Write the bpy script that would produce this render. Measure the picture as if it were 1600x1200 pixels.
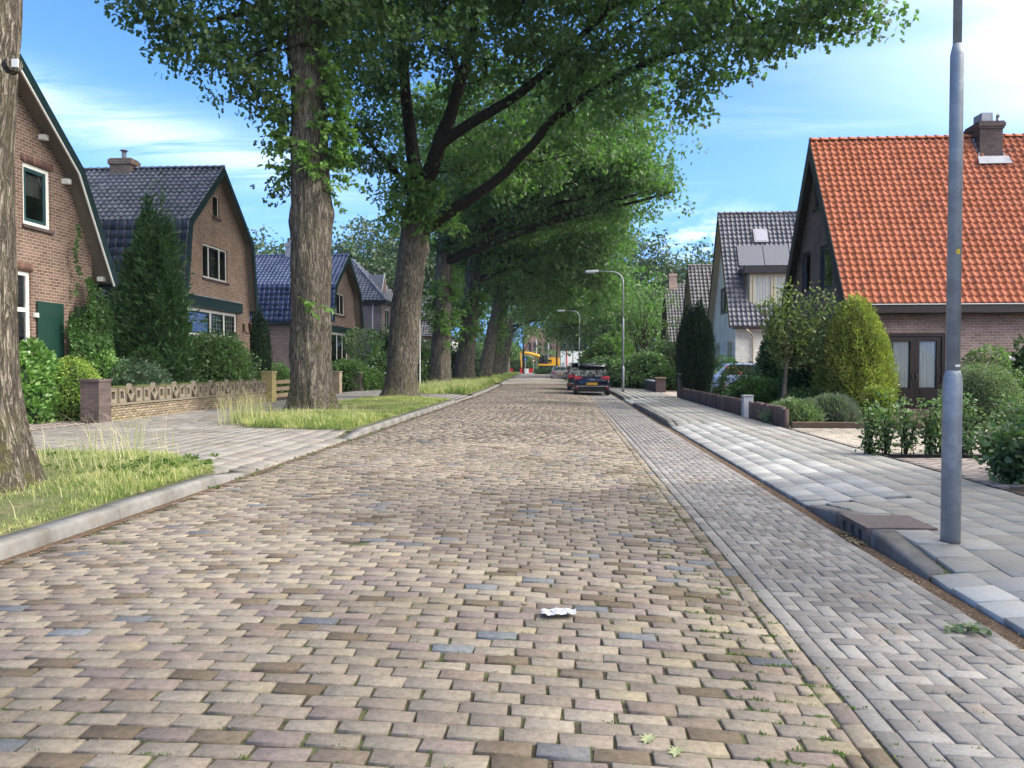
import bpy, math, random
import numpy as np
from mathutils import Vector, Matrix, noise
from mathutils.geometry import tessellate_polygon
R = math.radians
random.seed(7)
rng = np.random.default_rng(11)
scene = bpy.context.scene
for o in list(bpy.data.objects):
    bpy.data.objects.remove(o)

# ------------------------------------------------------------- camera
YAW, PITCH, FPX = R(3.91), R(1.385), 1200.0
CAM_H = 1.5
cd = bpy.data.cameras.new('camera')
cam = bpy.data.objects.new('camera', cd)
scene.collection.objects.link(cam)
cd.sensor_width = 36.0
cd.lens = 27.0
cd.clip_start = 0.05
cd.clip_end = 3000
cam.location = (0, 0, CAM_H)
cam.rotation_euler = (R(90) - PITCH, 0, YAW)
scene.camera = cam

# ------------------------------------------------------------- sky and sun
SUN_AZ, SUN_EL = R(97), R(38)
SUN_DIR = Vector((math.sin(SUN_AZ) * math.cos(SUN_EL), math.cos(SUN_AZ) * math.cos(SUN_EL), math.sin(SUN_EL)))
SKY_STRENGTH = 0.15
world = bpy.data.worlds.new('World')
scene.world = world
world.use_nodes = True


class NT:
    """small node helper"""
    def __init__(self, tree):
        self.t = tree
        self.n = tree.nodes
        self.l = tree.links

    def add(self, kind, **kw):
        nd = self.n.new(kind)
        for k, v in kw.items():
            setattr(nd, k, v)
        return nd

    def link(self, a, b):
        self.l.new(a, b)

    def put(self, sock, v):
        if isinstance(v, bpy.types.NodeSocket):
            self.l.new(v, sock)
        elif v is not None:
            if isinstance(v, (tuple, list)) and len(v) == 3 and sock.type == 'RGBA':
                v = (*v, 1)
            sock.default_value = v

    def math(self, op, a, b=None, c=None, clamp=False):
        nd = self.add('ShaderNodeMath', operation=op, use_clamp=clamp)
        self.put(nd.inputs[0], a)
        self.put(nd.inputs[1], b)
        self.put(nd.inputs[2], c)
        return nd.outputs[0]

    def vmath(self, op, a, b=None):
        nd = self.add('ShaderNodeVectorMath', operation=op)
        self.put(nd.inputs[0], a)
        self.put(nd.inputs[1], b)
        return nd.outputs['Value'] if op in ('DOT_PRODUCT', 'LENGTH') else nd.outputs[0]

    def noise(self, vec, scale, detail=3, rough=.5, dist=0.0):
        nd = self.add('ShaderNodeTexNoise')
        self.put(nd.inputs['Vector'], vec)
        nd.inputs['Scale'].default_value = scale
        nd.inputs['Detail'].default_value = detail
        nd.inputs['Roughness'].default_value = rough
        nd.inputs['Distortion'].default_value = dist
        return nd.outputs['Fac']

    def ramp(self, fac, stops, interp='LINEAR'):
        nd = self.add('ShaderNodeValToRGB')
        cr = nd.color_ramp
        cr.interpolation = interp
        while len(cr.elements) < len(stops):
            cr.elements.new(0.5)
        for e, (p, c) in zip(cr.elements, stops):
            e.position = p
            e.color = (*c, 1) if len(c) == 3 else c
        self.put(nd.inputs[0], fac)
        return nd.outputs[0]

    def maprange(self, v, a, b, c=0., d=1., smooth=True):
        nd = self.add('ShaderNodeMapRange')
        nd.interpolation_type = 'SMOOTHSTEP' if smooth else 'LINEAR'
        self.put(nd.inputs[0], v)
        for i, x in enumerate((a, b, c, d)):
            nd.inputs[i + 1].default_value = x
        return nd.outputs[0]

    def mix(self, fac, a, b, blend='MIX'):
        nd = self.add('ShaderNodeMix', data_type='RGBA', blend_type=blend)
        self.put(nd.inputs[0], fac)
        self.put(nd.inputs[6], a)
        self.put(nd.inputs[7], b)
        return nd.outputs[2]

    def mapping(self, vec, loc=(0, 0, 0), rot=(0, 0, 0), scl=(1, 1, 1)):
        nd = self.add('ShaderNodeMapping')
        self.put(nd.inputs[0], vec)
        nd.inputs[1].default_value = loc
        nd.inputs[2].default_value = rot
        nd.inputs[3].default_value = scl
        return nd.outputs[0]


def build_world():
    w = NT(world.node_tree)
    bg = w.n['Background']
    sky = w.add('ShaderNodeTexSky', sky_type='NISHITA', sun_disc=False)
    sky.sun_elevation = SUN_EL
    sky.sun_rotation = SUN_AZ
    sky.altitude = 0
    sky.air_density = 1.0
    sky.dust_density = 0.3
    sky.ozone_density = 1.5
    tc = w.add('ShaderNodeTexCoord')
    d = tc.outputs['Generated']
    sep = w.add('ShaderNodeSeparateXYZ')
    w.link(d, sep.inputs[0])
    zc = w.math('MAXIMUM', sep.outputs[2], 0.03)
    comb = w.add('ShaderNodeCombineXYZ')
    w.put(comb.inputs[0], w.math('DIVIDE', sep.outputs[0], zc))
    w.put(comb.inputs[1], w.math('DIVIDE', sep.outputs[1], zc))
    # streaky high cloud laid out on a flat layer
    m1 = w.mapping(comb.outputs[0], loc=(1.3, 0.4, 0), rot=(0, 0, R(-18)), scl=(0.35, 1.25, 1))
    n1 = w.noise(m1, 1.1, 8, .62, .6)
    m2 = w.mapping(comb.outputs[0], loc=(4.1, 2.2, 0), rot=(0, 0, R(-14)), scl=(0.5, 1.0, 1))
    n2 = w.noise(m2, .33, 3, .5)
    wisps = w.math('MULTIPLY', w.maprange(n1, .46, .80), w.maprange(n2, .42, .66))
    # cirrus veil thickening toward the sun, made extra bright out of view for fill
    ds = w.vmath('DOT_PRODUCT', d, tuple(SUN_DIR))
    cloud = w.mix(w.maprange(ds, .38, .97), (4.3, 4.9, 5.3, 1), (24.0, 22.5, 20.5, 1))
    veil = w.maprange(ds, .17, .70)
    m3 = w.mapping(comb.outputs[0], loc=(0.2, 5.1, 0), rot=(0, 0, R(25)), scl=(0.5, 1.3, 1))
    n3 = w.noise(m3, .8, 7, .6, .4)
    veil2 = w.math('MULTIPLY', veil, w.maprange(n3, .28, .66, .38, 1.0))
    # a long cloud band low in the west and a small heap cloud low in the north
    az = w.math('ARCTAN2', sep.outputs[0], sep.outputs[1])
    el = w.math('ARCSINE', sep.outputs[2])
    lin = w.math('MULTIPLY_ADD', az, 0.15, w.math('ADD', el, -0.188))
    g1 = w.math('POWER', 2.718, w.math('MULTIPLY', w.math('POWER', w.math('DIVIDE', lin, .030), 2.0), -1.0))
    g1 = w.math('MULTIPLY', g1, w.maprange(az, -.16, -.36))
    m4 = w.mapping(comb.outputs[0], loc=(7, 1, 0), rot=(0, 0, R(20)), scl=(0.7, 2.6, 1))
    n4 = w.noise(m4, 1.3, 8, .62, .8)
    band = w.math('MULTIPLY', g1, w.maprange(n4, .28, .62))
    lin2 = w.math('ADD', el, -0.158)
    g2 = w.math('POWER', 2.718, w.math('MULTIPLY', w.math('ADD', w.math('POWER', w.math('DIVIDE', lin2, .034), 2.0),
                w.math('POWER', w.math('DIVIDE', w.math('ADD', az, -.185), .085), 2.0)), -1.0))
    n5 = w.noise(w.mapping(d, scl=(1, 1, 3)), 22, 7, .6, .3)
    heap = w.math('MULTIPLY', g2, w.maprange(n5, .40, .60))
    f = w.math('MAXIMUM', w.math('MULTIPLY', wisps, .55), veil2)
    f = w.math('MAXIMUM', f, w.math('MULTIPLY', band, .72))
    f = w.math('MAXIMUM', f, heap)
    f = w.math('MULTIPLY', f, w.maprange(sep.outputs[2], 0.0, .06), clamp=True)
    clear = w.mix(1.0, sky.outputs[0], (.80, .79, .92, 1), 'MULTIPLY')
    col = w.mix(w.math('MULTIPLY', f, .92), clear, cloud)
    # moist summer air: the low sky stays a soft blue instead of glaring
    hz = w.maprange(sep.outputs[2], .34, .0, 0, 1)
    col = w.mix(w.math('MULTIPLY', hz, w.math('SUBTRACT', 1.0, w.math('MULTIPLY', f, .75))), col, (1.50, 2.42, 4.9))
    # camera-style saturation of the clear sky
    hsv = w.add('ShaderNodeHueSaturation')
    hsv.inputs['Saturation'].default_value = 1.25
    hsv.inputs['Value'].default_value = 1.0
    w.put(hsv.inputs['Color'], col)
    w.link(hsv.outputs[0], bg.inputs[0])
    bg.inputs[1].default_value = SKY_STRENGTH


build_world()
sl = bpy.data.lights.new('sun', 'SUN')
sl.energy = 1.75
sl.angle = R(6)
sl.color = (1.0, .94, .84)
sun = bpy.data.objects.new('sun', sl)
scene.collection.objects.link(sun)
sun.location = (40, 10, 60)
sun.rotation_euler = SUN_DIR.to_track_quat('Z', 'Y').to_euler()

scene.view_settings.view_transform = 'Standard'
scene.view_settings.look = 'None'
scene.view_settings.gamma = 1
scene.view_settings.exposure = 1.2
scene.view_settings.use_curve_mapping = False
scene.render.engine = 'CYCLES'
cy = scene.cycles
cy.use_denoising = True
cy.max_bounces = 6
cy.diffuse_bounces = 3
cy.glossy_bounces = 3
cy.transmission_bounces = 4
cy.transparent_max_bounces = 8
cy.volume_bounces = 0
cy.caustics_reflective = False
cy.caustics_refractive = False
cy.sample_clamp_indirect = 6
cy.use_adaptive_sampling = True
cy.adaptive_threshold = 0.015

# ------------------------------------------------------------- projection helpers (for planning real positions)
_mw = Matrix.Rotation(YAW, 4, 'Z') @ Matrix.Rotation(R(90) - PITCH, 4, 'X')
CR, CU, CF = _mw @ Vector((1, 0, 0)), _mw @ Vector((0, 1, 0)), _mw @ Vector((0, 0, -1))


def ray(u, v):
    return CR * ((u - 800) / FPX) + CU * ((600 - v) / FPX) + CF


def at(u, v, Y):
    d = ray(u, v)
    return Vector((0, 0, CAM_H)) + d * (Y / d.y)


def proj(p):
    q = Vector(p) - Vector((0, 0, CAM_H))
    z = q.dot(CF)
    if z < .05:
        return None
    return 800 + FPX * q.dot(CR) / z, 600 - FPX * q.dot(CU) / z, z


def inview(p, m=30):
    r = proj(p)
    return r is not None and -m < r[0] < 1600 + m and -m < r[1] < 1200 + m


# ------------------------------------------------------------- object helpers
COL = scene.collection


def tag(o, label=None, cat=None, group=None, kind=None):
    if label: o['label'] = label
    if cat: o['category'] = cat
    if group: o['group'] = group
    if kind: o['kind'] = kind
    return o


def thing(name, label, cat, loc=(0, 0, 0), group=None, rz=0):
    o = bpy.data.objects.new(name, None)
    o.empty_display_size = .2
    COL.objects.link(o)
    o.location = loc
    o.rotation_euler = (0, 0, rz)
    return tag(o, label, cat, group)


def link(name, me, parent=None, mat=None, **kw):
    """mesh data is in world coordinates; the parent's inverse keeps it in place"""
    o = bpy.data.objects.new(name, me)
    COL.objects.link(o)
    if mat is not None and not me.materials:
        me.materials.append(mat)
    if parent is not None:
        o.parent = parent
        if parent.parent is None:
            o.matrix_parent_inverse = Matrix.Translation(-Vector(parent.location))
    return tag(o, **kw)


def copy_tree(o, parent=None):
    c = o.copy()
    COL.objects.link(c)
    if parent is not None:
        c.parent = parent
        c.matrix_parent_inverse = o.matrix_parent_inverse.copy()
    for ch in list(o.children): copy_tree(ch, c)
    return c


def mesh_np(name, V, faces, mats=None, smooth=False, midx=None):
    """faces: list of int arrays (n,k)"""
    me = bpy.data.meshes.new(name)
    V = np.asarray(V, dtype=np.float32)
    me.vertices.add(len(V))
    me.vertices.foreach_set('co', V.ravel())
    faces = [np.asarray(f, dtype=np.int32) for f in faces if len(f)]
    tot = sum(f.size for f in faces)
    nf = sum(len(f) for f in faces)
    me.loops.add(tot)
    me.loops.foreach_set('vertex_index', np.concatenate([f.ravel() for f in faces]))
    me.polygons.add(nf)
    starts, s = [], 0
    for f in faces:
        starts.append(s + np.arange(len(f)) * f.shape[1])
        s += f.size
    me.polygons.foreach_set('loop_start', np.concatenate(starts).astype(np.int32))
    if smooth:
        me.polygons.foreach_set('use_smooth', np.ones(nf, dtype=bool))
    if mats:
        for m in mats:
            me.materials.append(m)
    if midx is not None:
        me.polygons.foreach_set('material_index', np.asarray(midx, dtype=np.int32))
    me.update(calc_edges=True)
    return me


class MB:
    def __init__(self):
        self.v, self.f = [], []

    def poly(self, pts):
        i = len(self.v)
        self.v += [tuple(p) for p in pts]
        self.f.append(tuple(range(i, i + len(pts))))

    def prism(self, pts, ext):
        """closed polygon pts extruded by vector ext"""
        n, i = len(pts), len(self.v)
        e = Vector(ext)
        self.v += [tuple(p) for p in pts] + [tuple(Vector(p) + e) for p in pts]
        self.f.append(tuple(range(i + n - 1, i - 1, -1)))
        self.f.append(tuple(range(i + n, i + 2 * n)))
        for k in range(n):
            k2 = (k + 1) % n
            self.f.append((i + k, i + k2, i + n + k2, i + n + k))

    def box(self, a, b):
        x0, x1 = sorted((a[0], b[0])); y0, y1 = sorted((a[1], b[1])); z0, z1 = sorted((a[2], b[2]))
        self.prism([(x0, y0, z0), (x1, y0, z0), (x1, y1, z0), (x0, y1, z0)], (0, 0, z1 - z0))

    def fbox(self, O, U, V, N, u0, u1, v0, v1, d0, d1):
        """box in the frame O,U,V,N"""
        P = [O + U * u + V * v + N * d0 for u, v in ((u0, v0), (u1, v0), (u1, v1), (u0, v1))]
        self.prism(P, N * (d1 - d0))

    def tube(self, pts, rad, seg=8, cap=True):
        P = [Vector(p) for p in pts]
        if not hasattr(rad, '__len__'): rad = [rad] * len(P)
        i0 = len(self.v)
        up = Vector((0, 0, 1))
        prev = None
        for k, p in enumerate(P):
            t = (P[min(k + 1, len(P) - 1)] - P[max(k - 1, 0)]).normalized()
            if prev is None:
                a = t.cross(up)
                if a.length < .1: a = t.cross(Vector((0, 1, 0)))
            else:
                a = prev - t * prev.dot(t)
            a.normalize()
            prev = a
            b = t.cross(a)
            for s in range(seg):
                an = 2 * math.pi * s / seg
                self.v.append(tuple(p + (a * math.cos(an) + b * math.sin(an)) * rad[k]))
        for k in range(len(P) - 1):
            for s in range(seg):
                s2 = (s + 1) % seg
                self.f.append((i0 + k * seg + s, i0 + k * seg + s2, i0 + (k + 1) * seg + s2, i0 + (k + 1) * seg + s))
        if cap:
            self.f.append(tuple(i0 + s for s in range(seg - 1, -1, -1)))
            e = i0 + (len(P) - 1) * seg
            self.f.append(tuple(e + s for s in range(seg)))

    def ball(self, c, r, seg=8, rings=5):
        if not hasattr(r, '__len__'): r = (r, r, r)
        i0 = len(self.v)
        for k in range(rings + 1):
            ph = math.pi * k / rings
            for s in range(seg):
                an = 2 * math.pi * s / seg
                self.v.append((c[0] + r[0] * math.sin(ph) * math.cos(an), c[1] + r[1] * math.sin(ph) * math.sin(an), c[2] + r[2] * math.cos(ph)))
        for k in range(rings):
            for s in range(seg):
                s2 = (s + 1) % seg
                self.f.append((i0 + k * seg + s, i0 + (k + 1) * seg + s, i0 + (k + 1) * seg + s2, i0 + k * seg + s2))

    def build(self, name, mat, parent=None, smooth=False, bevel=0, **kw):
        me = bpy.data.meshes.new(name)
        me.from_pydata(self.v, [], self.f)
        me.materials.append(mat)
        if smooth:
            me.polygons.foreach_set('use_smooth', [True] * len(me.polygons))
        me.validate()
        me.update()
        o = link(name, me, parent, **kw)
        if bevel:
            md = o.modifiers.new('bevel', 'BEVEL')
            md.width = bevel
            md.segments = 2
            md.limit_method = 'ANGLE'
        return o


def slab(O, U, V, N, outline, holes, thick):
    """solid wall slab with openings. outline/holes are lists of (u,v); front at N*0, back at -N*thick"""
    m = MB()
    loops = [outline] + list(holes)
    flat = [p for l in loops for p in l]
    tris = tessellate_polygon([[Vector((p[0], p[1], 0)) for p in l] for l in loops])
    n = len(flat)
    for p in flat: m.v.append(tuple(O + U * p[0] + V * p[1]))
    for p in flat: m.v.append(tuple(O + U * p[0] + V * p[1] - N * thick))
    fl = U.cross(V).dot(N) > 0
    for t in tris:
        a = [flat[i] for i in t]
        area = (a[1][0] - a[0][0]) * (a[2][1] - a[0][1]) - (a[1][1] - a[0][1]) * (a[2][0] - a[0][0])
        t = tuple(t) if (area > 0) == fl else (t[0], t[2], t[1])
        m.f.append(t)
        m.f.append((t[0] + n, t[2] + n, t[1] + n))
    i = 0
    for l in loops:
        k = len(l)
        for j in range(k):
            m.f.append((i + j, i + (j + 1) % k, i + (j + 1) % k + n, i + j + n))
        i += k
    return m


def pieces(parent, name, templ, mats4, mat_one, mat_many, nmax=300, order=None, tid=None, many_name=None, smooth=False):
    """alike pieces: the nmax that show largest are objects sharing mesh data, the rest one 'stuff' part.
    templ: list of (V, [faces arrays]); mats4: (N,4,4) world transforms"""
    mats4 = np.asarray(mats4, dtype=np.float64)
    N = len(mats4)
    if tid is None: tid = rng.integers(0, len(templ), N)
    tid = np.asarray(tid)
    ctr = mats4[:, :3, 3]
    q = ctr - np.array([0, 0, CAM_H])
    cf, cr, cu = np.array(CF), np.array(CR), np.array(CU)
    z = q @ cf
    uu = 800 + FPX * (q @ cr) / np.maximum(z, .05)
    vv = 600 - FPX * (q @ cu) / np.maximum(z, .05)
    vis = (z > .05) & (uu > -10) & (uu < 1610) & (vv > -10) & (vv < 1215)
    score = np.where(vis, z, z + 1e4) if order is None else order
    idx = np.argsort(score)
    one = [i for i in idx[:nmax] if vis[i]]
    many = np.setdiff1d(np.arange(N), one)
    mes = []
    for V, F in templ:
        me = mesh_np(name, V, F, [mat_one], smooth)
        mes.append(me)
    pl = Matrix.Translation(-Vector(parent.location)) if parent.parent is None else Matrix.Identity(4)
    for i in one:
        o = bpy.data.objects.new(name, mes[tid[i]])
        o.parent = parent
        o.matrix_parent_inverse = pl
        o.matrix_basis = Matrix(mats4[i].tolist())
        COL.objects.link(o)
    if len(many):
        Vs, Fs, off = [], {}, 0
        for t, (V, F) in enumerate(templ):
            ii = many[tid[many] == t]
            if not len(ii): continue
            V = np.asarray(V)
            A = mats4[ii]
            W = np.einsum('nij,kj->nki', A[:, :3, :3], V) + A[:, None, :3, 3]
            Vs.append(W.reshape(-1, 3))
            for f in F:
                f = np.asarray(f)
                g = (f[None] + (off + np.arange(len(ii)) * len(V))[:, None, None]).reshape(-1, f.shape[1])
                Fs.setdefault(f.shape[1], []).append(g)
            off += len(ii) * len(V)
        me = mesh_np(many_name or name, np.concatenate(Vs), [np.concatenate(x) for x in Fs.values()], [mat_many], smooth)
        link(many_name or name, me, parent, kind='stuff')


def paver(l, w, h=.06, b=.006, jit=0, cheap=False):
    """paving piece: long side along x, top at z=0; slightly rounded top edge"""
    x, y = l / 2, w / 2
    q = [(-x, -y), (x, -y), (x, y), (-x, y)]
    q = [(a + random.uniform(-jit, jit), c + random.uniform(-jit, jit)) for a, c in q]
    if cheap:
        V = [(a, c, -h) for a, c in q] + [(a, c, 0) for a, c in q]
        F = [(0, 1, 5, 4), (1, 2, 6, 5), (2, 3, 7, 6), (3, 0, 4, 7), (4, 5, 6, 7)]
    else:
        s = 1 - b / x, 1 - b / y
        V = [(a, c, -h) for a, c in q] + [(a, c, -b) for a, c in q] + [(a * s[0], c * s[1], random.uniform(-jit, jit) * .3) for a, c in q]
        F = [(0, 1, 5, 4), (1, 2, 6, 5), (2, 3, 7, 6), (3, 0, 4, 7), (4, 5, 9, 8), (5, 6, 10, 9), (6, 7, 11, 10), (7, 4, 8, 11), (8, 9, 10, 11)]
    return np.array(V), [np.array(F)]


def xf(P, rz=0., tx=0., ty=0.):
    """(N,4,4) from positions, z-rotations and small tilts about x and y (slopes)"""
    P = np.asarray(P, dtype=float)
    n = len(P)
    rz = np.broadcast_to(rz, n); tx = np.broadcast_to(tx, n); ty = np.broadcast_to(ty, n)
    A = np.zeros((n, 4, 4))
    c, s = np.cos(rz), np.sin(rz)
    # columns: local x, y, z axes; tilt = slope dz/dx, dz/dy in world
    A[:, 0, 0] = c; A[:, 1, 0] = s; A[:, 2, 0] = tx * c + ty * s
    A[:, 0, 1] = -s; A[:, 1, 1] = c; A[:, 2, 1] = -tx * s + ty * c
    A[:, 0, 2] = -tx; A[:, 1, 2] = -ty; A[:, 2, 2] = 1
    A[:, :3, 3] = P
    A[:, 3, 3] = 1
    return A

# ------------------------------------------------------------- materials
def new_mat(name):
    m = bpy.data.materials.new(name)
    m.use_nodes = True
    t = NT(m.node_tree)
    return m, t, t.n['Principled BSDF']


def rgb(*c):
    return tuple(c)


def M(name, col, rough=.8, var=.12, vs=3., spec=.3, metal=0., bump=0., bs=60., coat=0., col2=None, c2s=1.5, c2=(.5, .7), vec=None, emit=None):
    m, t, p = new_mat(name)
    geo = t.add('ShaderNodeNewGeometry')
    pos = geo.outputs['Position']
    n = t.noise(pos, vs, 5, .6)
    f = t.maprange(n, .25, .75, 1 - var, 1 + var, False)
    base = t.mix(1.0, (*col, 1), (1, 1, 1, 1), 'MULTIPLY')
    if col2:
        base = t.mix(t.maprange(t.noise(pos, c2s, 6, .65), c2[0], c2[1]), (*col, 1), (*col2, 1))
    sc = t.add('ShaderNodeVectorMath', operation='SCALE')
    t.put(sc.inputs[0], base)
    t.put(sc.inputs['Scale'], f)
    t.link(sc.outputs[0], p.inputs['Base Color'])
    p.inputs['Roughness'].default_value = rough
    p.inputs['Specular IOR Level'].default_value = spec
    p.inputs['Metallic'].default_value = metal
    p.inputs['Coat Weight'].default_value = coat
    if bump:
        b = t.add('ShaderNodeBump')
        b.inputs['Strength'].default_value = bump
        b.inputs['Distance'].default_value = .01
        t.put(b.inputs['Height'], t.noise(pos, bs, 5, .6))
        t.link(b.outputs[0], p.inputs['Normal'])
    return m


def M_pieces(name, stops, rough=.85, spec=.25, bump=.3, bs=70., mott=.22, ms=18., stain=None, ss=1.2, srange=(.5, .72), interp='CONSTANT', big=0.0, pits=0., bvar=.13, many=False):
    """colour drawn per piece: object random for single pieces, island random for the joined ones"""
    m, t, p = new_mat(name)
    geo = t.add('ShaderNodeNewGeometry')
    pos = geo.outputs['Position']
    if many:
        rnd = geo.outputs['Random Per Island']
    else:
        rnd = t.add('ShaderNodeObjectInfo').outputs['Random']
    col = t.ramp(rnd, stops, interp)
    r2 = t.math('FRACT', t.math('MULTIPLY', rnd, 37.7))
    br = t.maprange(r2, 0, 1, 1 - bvar, 1 + bvar, False)
    n = t.maprange(t.noise(pos, ms, 6, .7), .3, .7, 1 - mott, 1 + mott, False)
    f = t.math('MULTIPLY', br, n)
    if big:
        f = t.math('MULTIPLY', f, t.maprange(t.noise(pos, .5, 4, .6), .3, .7, 1 - big, 1 + big, False))
    if pits:
        pk = t.noise(pos, 210, 3, .7)
        pk2 = t.noise(pos, 60, 5, .75)
        f = t.math('MULTIPLY', f, t.maprange(pk, .60, .70, 1, 1 - pits))
        f = t.math('MULTIPLY', f, t.maprange(pk2, .30, .44, 1 - pits * .55, 1))
    if stain:
        col = t.mix(t.maprange(t.noise(pos, ss, 7, .7), srange[0], srange[1], 0, .75), col, (*stain, 1))
    sc = t.add('ShaderNodeVectorMath', operation='SCALE')
    t.put(sc.inputs[0], col)
    t.put(sc.inputs['Scale'], f)
    t.link(sc.outputs[0], p.inputs['Base Color'])
    p.inputs['Roughness'].default_value = rough
    p.inputs['Specular IOR Level'].default_value = spec
    b = t.add('ShaderNodeBump')
    b.inputs['Strength'].default_value = bump
    b.inputs['Distance'].default_value = .006
    t.put(b.inputs['Height'], t.noise(pos, bs, 6, .65))
    t.link(b.outputs[0], p.inputs['Normal'])
    return m


def P2(name, stops, **kw):
    return M_pieces(name, stops, **kw), M_pieces(name + '_many', stops, many=True, **kw)


def M_brick(name, c1, c2, mortar, w=.235, h=.086, mort=.019, rough=.9, bump=.6, stain=None):
    m, t, p = new_mat(name)
    geo = t.add('ShaderNodeNewGeometry')
    sp = t.add('ShaderNodeSeparateXYZ'); t.link(geo.outputs['Position'], sp.inputs[0])
    sn = t.add('ShaderNodeSeparateXYZ'); t.link(geo.outputs['True Normal'], sn.inputs[0])
    isx = t.math('GREATER_THAN', t.math('ABSOLUTE', sn.outputs[0]), .6)
    u = t.add('ShaderNodeMix', data_type='FLOAT')
    t.put(u.inputs[0], isx); t.put(u.inputs[2], sp.outputs[0]); t.put(u.inputs[3], sp.outputs[1])
    cb = t.add('ShaderNodeCombineXYZ'); t.put(cb.inputs[0], u.outputs[0]); t.put(cb.inputs[1], sp.outputs[2])
    bt = t.add('ShaderNodeTexBrick')
    t.put(bt.inputs['Vector'], cb.outputs[0])
    bt.inputs['Scale'].default_value = 1
    bt.inputs['Brick Width'].default_value = w
    bt.inputs['Row Height'].default_value = h
    bt.inputs['Mortar Size'].default_value = mort / 2
    bt.inputs['Mortar Smooth'].default_value = .3
    bt.inputs['Bias'].default_value = 0
    bt.inputs['Color1'].default_value = (*c1, 1)
    bt.inputs['Color2'].default_value = (*c2, 1)
    bt.inputs['Mortar'].default_value = (*mortar, 1)
    n = t.maprange(t.noise(geo.outputs['Position'], 1.1, 6, .6), .3, .7, .8, 1.2, False)
    n2 = t.maprange(t.noise(geo.outputs['Position'], 14, 4, .6), .3, .7, .85, 1.15, False)
    col = bt.outputs[0]
    if stain:
        col = t.mix(t.maprange(t.noise(geo.outputs['Position'], 1.7, 7, .7), .52, .7, 0, .8), col, (*stain, 1))
    sc = t.add('ShaderNodeVectorMath', operation='SCALE')
    t.put(sc.inputs[0], col); t.put(sc.inputs['Scale'], t.math('MULTIPLY', n, n2))
    t.link(sc.outputs[0], p.inputs['Base Color'])
    p.inputs['Roughness'].default_value = rough
    p.inputs['Specular IOR Level'].default_value = .2
    b = t.add('ShaderNodeBump'); b.inputs['Strength'].default_value = bump; b.inputs['Distance'].default_value = .008
    t.put(b.inputs['Height'], t.math('SUBTRACT', t.math('MULTIPLY', t.noise(geo.outputs['Position'], 45, 4), .25), bt.outputs['Fac']))
    t.link(b.outputs[0], p.inputs['Normal'])
    return m


def M_leaf(name, cols, trans=.35, rough=.5, spec=.35, hue_clump=.35):
    m, t, p = new_mat(name)
    geo = t.add('ShaderNodeNewGeometry')
    rnd = geo.outputs['Random Per Island']
    k = len(cols)
    cl = t.noise(geo.outputs['Position'], 1.1, 3, .6)
    f = t.math('ADD', t.math('MULTIPLY', rnd, 1 - hue_clump), t.math('MULTIPLY', t.maprange(cl, .32, .68, 0, 1), hue_clump))
    col = t.ramp(f, [(i / (k - 1), c) for i, c in enumerate(cols)])
    hs = t.add('ShaderNodeHueSaturation'); hs.inputs['Saturation'].default_value = .84; hs.inputs['Value'].default_value = .97
    t.link(col, hs.inputs['Color']); col = hs.outputs[0]
    t.link(col, p.inputs['Base Color'])
    p.inputs['Roughness'].default_value = rough
    p.inputs['Specular IOR Level'].default_value = spec
    tr = t.add('ShaderNodeBsdfTranslucent')
    tcol = t.mix(1.0, col, (1.15, 1.6, .6, 1), 'MULTIPLY')
    t.link(tcol, tr.inputs[0])
    ms = t.add('ShaderNodeMixShader')
    ms.inputs[0].default_value = trans
    t.link(p.outputs[0], ms.inputs[1]); t.link(tr.outputs[0], ms.inputs[2])
    t.link(ms.outputs[0], t.n['Material Output'].inputs[0])
    return m


def M_bark(name, c1, c2, moss=None, sc=1.0):
    m, t, p = new_mat(name)
    geo = t.add('ShaderNodeNewGeometry')
    pos = geo.outputs['Position']
    warp = t.vmath('ADD', pos, t.mapping(t.noise(pos, 2.2 * sc, 4), scl=(.16, .16, .5)))
    n1 = t.noise(t.mapping(warp, scl=(13 * sc, 13 * sc, 1.5 * sc)), 1.0, 5, .62, .5)
    n2 = t.noise(t.mapping(warp, loc=(3, 7, 1), scl=(26 * sc, 26 * sc, 3.4 * sc)), 1.0, 4, .6, .3)
    r1 = t.maprange(t.math('ABSOLUTE', t.math('SUBTRACT', n1, .5)), 0, .085)
    r2 = t.maprange(t.math('ABSOLUTE', t.math('SUBTRACT', n2, .5)), 0, .10, .45, 1)
    f = t.math('MULTIPLY', t.math('MULTIPLY', r1, r2), t.maprange(t.noise(pos, 5, 4), .3, .7, .6, 1, False))
    col = t.mix(f, (*c1, 1), (*c2, 1))
    if moss:
        s = t.add('ShaderNodeSeparateXYZ'); t.link(pos, s.inputs[0])
        low = t.maprange(s.outputs[2], 1.4, .2, 0, 1)
        mm = t.math('MULTIPLY', t.maprange(t.noise(pos, 3.5, 6, .7), .46, .66), t.math('ADD', t.math('MULTIPLY', low, .7), .22), clamp=True)
        col = t.mix(mm, col, (*moss, 1))
    t.link(col, p.inputs['Base Color'])
    p.inputs['Roughness'].default_value = .95
    p.inputs['Specular IOR Level'].default_value = .1
    b = t.add('ShaderNodeBump'); b.inputs['Strength'].default_value = .9; b.inputs['Distance'].default_value = .05
    t.put(b.inputs['Height'], t.math('ADD', f, t.math('MULTIPLY', t.noise(pos, 40, 4), .2)))
    t.link(b.outputs[0], p.inputs['Normal'])
    return m


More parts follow.
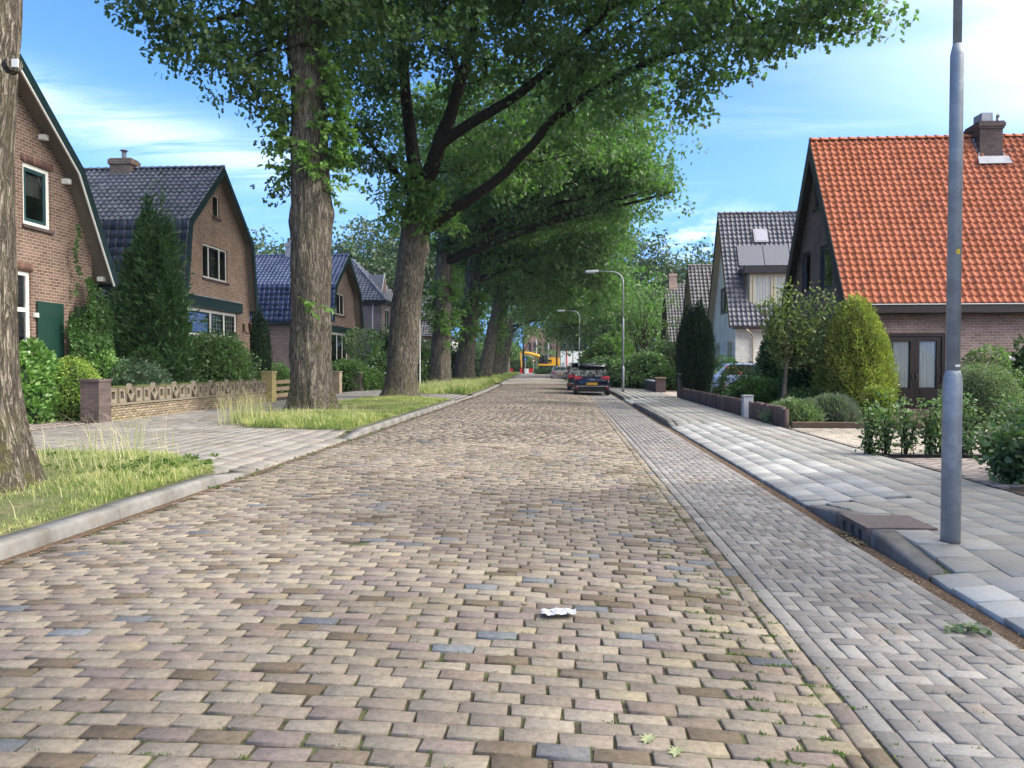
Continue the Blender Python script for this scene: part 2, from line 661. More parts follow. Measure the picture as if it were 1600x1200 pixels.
def M_glass(name, col=(.02, .025, .03), trans=.25, rough=.02, refl=1.3):
    m, t, p = new_mat(name)
    gl = t.add('ShaderNodeBsdfGlossy'); gl.inputs['Roughness'].default_value = rough; gl.inputs['Color'].default_value = (.9, .93, .95, 1)
    tr = t.add('ShaderNodeBsdfTransparent'); tr.inputs[0].default_value = (.9, .92, .92, 1)
    df = t.add('ShaderNodeBsdfDiffuse'); df.inputs[0].default_value = (*col, 1)
    fr = t.add('ShaderNodeFresnel'); fr.inputs[0].default_value = 1.5
    a = t.add('ShaderNodeMixShader'); a.inputs[0].default_value = trans
    t.link(df.outputs[0], a.inputs[1]); t.link(tr.outputs[0], a.inputs[2])
    b = t.add('ShaderNodeMixShader')
    t.put(b.inputs[0], t.math('MULTIPLY_ADD', fr.outputs[0], refl, .02, clamp=True))
    t.link(a.outputs[0], b.inputs[1]); t.link(gl.outputs[0], b.inputs[2])
    t.link(b.outputs[0], t.n['Material Output'].inputs[0])
    return m


def M_grass(name, cols):
    return M_leaf(name, cols, trans=.4, rough=.6, spec=.2, hue_clump=.5)


# clinker road bricks
CL = [(0, (.275, .235, .205)), (.18, (.30, .26, .22)), (.34, (.255, .215, .19)), (.48, (.285, .25, .22)), (.60, (.315, .27, .21)),
      (.66, (.225, .18, .155)), (.72, (.165, .13, .10)), (.83, (.225, .185, .185)), (.90, (.265, .215, .20)), (.968, (.14, .15, .18)), (.985, (.19, .205, .235))]
CL = [(q, tuple(c * m for c, m in zip(k, (.83, .82, .745)))) for q, k in CL]
m_clinker, m_clinker_many = P2('clinker', CL, pits=.42, stain=(.20, .175, .14), ss=2.2, srange=(.50, .74), mott=.26, ms=30, big=.26, bump=.6, bs=55)
HB = [(0, (.27, .255, .24)), (.3, (.24, .225, .212)), (.55, (.30, .285, .265)), (.8, (.215, .20, .19)), (.92, (.265, .24, .22))]
HB = [(q, tuple(c * .84 for c in k)) for q, k in HB]
m_pav, m_pav_many = P2('concrete_paver', HB, pits=.40, stain=(.22, .17, .13), ss=1.4, srange=(.52, .72), mott=.2, ms=40, big=.18, bump=.4)
SL = [(0, (.29, .282, .262)), (.25, (.275, .268, .248)), (.5, (.305, .298, .275)), (.75, (.26, .252, .235)), (.9, (.275, .258, .23))]
SL = [(q, tuple(c * .88 for c in k)) for q, k in SL]
m_slab, m_slab_many = P2('pavement_slab', SL, bvar=.06, pits=.15, stain=(.27, .25, .20), ss=1.3, srange=(.52, .74), mott=.12, ms=30, big=.14, bump=.25)
BS = [(0, (.30, .30, .29)), (.3, (.27, .27, .262)), (.6, (.36, .36, .345)), (.85, (.28, .28, .27))]
m_bslab, m_bslab_many = P2('blue_ramp_slab', BS, mott=.12, ms=30, big=.12, bump=.25)
LS = [(0, (.235, .22, .20)), (.3, (.26, .245, .22)), (.6, (.21, .195, .175)), (.85, (.245, .22, .19))]
m_lslab, m_lslab_many = P2('footpath_slab', LS, pits=.25, stain=(.20, .18, .13), ss=1.1, srange=(.48, .74), mott=.18, ms=26, big=.2, bump=.3)
m_kerb = M('kerb_concrete', (.205, .198, .185), .9, .2, 9, bump=.3, col2=(.19, .175, .15), c2s=2.5)
m_joint = M('joint_sand', (.055, .045, .033), 1, .4, 30, bump=.5, col2=(.095, .105, .045), c2s=9, c2=(.44, .58))
m_kerb_dark = M('kerb_concrete_dark', (.14, .135, .13), .9, .2, 9, bump=.3, col2=(.10, .095, .085), c2s=2.5)  # darker concrete for the east kerb stones
m_soil = M('soil', (.07, .05, .035), 1, .35, 12, bump=.6, col2=(.10, .085, .05), c2s=6)
m_ground = M('ground_green', (.06, .08, .03), 1, .3, .4, col2=(.09, .08, .05), c2s=.2)
m_dirt = M('gutter_dirt', (.10, .065, .042), 1, .45, 25, bump=.8, bs=90, col2=(.17, .12, .08), c2s=12)
m_verge = M('verge_soil', (.10, .11, .045), 1, .35, 6, bump=.6, col2=(.16, .135, .07), c2s=2.2)
DR = [(0, (.27, .23, .20)), (.3, (.32, .27, .235)), (.6, (.24, .20, .18)), (.85, (.30, .26, .24))]
m_drive, m_drive_many = P2('driveway_brick', DR, mott=.2, ms=26, big=.15, bump=.35)
BG = [(0, (.36, .315, .26)), (.3, (.40, .35, .29)), (.6, (.32, .28, .23)), (.85, (.37, .33, .285))]
m_beige, m_beige_many = P2('beige_court_brick', BG, mott=.2, ms=26, big=.1, bump=.35)

# walls
m_wallH1 = M_brick('wall_brown_brick', (.115, .072, .054), (.19, .124, .096), (.33, .275, .225))
m_wallH2 = M_brick('wall_warm_brick', (.17, .108, .077), (.26, .172, .125), (.38, .32, .265))
m_wallH3 = M_brick('wall_grey_brown_brick', (.165, .11, .09), (.24, .165, .135), (.33, .285, .245))
m_wallH4 = M_brick('wall_purple_brick', (.17, .13, .135), (.27, .21, .205), (.40, .37, .35))
m_wallR1 = M_brick('wall_pink_brown_brick', (.27, .175, .145), (.40, .275, .23), (.48, .41, .36))
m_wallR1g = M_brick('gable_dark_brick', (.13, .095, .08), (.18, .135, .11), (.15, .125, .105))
m_white_brick = M_brick('wall_cream_painted_brick', (.82, .79, .70), (.85, .82, .74), (.74, .71, .63), bump=.35)
m_white_wall = M('render_white', (.72, .72, .68), .8, .06)
m_lowwall = M_brick('garden_wall_mossy_brick', (.24, .19, .14), (.32, .26, .20), (.18, .15, .11), stain=(.13, .14, .05))
m_pillar = M_brick('pillar_dark_brick', (.075, .055, .055), (.13, .095, .088), (.10, .085, .08))
m_ypillar = M_brick('pillar_yellow_mossy_brick', (.34, .28, .12), (.42, .34, .17), (.25, .22, .12), stain=(.22, .22, .06))
m_farbrick = M('far_red_brick', (.26, .15, .12), .9, .12)
WB = [(0, (.27, .215, .155)), (.3, (.32, .26, .19)), (.6, (.23, .18, .13)), (.85, (.30, .245, .15))]
m_wbrick, m_wbrick_many = P2('low_wall_brick', WB, stain=(.13, .14, .05), ss=2.5, srange=(.5, .68), bump=.5)
m_ornament = M('ornament_concrete', (.23, .195, .155), .95, .2, 8, bump=.4, col2=(.18, .155, .08), c2s=4, c2=(.5, .65))
m_moss = M('moss', (.09, .11, .03), 1, .4, 20, bump=.8)

# roofs
OT = [(0, (.41, .140, .074)), (.25, (.445, .156, .084)), (.5, (.38, .128, .068)), (.75, (.425, .146, .084)), (.95, (.32, .118, .072))]
m_otile, m_otile_many = P2('orange_tile', OT, bvar=.08, rough=.85, spec=.15, mott=.10, ms=9, bump=.15, bs=40, stain=(.40, .15, .08), ss=.9, srange=(.55, .8))
BT = [(0, (.095, .100, .125)), (.3, (.12, .124, .15)), (.6, (.080, .084, .108)), (.85, (.14, .145, .17))]
m_btile, m_btile_many = P2('black_tile', BT, rough=.42, spec=.45, mott=.1, ms=9, bump=.1, bs=40)
UT = [(0, (.06, .08, .16)), (.3, (.08, .10, .19)), (.6, (.05, .068, .14)), (.85, (.09, .115, .20))]
m_utile, m_utile_many = P2('blue_glazed_tile', UT, rough=.18, spec=.6, mott=.08, ms=9, bump=.08, bs=40)
GT = [(0, (.10, .095, .10)), (.3, (.13, .12, .125)), (.6, (.085, .08, .088)), (.85, (.15, .14, .145))]
m_gtile, m_gtile_many = P2('grey_tile', GT, rough=.5, spec=.4, mott=.12, ms=9, bump=.15, bs=40)

m_green = M('dark_green_paint', (.006, .024, .025), .35, .08, spec=.5)
m_shutter = M('shutter_green_paint', (.007, .036, .026), .4, .08, spec=.5)
m_white = M('white_paint', (.78, .77, .72), .45, .05, spec=.5)
m_cream = M('cream_paint', (.62, .55, .40), .55, .06)
m_sash = M('teal_sash_paint', (.018, .060, .065), .35, .05, spec=.5)
m_dark = M('dark_sash_paint', (.015, .016, .018), .35, .05, spec=.5)
m_brownpaint = M('dark_brown_paint', (.026, .015, .014), .45, .08, spec=.45)
m_soffit = M('soffit_boards', (.20, .165, .13), .8, .15, 4)
m_soffit_cream = M('cream_soffit_boards', (.48, .42, .30), .7, .1, 4)
m_fascia = M('dark_fascia', (.018, .019, .024), .4, .1, spec=.5)
m_glass = M_glass("window_glass", trans=.93, refl=.9)
m_glass_clear = M_glass('door_glass', trans=.985, refl=.2)
m_glass_dark = M_glass('window_glass_dark', (.008, .01, .012), .1)
m_curtain = M('net_curtain', (.88, .87, .84), .9, .04)
m_interior = M('dim_interior', (.06, .055, .05), 1, .2)
m_lead = M('lead_sheet', (.30, .31, .33), .6, .2, 6, spec=.4)
m_zinc = M('galvanized_steel', (.27, .295, .32), .5, .10, 7, metal=.25, spec=.5, bump=.05, bs=120, col2=(.33, .355, .38), c2s=9, c2=(.45, .6))
m_lampgrey = M('painted_lamp_grey', (.42, .45, .47), .5, .08, spec=.5)
m_solar = M('solar_cells', (.085, .098, .13), .25, .06, spec=.6)
m_skylight = M('skylight_glass', (.30, .31, .38), .1, .05, spec=.6)
m_black = M('black_rubber', (.012, .012, .013), .7, .1)
m_steel = M('dull_steel', (.30, .30, .30), .4, .1, metal=.8)
m_wood = M('weathered_wood', (.22, .165, .11), .9, .25, 6, bump=.4, bs=30)
m_woodd = M('dark_edging_wood', (.12, .085, .06), .95, .25, 8, bump=.4)
m_palis = M('palisade_concrete', (.10, .068, .062), .95, .22, 14, bump=.4, col2=(.14, .10, .09))
m_postgrey = M('concrete_post', (.38, .39, .40), .9, .12, 12, bump=.2)
m_cast = M('cast_iron_cover', (.13, .105, .10), .8, .25, 20, bump=.4, metal=.2)
m_copper = M('brown_lantern_metal', (.05, .022, .012), .4, .1, metal=.5)
m_orange_panel = M('orange_blind', (.50, .16, .06), .7, .1)

# cars
def M_paint(name, col, rough=.22):
    return M(name, col, rough, .03, spec=.4, coat=.45, metal=.0)


m_navy = M_paint('navy_car_paint', (.003, .004, .018))
m_silver = M_paint('silver_grey_car_paint', (.22, .23, .26))
m_darkcar = M_paint('charcoal_car_paint', (.008, .009, .014))
m_bluecar = M_paint('light_blue_car_paint', (.16, .24, .42))
m_carglass = M_glass('car_glass', (.008, .012, .014), .05)
m_tail = M('red_tail_lens', (.42, .008, .012), .15, .03, spec=.7, coat=.6)
m_plate = M('yellow_plate', (.80, .42, .02), .4, .03)
m_ink = M('black_ink', (.01, .01, .01), .6, .02)
m_yellow = M('machine_yellow', (.72, .36, .015), .4, .06, spec=.5)
m_red = M('barrier_red', (.60, .03, .03), .45, .05)
m_bwhite = M('barrier_white', (.75, .75, .75), .5, .05)
m_signblue = M('sign_blue', (.01, .07, .36), .4, .03)
m_paper = M('paper_scrap', (.58, .59, .63), .8, .05, col2=(.16, .17, .24), c2s=75, c2=(.50, .56))

# leaves
m_oak = M_leaf('oak_leaves', [(.034, .072, .020), (.056, .116, .028), (.084, .165, .038), (.13, .225, .05)], .48)
m_oak2 = M_leaf('street_oak_leaves', [(.042, .090, .022), (.066, .140, .032), (.098, .195, .044), (.14, .25, .06)], .46)
m_shoot = M_leaf('young_shoot_leaves', [(.08, .16, .02), (.13, .26, .035), (.21, .36, .055)], .45)
m_fartree = M_leaf('far_tree_leaves', [(.030, .062, .028), (.048, .094, .036), (.072, .128, .045)], .3)
m_fargreen = M_leaf('fresh_green_leaves', [(.055, .115, .025), (.085, .17, .035), (.13, .23, .05)], .4)
m_laurel = M_leaf('laurel_leaves', [(.05, .13, .018), (.10, .24, .03), (.21, .40, .06), (.36, .55, .13)], .25, .3, .5)
m_ygreen = M_leaf('yellow_green_leaves', [(.16, .25, .02), (.29, .40, .035), (.44, .56, .06)], .3)
m_ycon = M_leaf('golden_conifer_needles', [(.12, .145, .018), (.23, .26, .032), (.40, .41, .07)], .35)
m_bluegreen = M_leaf('blue_green_needles', [(.05, .09, .05), (.08, .14, .08), (.12, .19, .115)], .2)
m_darkbush = M_leaf('dark_bush_leaves', [(.036, .080, .022), (.062, .135, .032), (.10, .20, .046)], .25)
m_rhodo = M_leaf('rhododendron_leaves', [(.055, .11, .030), (.10, .19, .046), (.16, .28, .068), (.25, .37, .12)], .25, .35, .45)
m_cypress = M_leaf('cypress_needles', [(.008, .026, .012), (.014, .042, .018), (.024, .060, .022)], .15)
m_conifer = M_leaf('garden_conifer_needles', [(.026, .074, .018), (.046, .125, .026), (.082, .20, .044)], .2)
m_juniper = M_leaf('juniper_needles', [(.02, .07, .010), (.045, .13, .015), (.09, .20, .02)], .25)
m_rose = M_leaf('rose_leaves', [(.06, .11, .035), (.10, .17, .05), (.15, .24, .08), (.23, .31, .13)], .3)
m_sage = M_leaf('grey_green_leaves', [(.10, .15, .07), (.16, .21, .11), (.22, .28, .15)], .3)
m_lav = M_leaf('lavender_stems', [(.09, .12, .075), (.14, .17, .11), (.19, .16, .26)], .3)
m_flower_w = M('white_petals', (.80, .76, .72), .7, .05)
m_flower_p = M('pink_petals', (.62, .13, .11), .7, .1)
m_flower_r = M('red_petals', (.42, .03, .05), .7, .1)
m_grassblade = M_grass('verge_grass_blades', [(.10, .17, .03), (.18, .26, .05), (.33, .36, .10), (.50, .46, .19), (.60, .54, .27)])
m_straw = M_grass('dry_grass_stalks', [(.40, .36, .15), (.52, .47, .23), (.60, .54, .32)])
m_weed = M_grass('joint_weeds', [(.06, .11, .02), (.11, .18, .03), (.17, .24, .05)])
m_litter = M_leaf('dead_leaf', [(.20, .12, .06), (.32, .22, .12), (.42, .33, .20)], .2, .8, .1)
m_greenleaf = M_leaf('fallen_oak_leaf', [(.32, .36, .16), (.42, .44, .22)], .2, .7, .2)
m_bark = M_bark('oak_bark', (.055, .047, .037), (.33, .29, .235), (.13, .125, .045))
m_bark2 = M_bark('grey_bark', (.055, .047, .038), (.29, .26, .215), (.12, .115, .045))
m_limb = M_bark('limb_bark', (.022, .018, .014), (.09, .072, .055), None, 1.5)

# ------------------------------------------------------------- ground, road, pavements
def S(y):
    """the street bends gently to the west beyond y = 38"""
    y = np.asarray(y, dtype=float)
    t = np.clip(y - 38, 0, None)
    return -.035 * t * t / (t + 6)


def crown(x):
    return .09 * (1 - ((x + 1.52) / 2.77) ** 2)


def hR(x):
    """parking strip height"""
    return -.012 * (x - 1.25)


def in_cross_L(y):
    """driveway crossings through the western verge"""
    y = np.asarray(y, dtype=float)
    return ((y > 10.3) & (y < 15.3)) | ((y > 31.2) & (y < 36.6)) | ((y > 57) & (y < 61)) | ((y > 84) & (y < 88))


def in_cross_R(y):
    y = np.asarray(y, dtype=float)
    return (y < 5.4) | ((y > 8.4) & (y < 18.7)) | ((y > 29.5) & (y < 33.0)) | ((y > 44) & (y < 49))


def fade(y, spans, w=.85):
    """1 inside the spans, easing to 0 within w metres outside them"""
    y = np.asarray(y, dtype=float)
    f = np.zeros_like(y)
    for a, b in spans:
        f = np.maximum(f, np.clip(1 - np.maximum(a - y, y - b) / w, 0, 1))
    return f


CL_, CR_ = ((10.3, 15.3), (31.2, 36.6), (57, 61), (84, 88)), ((-9, 5.4), (8.4, 18.7), (29.5, 33.0), (44, 49))


def hL(x, y):
    """western footpath height: ramps down to the road at crossings"""
    x, y = np.broadcast_arrays(np.asarray(x, float), np.asarray(y, float))
    x = x - S(y)
    return .12 - .10 * np.clip((x + 5.5) / 1.2, 0, 1) * fade(y, CL_)


def hP(x, y):
    """eastern pavement height"""
    x, y = np.broadcast_arrays(np.asarray(x, float), np.asarray(y, float))
    x = x - S(y)
    return .12 - .10 * np.clip((3.62 - x) / 1.06, 0, 1) * fade(y, CR_)


def sheet(name, xs, ys, hf, mat, dz=0., kind='structure', parent=None, shift=True, **kw):
    xs, ys = np.asarray(xs, float), np.asarray(ys, float)
    X, Y = np.meshgrid(xs, ys)
    Xs = X + (S(Y) if shift else 0)
    Z = hf(Xs, Y) + dz if callable(hf) else np.full_like(X, hf + dz)
    V = np.stack([Xs, Y, Z], -1).reshape(-1, 3)
    nx, ny = len(xs), len(ys)
    i = (np.arange(ny - 1)[:, None] * nx + np.arange(nx - 1)[None]).ravel()
    F = np.stack([i, i + 1, i + nx + 1, i + nx], -1)
    me = mesh_np(name, V, [F], [mat])
    return link(name, me, parent, kind=kind, **kw)


sheet('ground', np.linspace(-900, 900, 7), np.linspace(-300, 1500, 7), -.12, m_ground, shift=False)

# road
yy = np.concatenate([np.arange(-4, 60, 1.), np.arange(60, 152, 2.)])
road = sheet('road', np.linspace(-4.32, 1.27, 15), yy, lambda x, y: crown(x - S(y)), m_joint, dz=-.013)
rows = np.arange(1.2, 60, .1085)
P, HALF = [], []
for k, y in enumerate(rows):
    off = (.105 if k % 2 else 0) + random.uniform(-.04, .04)
    x = -4.27 + off - .1
    ph = random.uniform(0, 6)
    wob = .012 * math.sin(y * .9) + .006 * math.sin(y * 3.1)
    while x < 1.13:
        l = .207
        xc = x + l / 2
        if -4.28 < x and xc + .103 < 1.15:
            P.append((xc + random.uniform(-.004, .004), y + wob * math.sin(xc * 1.3 + y * .2) + random.uniform(-.004, .004), crown(xc) + random.uniform(-.005, .003)))
            xl = xc
        x += l + .010 + random.uniform(-.003, .004)
    if 1.148 - (xl + .1) > .05:
        HALF.append(((xl + .108 + 1.146) / 2, y + wob, crown(1.1) - .001, 1.146 - xl - .108))
P = np.array(P)
keep = rng.random(len(P)) > .002
P = P[keep]
tx = -.18 * (P[:, 0] + 1.52) / 2.77 ** 2 + rng.normal(0, .008, len(P))
ty = rng.normal(0, .009, len(P))
rz = rng.normal(0, .016, len(P))
P[:, 0] += S(P[:, 1])
near = P[:, 1] < 14
clt = [paver(random.uniform(.196, .209), random.uniform(.090, .099), .06, .0035, .006) for _ in range(7)]
clf = [paver(random.uniform(.199, .209), random.uniform(.093, .100), .03, 0, .003, cheap=True) for _ in range(5)]
tid = np.where(near, rng.integers(0, 7, len(P)), 7 + rng.integers(0, 5, len(P)))
pieces(road, 'brick', clt + clf, xf(P, rz, tx, ty), m_clinker, m_clinker_many, 300, tid=tid)
HA = np.array(HALF)
hw = np.clip(((HA[:, 3] - .05) / .035).astype(int), 0, 4)
hx = xf(np.stack([HA[:, 0] + S(HA[:, 1]), HA[:, 1], HA[:, 2]], -1), rng.normal(0, .02, len(HA)), -.06)
pieces(road, 'cut_brick', [paver(.06 + .035 * k, .097, .06, .007, .003) for k in range(5)], hx, m_clinker, m_clinker_many, 60, tid=hw)
# lengthwise border bricks of the road
for bx in (1.20, -4.36 + .09):
    ys = np.arange(1.3, 60, .207)
    B = np.stack([np.full(len(ys), bx), ys, np.full(len(ys), crown(bx))], -1)
    B[:, 2] += rng.normal(0, .003, len(B))
    B[:, 0] += S(ys) + rng.normal(0, .004, len(B))
    if bx > 0:
        pieces(road, 'border_brick', [paver(.196, .096, .06, .008, .004) for _ in range(3)], xf(B, R(90) + rng.normal(0, .02, len(B)), rng.normal(0, .01, len(B))), m_clinker, m_clinker_many, 120)
# far end of the road, bricks no longer told apart
m_farroad, m_farroad_many = P2('far_clinker', [(0, (.25, .22, .185)), (1, (.27, .235, .20))], mott=.3, ms=3, interp='LINEAR', stain=(.22, .2, .17), ss=.7)
sheet('road', np.linspace(-4.3, 1.27, 9), np.arange(60, 152, 2.), lambda x, y: crown(x - S(y)), m_farroad_many, dz=.0)

# parking strip: two border rows and a herringbone field
strip = sheet('parking_strip', np.linspace(1.26, 2.56, 5), yy, lambda x, y: hR(x - S(y)), m_joint, dz=-.014)
HP, HR = [], []
x0, u = 1.365, .098
for i in range(10):
    for j in range(int(1.2 / u), int(60 / u)):
        k = (i + j) % 4
        X, Y = x0 + i * u, j * u
        if (k == 0 and i == 9) or (k == 1 and i == 0):
            HP.append((X + u / 2, Y + u / 2, 9)); HR.append(0)
        elif k == 0:
            HP.append((X + u, Y + u / 2, 0)); HR.append(0)
        elif k == 2:
            HP.append((X + u / 2, Y + u, 0)); HR.append(R(90))
HP, HR = np.array(HP), np.array(HR)
half = HP[:, 2] > 5
HP[:, 2] = hR(HP[:, 0]) + rng.normal(0, .0022, len(HP))
HP[:, 0] += S(HP[:, 1]) + rng.normal(0, .0015, len(HP))
tid = np.where(half, 5, rng.integers(0, 5, len(HP)))
tid = np.where(HP[:, 1] > 15, np.where(half, 5, 6), tid)
pieces(strip, 'paver', [paver(.190, .092, .06, .004, .0015) for _ in range(5)] + [paver(.092, .092, .06, .004, .001), paver(.190, .092, .02, 0, .001, cheap=True)],
       xf(HP, HR + rng.normal(0, .005, len(HP)), rng.normal(0, .006, len(HP)) - .012, rng.normal(0, .006, len(HP))), m_pav, m_pav_many, 300, tid=tid)
for bx in (1.31, 2.395):
    ys = np.arange(1.3, 60, .2015)
    B = np.stack([bx + S(ys) + rng.normal(0, .002, len(ys)), ys, np.full(len(ys), hR(bx))], -1)
    pieces(strip, 'border_paver', [paver(.195, .095, .06, .004, .0015)], xf(B, R(90) + rng.normal(0, .006, len(B))), m_pav, m_pav_many, 120)
# earth gathered in the gutters
def gutter(name, xa, xb, ya, yb, z, n=6):
    xs = np.linspace(xa, xb, n)
    ys = np.arange(ya, yb, .12)
    def hf(x, y):
        w = np.sin((x - S(y) - xa) / (xb - xa) * math.pi)
        r = np.sin(y * 2.3) * .3 + np.sin(y * 5.1 + 1) * .2 + np.sin(y * 11.7) * .15
        return z + np.abs(w) * (.008 + .008 * r) - .004
    return sheet(name, xs, ys, hf, m_dirt, kind='structure')


gutter('gutter_earth', 2.44, 2.56, 1.2, 50, hR(2.5) + .001)
gutter('gutter_earth', -4.33, -4.22, 1.2, 50, .002)

# western footpath, crossings and verges
bedL = sheet('footpath', [-11.35, -9, -7, -5.55, -5.2, -4.9, -4.6, -4.375], np.concatenate([np.arange(-4, 9, 1), np.arange(9, 17, .25), np.arange(17, 30, 1), np.arange(30, 38, .3),
             np.arange(38, 56, 1), np.arange(56, 62, .5), np.arange(62, 83, 2), np.arange(83, 90, .5), np.arange(90, 152, 2)]), hL, m_joint, dz=-.030)
LP = []
VERGES = [
    [(-8.3, -2), (-4.53, -2), (-4.53, 9.7), (-5.0, 10.4), (-6.2, 11.5), (-8.3, 11.8)],
    [(-7.0, 16.6), (-4.54, 16.0), (-4.54, 31.0), (-8.35, 31.3), (-8.35, 18.6)],
    [(-8.35, 36.8), (-4.54, 36.8), (-4.54, 56.8), (-8.35, 56.8)],
    [(-8.6, 61.2), (-4.54, 61.2), (-4.54, 83.8), (-8.6, 83.8)],
    [(-9.0, 88.2), (-4.54, 88.2), (-4.54, 130), (-9.0, 130)],
]


def inside_any(x, y, m=.12):
    for v in VERGES:
        o = np.array(v, float); c = o.mean(0)
        ok = True
        for i in range(len(o)):
            a, b = o[i], o[(i + 1) % len(o)]
            n_ = np.array([b[1] - a[1], -(b[0] - a[0])]); n_ /= np.hypot(*n_)
            if (c - a) @ n_ > 0: n_ = -n_
            if (np.array([x, y]) - a) @ n_ > -m: ok = False; break
        if ok: return True
    return False


# (near crossing rows parallel to the kerb, footpath half bond)
for j, y in enumerate(np.arange(1.5, 60, .3)):
    for i in range(23):
        x = -4.50 - .3 * i
        yo = y + (.15 if i % 2 else 0)
        if x < -11.15 or inside_any(x, yo): continue
        if x > -4.7 and not in_cross_L(yo): continue
        LP.append((x, yo, 0))
LP = np.array(LP)
sl_x = (hL(LP[:, 0] + .1, LP[:, 1]) - hL(LP[:, 0] - .1, LP[:, 1])) / .2
sl_y = (hL(LP[:, 0], LP[:, 1] + .1) - hL(LP[:, 0], LP[:, 1] - .1)) / .2
LP[:, 2] = hL(LP[:, 0], np.clip(LP[:, 1], 0, None)) + rng.normal(0, .003, len(LP))
LP[:, 0] += S(LP[:, 1])
far = LP[:, 1] > 24
tid = np.where(far, 4 + rng.integers(0, 2, len(LP)), rng.integers(0, 4, len(LP)))
pieces(bedL, 'slab', [paver(.293, .293, .05, .004, .003) for _ in range(4)] + [paver(.294, .294, .02, 0, .002, cheap=True) for _ in range(2)],
       xf(LP, rng.normal(0, .006, len(LP)), sl_x + rng.normal(0, .007, len(LP)), sl_y + rng.normal(0, .007, len(LP))), m_lslab, m_lslab_many, 300, tid=tid)
sheet('footpath', [-11.3, -8.4], np.arange(60, 152, 4.), hL, m_lslab_many, dz=.0)


def verge_h(x, y):
    return np.zeros_like(x) + .13


def verge(name, outline, mat, top=.13, bump=.05, group=None, **kw):
    """low mound inside an outline (convex, counter-clockwise): rings pulled towards the middle"""
    o = np.array(outline, float)
    c = o.mean(0)
    fine = []
    for a, b in zip(o, np.roll(o, -1, 0)):
        n = max(2, int(np.hypot(*(b - a)) / .4))
        for k in range(n): fine.append(a + (b - a) * k / n)
    fine = np.array(fine)
    n = len(fine)
    V, rings = [], [0, .04, .12, .3, .6, 1]
    for r in rings[:-1]:
        p = fine + (c - fine) * r
        h = top - .03 + (bump + .03) * min(1, r * 3.2)
        for q in p: V.append((q[0] + float(S(q[1])), q[1], h + (.015 * math.sin(q[0] * 2.1 + q[1] * 1.7) if r else 0)))
    V.append((c[0] + float(S(c[1])), c[1], top + bump))
    F = []
    for k in range(len(rings) - 2):
        for i in range(n): F.append((k * n + i, k * n + (i + 1) % n, (k + 1) * n + (i + 1) % n, (k + 1) * n + i))
    b = (len(rings) - 2) * n
    T = [(b + i, b + (i + 1) % n, len(V) - 1) for i in range(n)]
    return link(name, mesh_np(name, V, [np.array(F), np.array(T)], [mat], True), None, kind='structure')


for v in VERGES: verge('verge', v, m_verge)

# kerb stones
def kerb_templ(L, wl=.25, h=.12, slope=.05, lower0=0., lower1=0.):
    """profile across x: face at x=0 (road side), back at x=-wl; runs along y. lower0/1: drop of the top at its ends"""
    V = []
    for y, lo in ((-L / 2, lower0), (L / 2, lower1)):
        hh = h - lo
        V += [(0, y, -.1), (-.006, y, max(hh - .035, .01)), (-.016, y, hh - .010), (-.034, y, hh), (-wl + .005, y, hh), (-wl, y, -.1)]
    F = [(i, i + 6, i + 7, i + 1) for i in range(5)]
    V = np.array(V)
    caps = np.array([(0, 1, 2, 3, 4, 5), (11, 10, 9, 8, 7, 6)])
    return V, [np.array(F), caps]


def kerb_row(name, xface, ys, drops, mirror, wl, L=1.0):
    """ys: list of centre positions; one kerb object with kerb_stone children"""
    root = bpy.data.objects.new(name, bpy.data.meshes.new(name))
    # a thin mortar bed below the stones carries them
    m = MB()
    y0, y1 = min(ys) - L / 2, max(ys) + L / 2
    n = max(2, int((y1 - y0) / 2))
    for k in range(n):
        a, b = y0 + (y1 - y0) * k / n, y0 + (y1 - y0) * (k + 1) / n
        sa, sb = float(S(a)), float(S(b))
        s = 1 if mirror else -1
        xi, xo = xface + s * .02, xface + s * (wl - .02)
        m.prism([(xi + sa, a, -.1), (xo + sa, a, -.1), (xo + sb, b, -.1), (xi + sb, b, -.1)], (0, 0, .1))
    root = m.build(name, m_joint, None, kind='structure')
    tm = {}
    mats, tid, tl = [], [], []
    for y, d in zip(ys, drops):
        key = (d[0], d[1])
        if key not in tm:
            tm[key] = len(tl)
            V, F = kerb_templ(L - .01, wl, .125, .05, d[0], d[1])
            if mirror:
                V = V * np.array([-1, 1, 1])
                F = [f[:, ::-1] for f in F]
            tl.append((V, F))
        a = xf([(xface + float(S(y)) + random.uniform(-.004, .004), y, random.uniform(-.004, .004))], 0.)[0]
        sl = float(S(y + .5) - S(y - .5))
        a[0, 1] = sl
        mats.append(a)
        tid.append(tm[key])
    km = m_kerb_dark if mirror else m_kerb
    pieces(root, 'kerb_stone', tl, mats, km, km, 300, tid=tid)
    return root


def kerb_run(name, xf_, a, b, mirror, wl, ds=True, de=True):
    n = int(round(b - a))
    ys = [a + .5 + i * (b - a) / n for i in range(n)]
    dr = [(0, 0)] * n
    if ds: dr[0] = (.10, 0)
    if de: dr[-1] = (0, .10)
    return kerb_row(name, xf_, ys, dr, mirror, wl, (b - a) / n)


kerb_run('kerb', -4.33, -2.0, 10.3, False, .20, False, True)
kerb_run('kerb', -4.33, 15.3, 31.2, False, .20)
kerb_run('kerb', -4.33, 36.6, 57, False, .20)
kerb_run('kerb', -4.33, 61, 84, False, .20)
kerb_run('kerb', -4.33, 88, 130, False, .20)
kerb_run('kerb', 2.56, 5.55, 8.28, True, .20)
kerb_run('kerb', 2.56, 18.7, 29.5, True, .16)
kerb_run('kerb', 2.56, 33.0, 44, True, .16)
kerb_run('kerb', 2.56, 49, 120, True, .16, True, False)

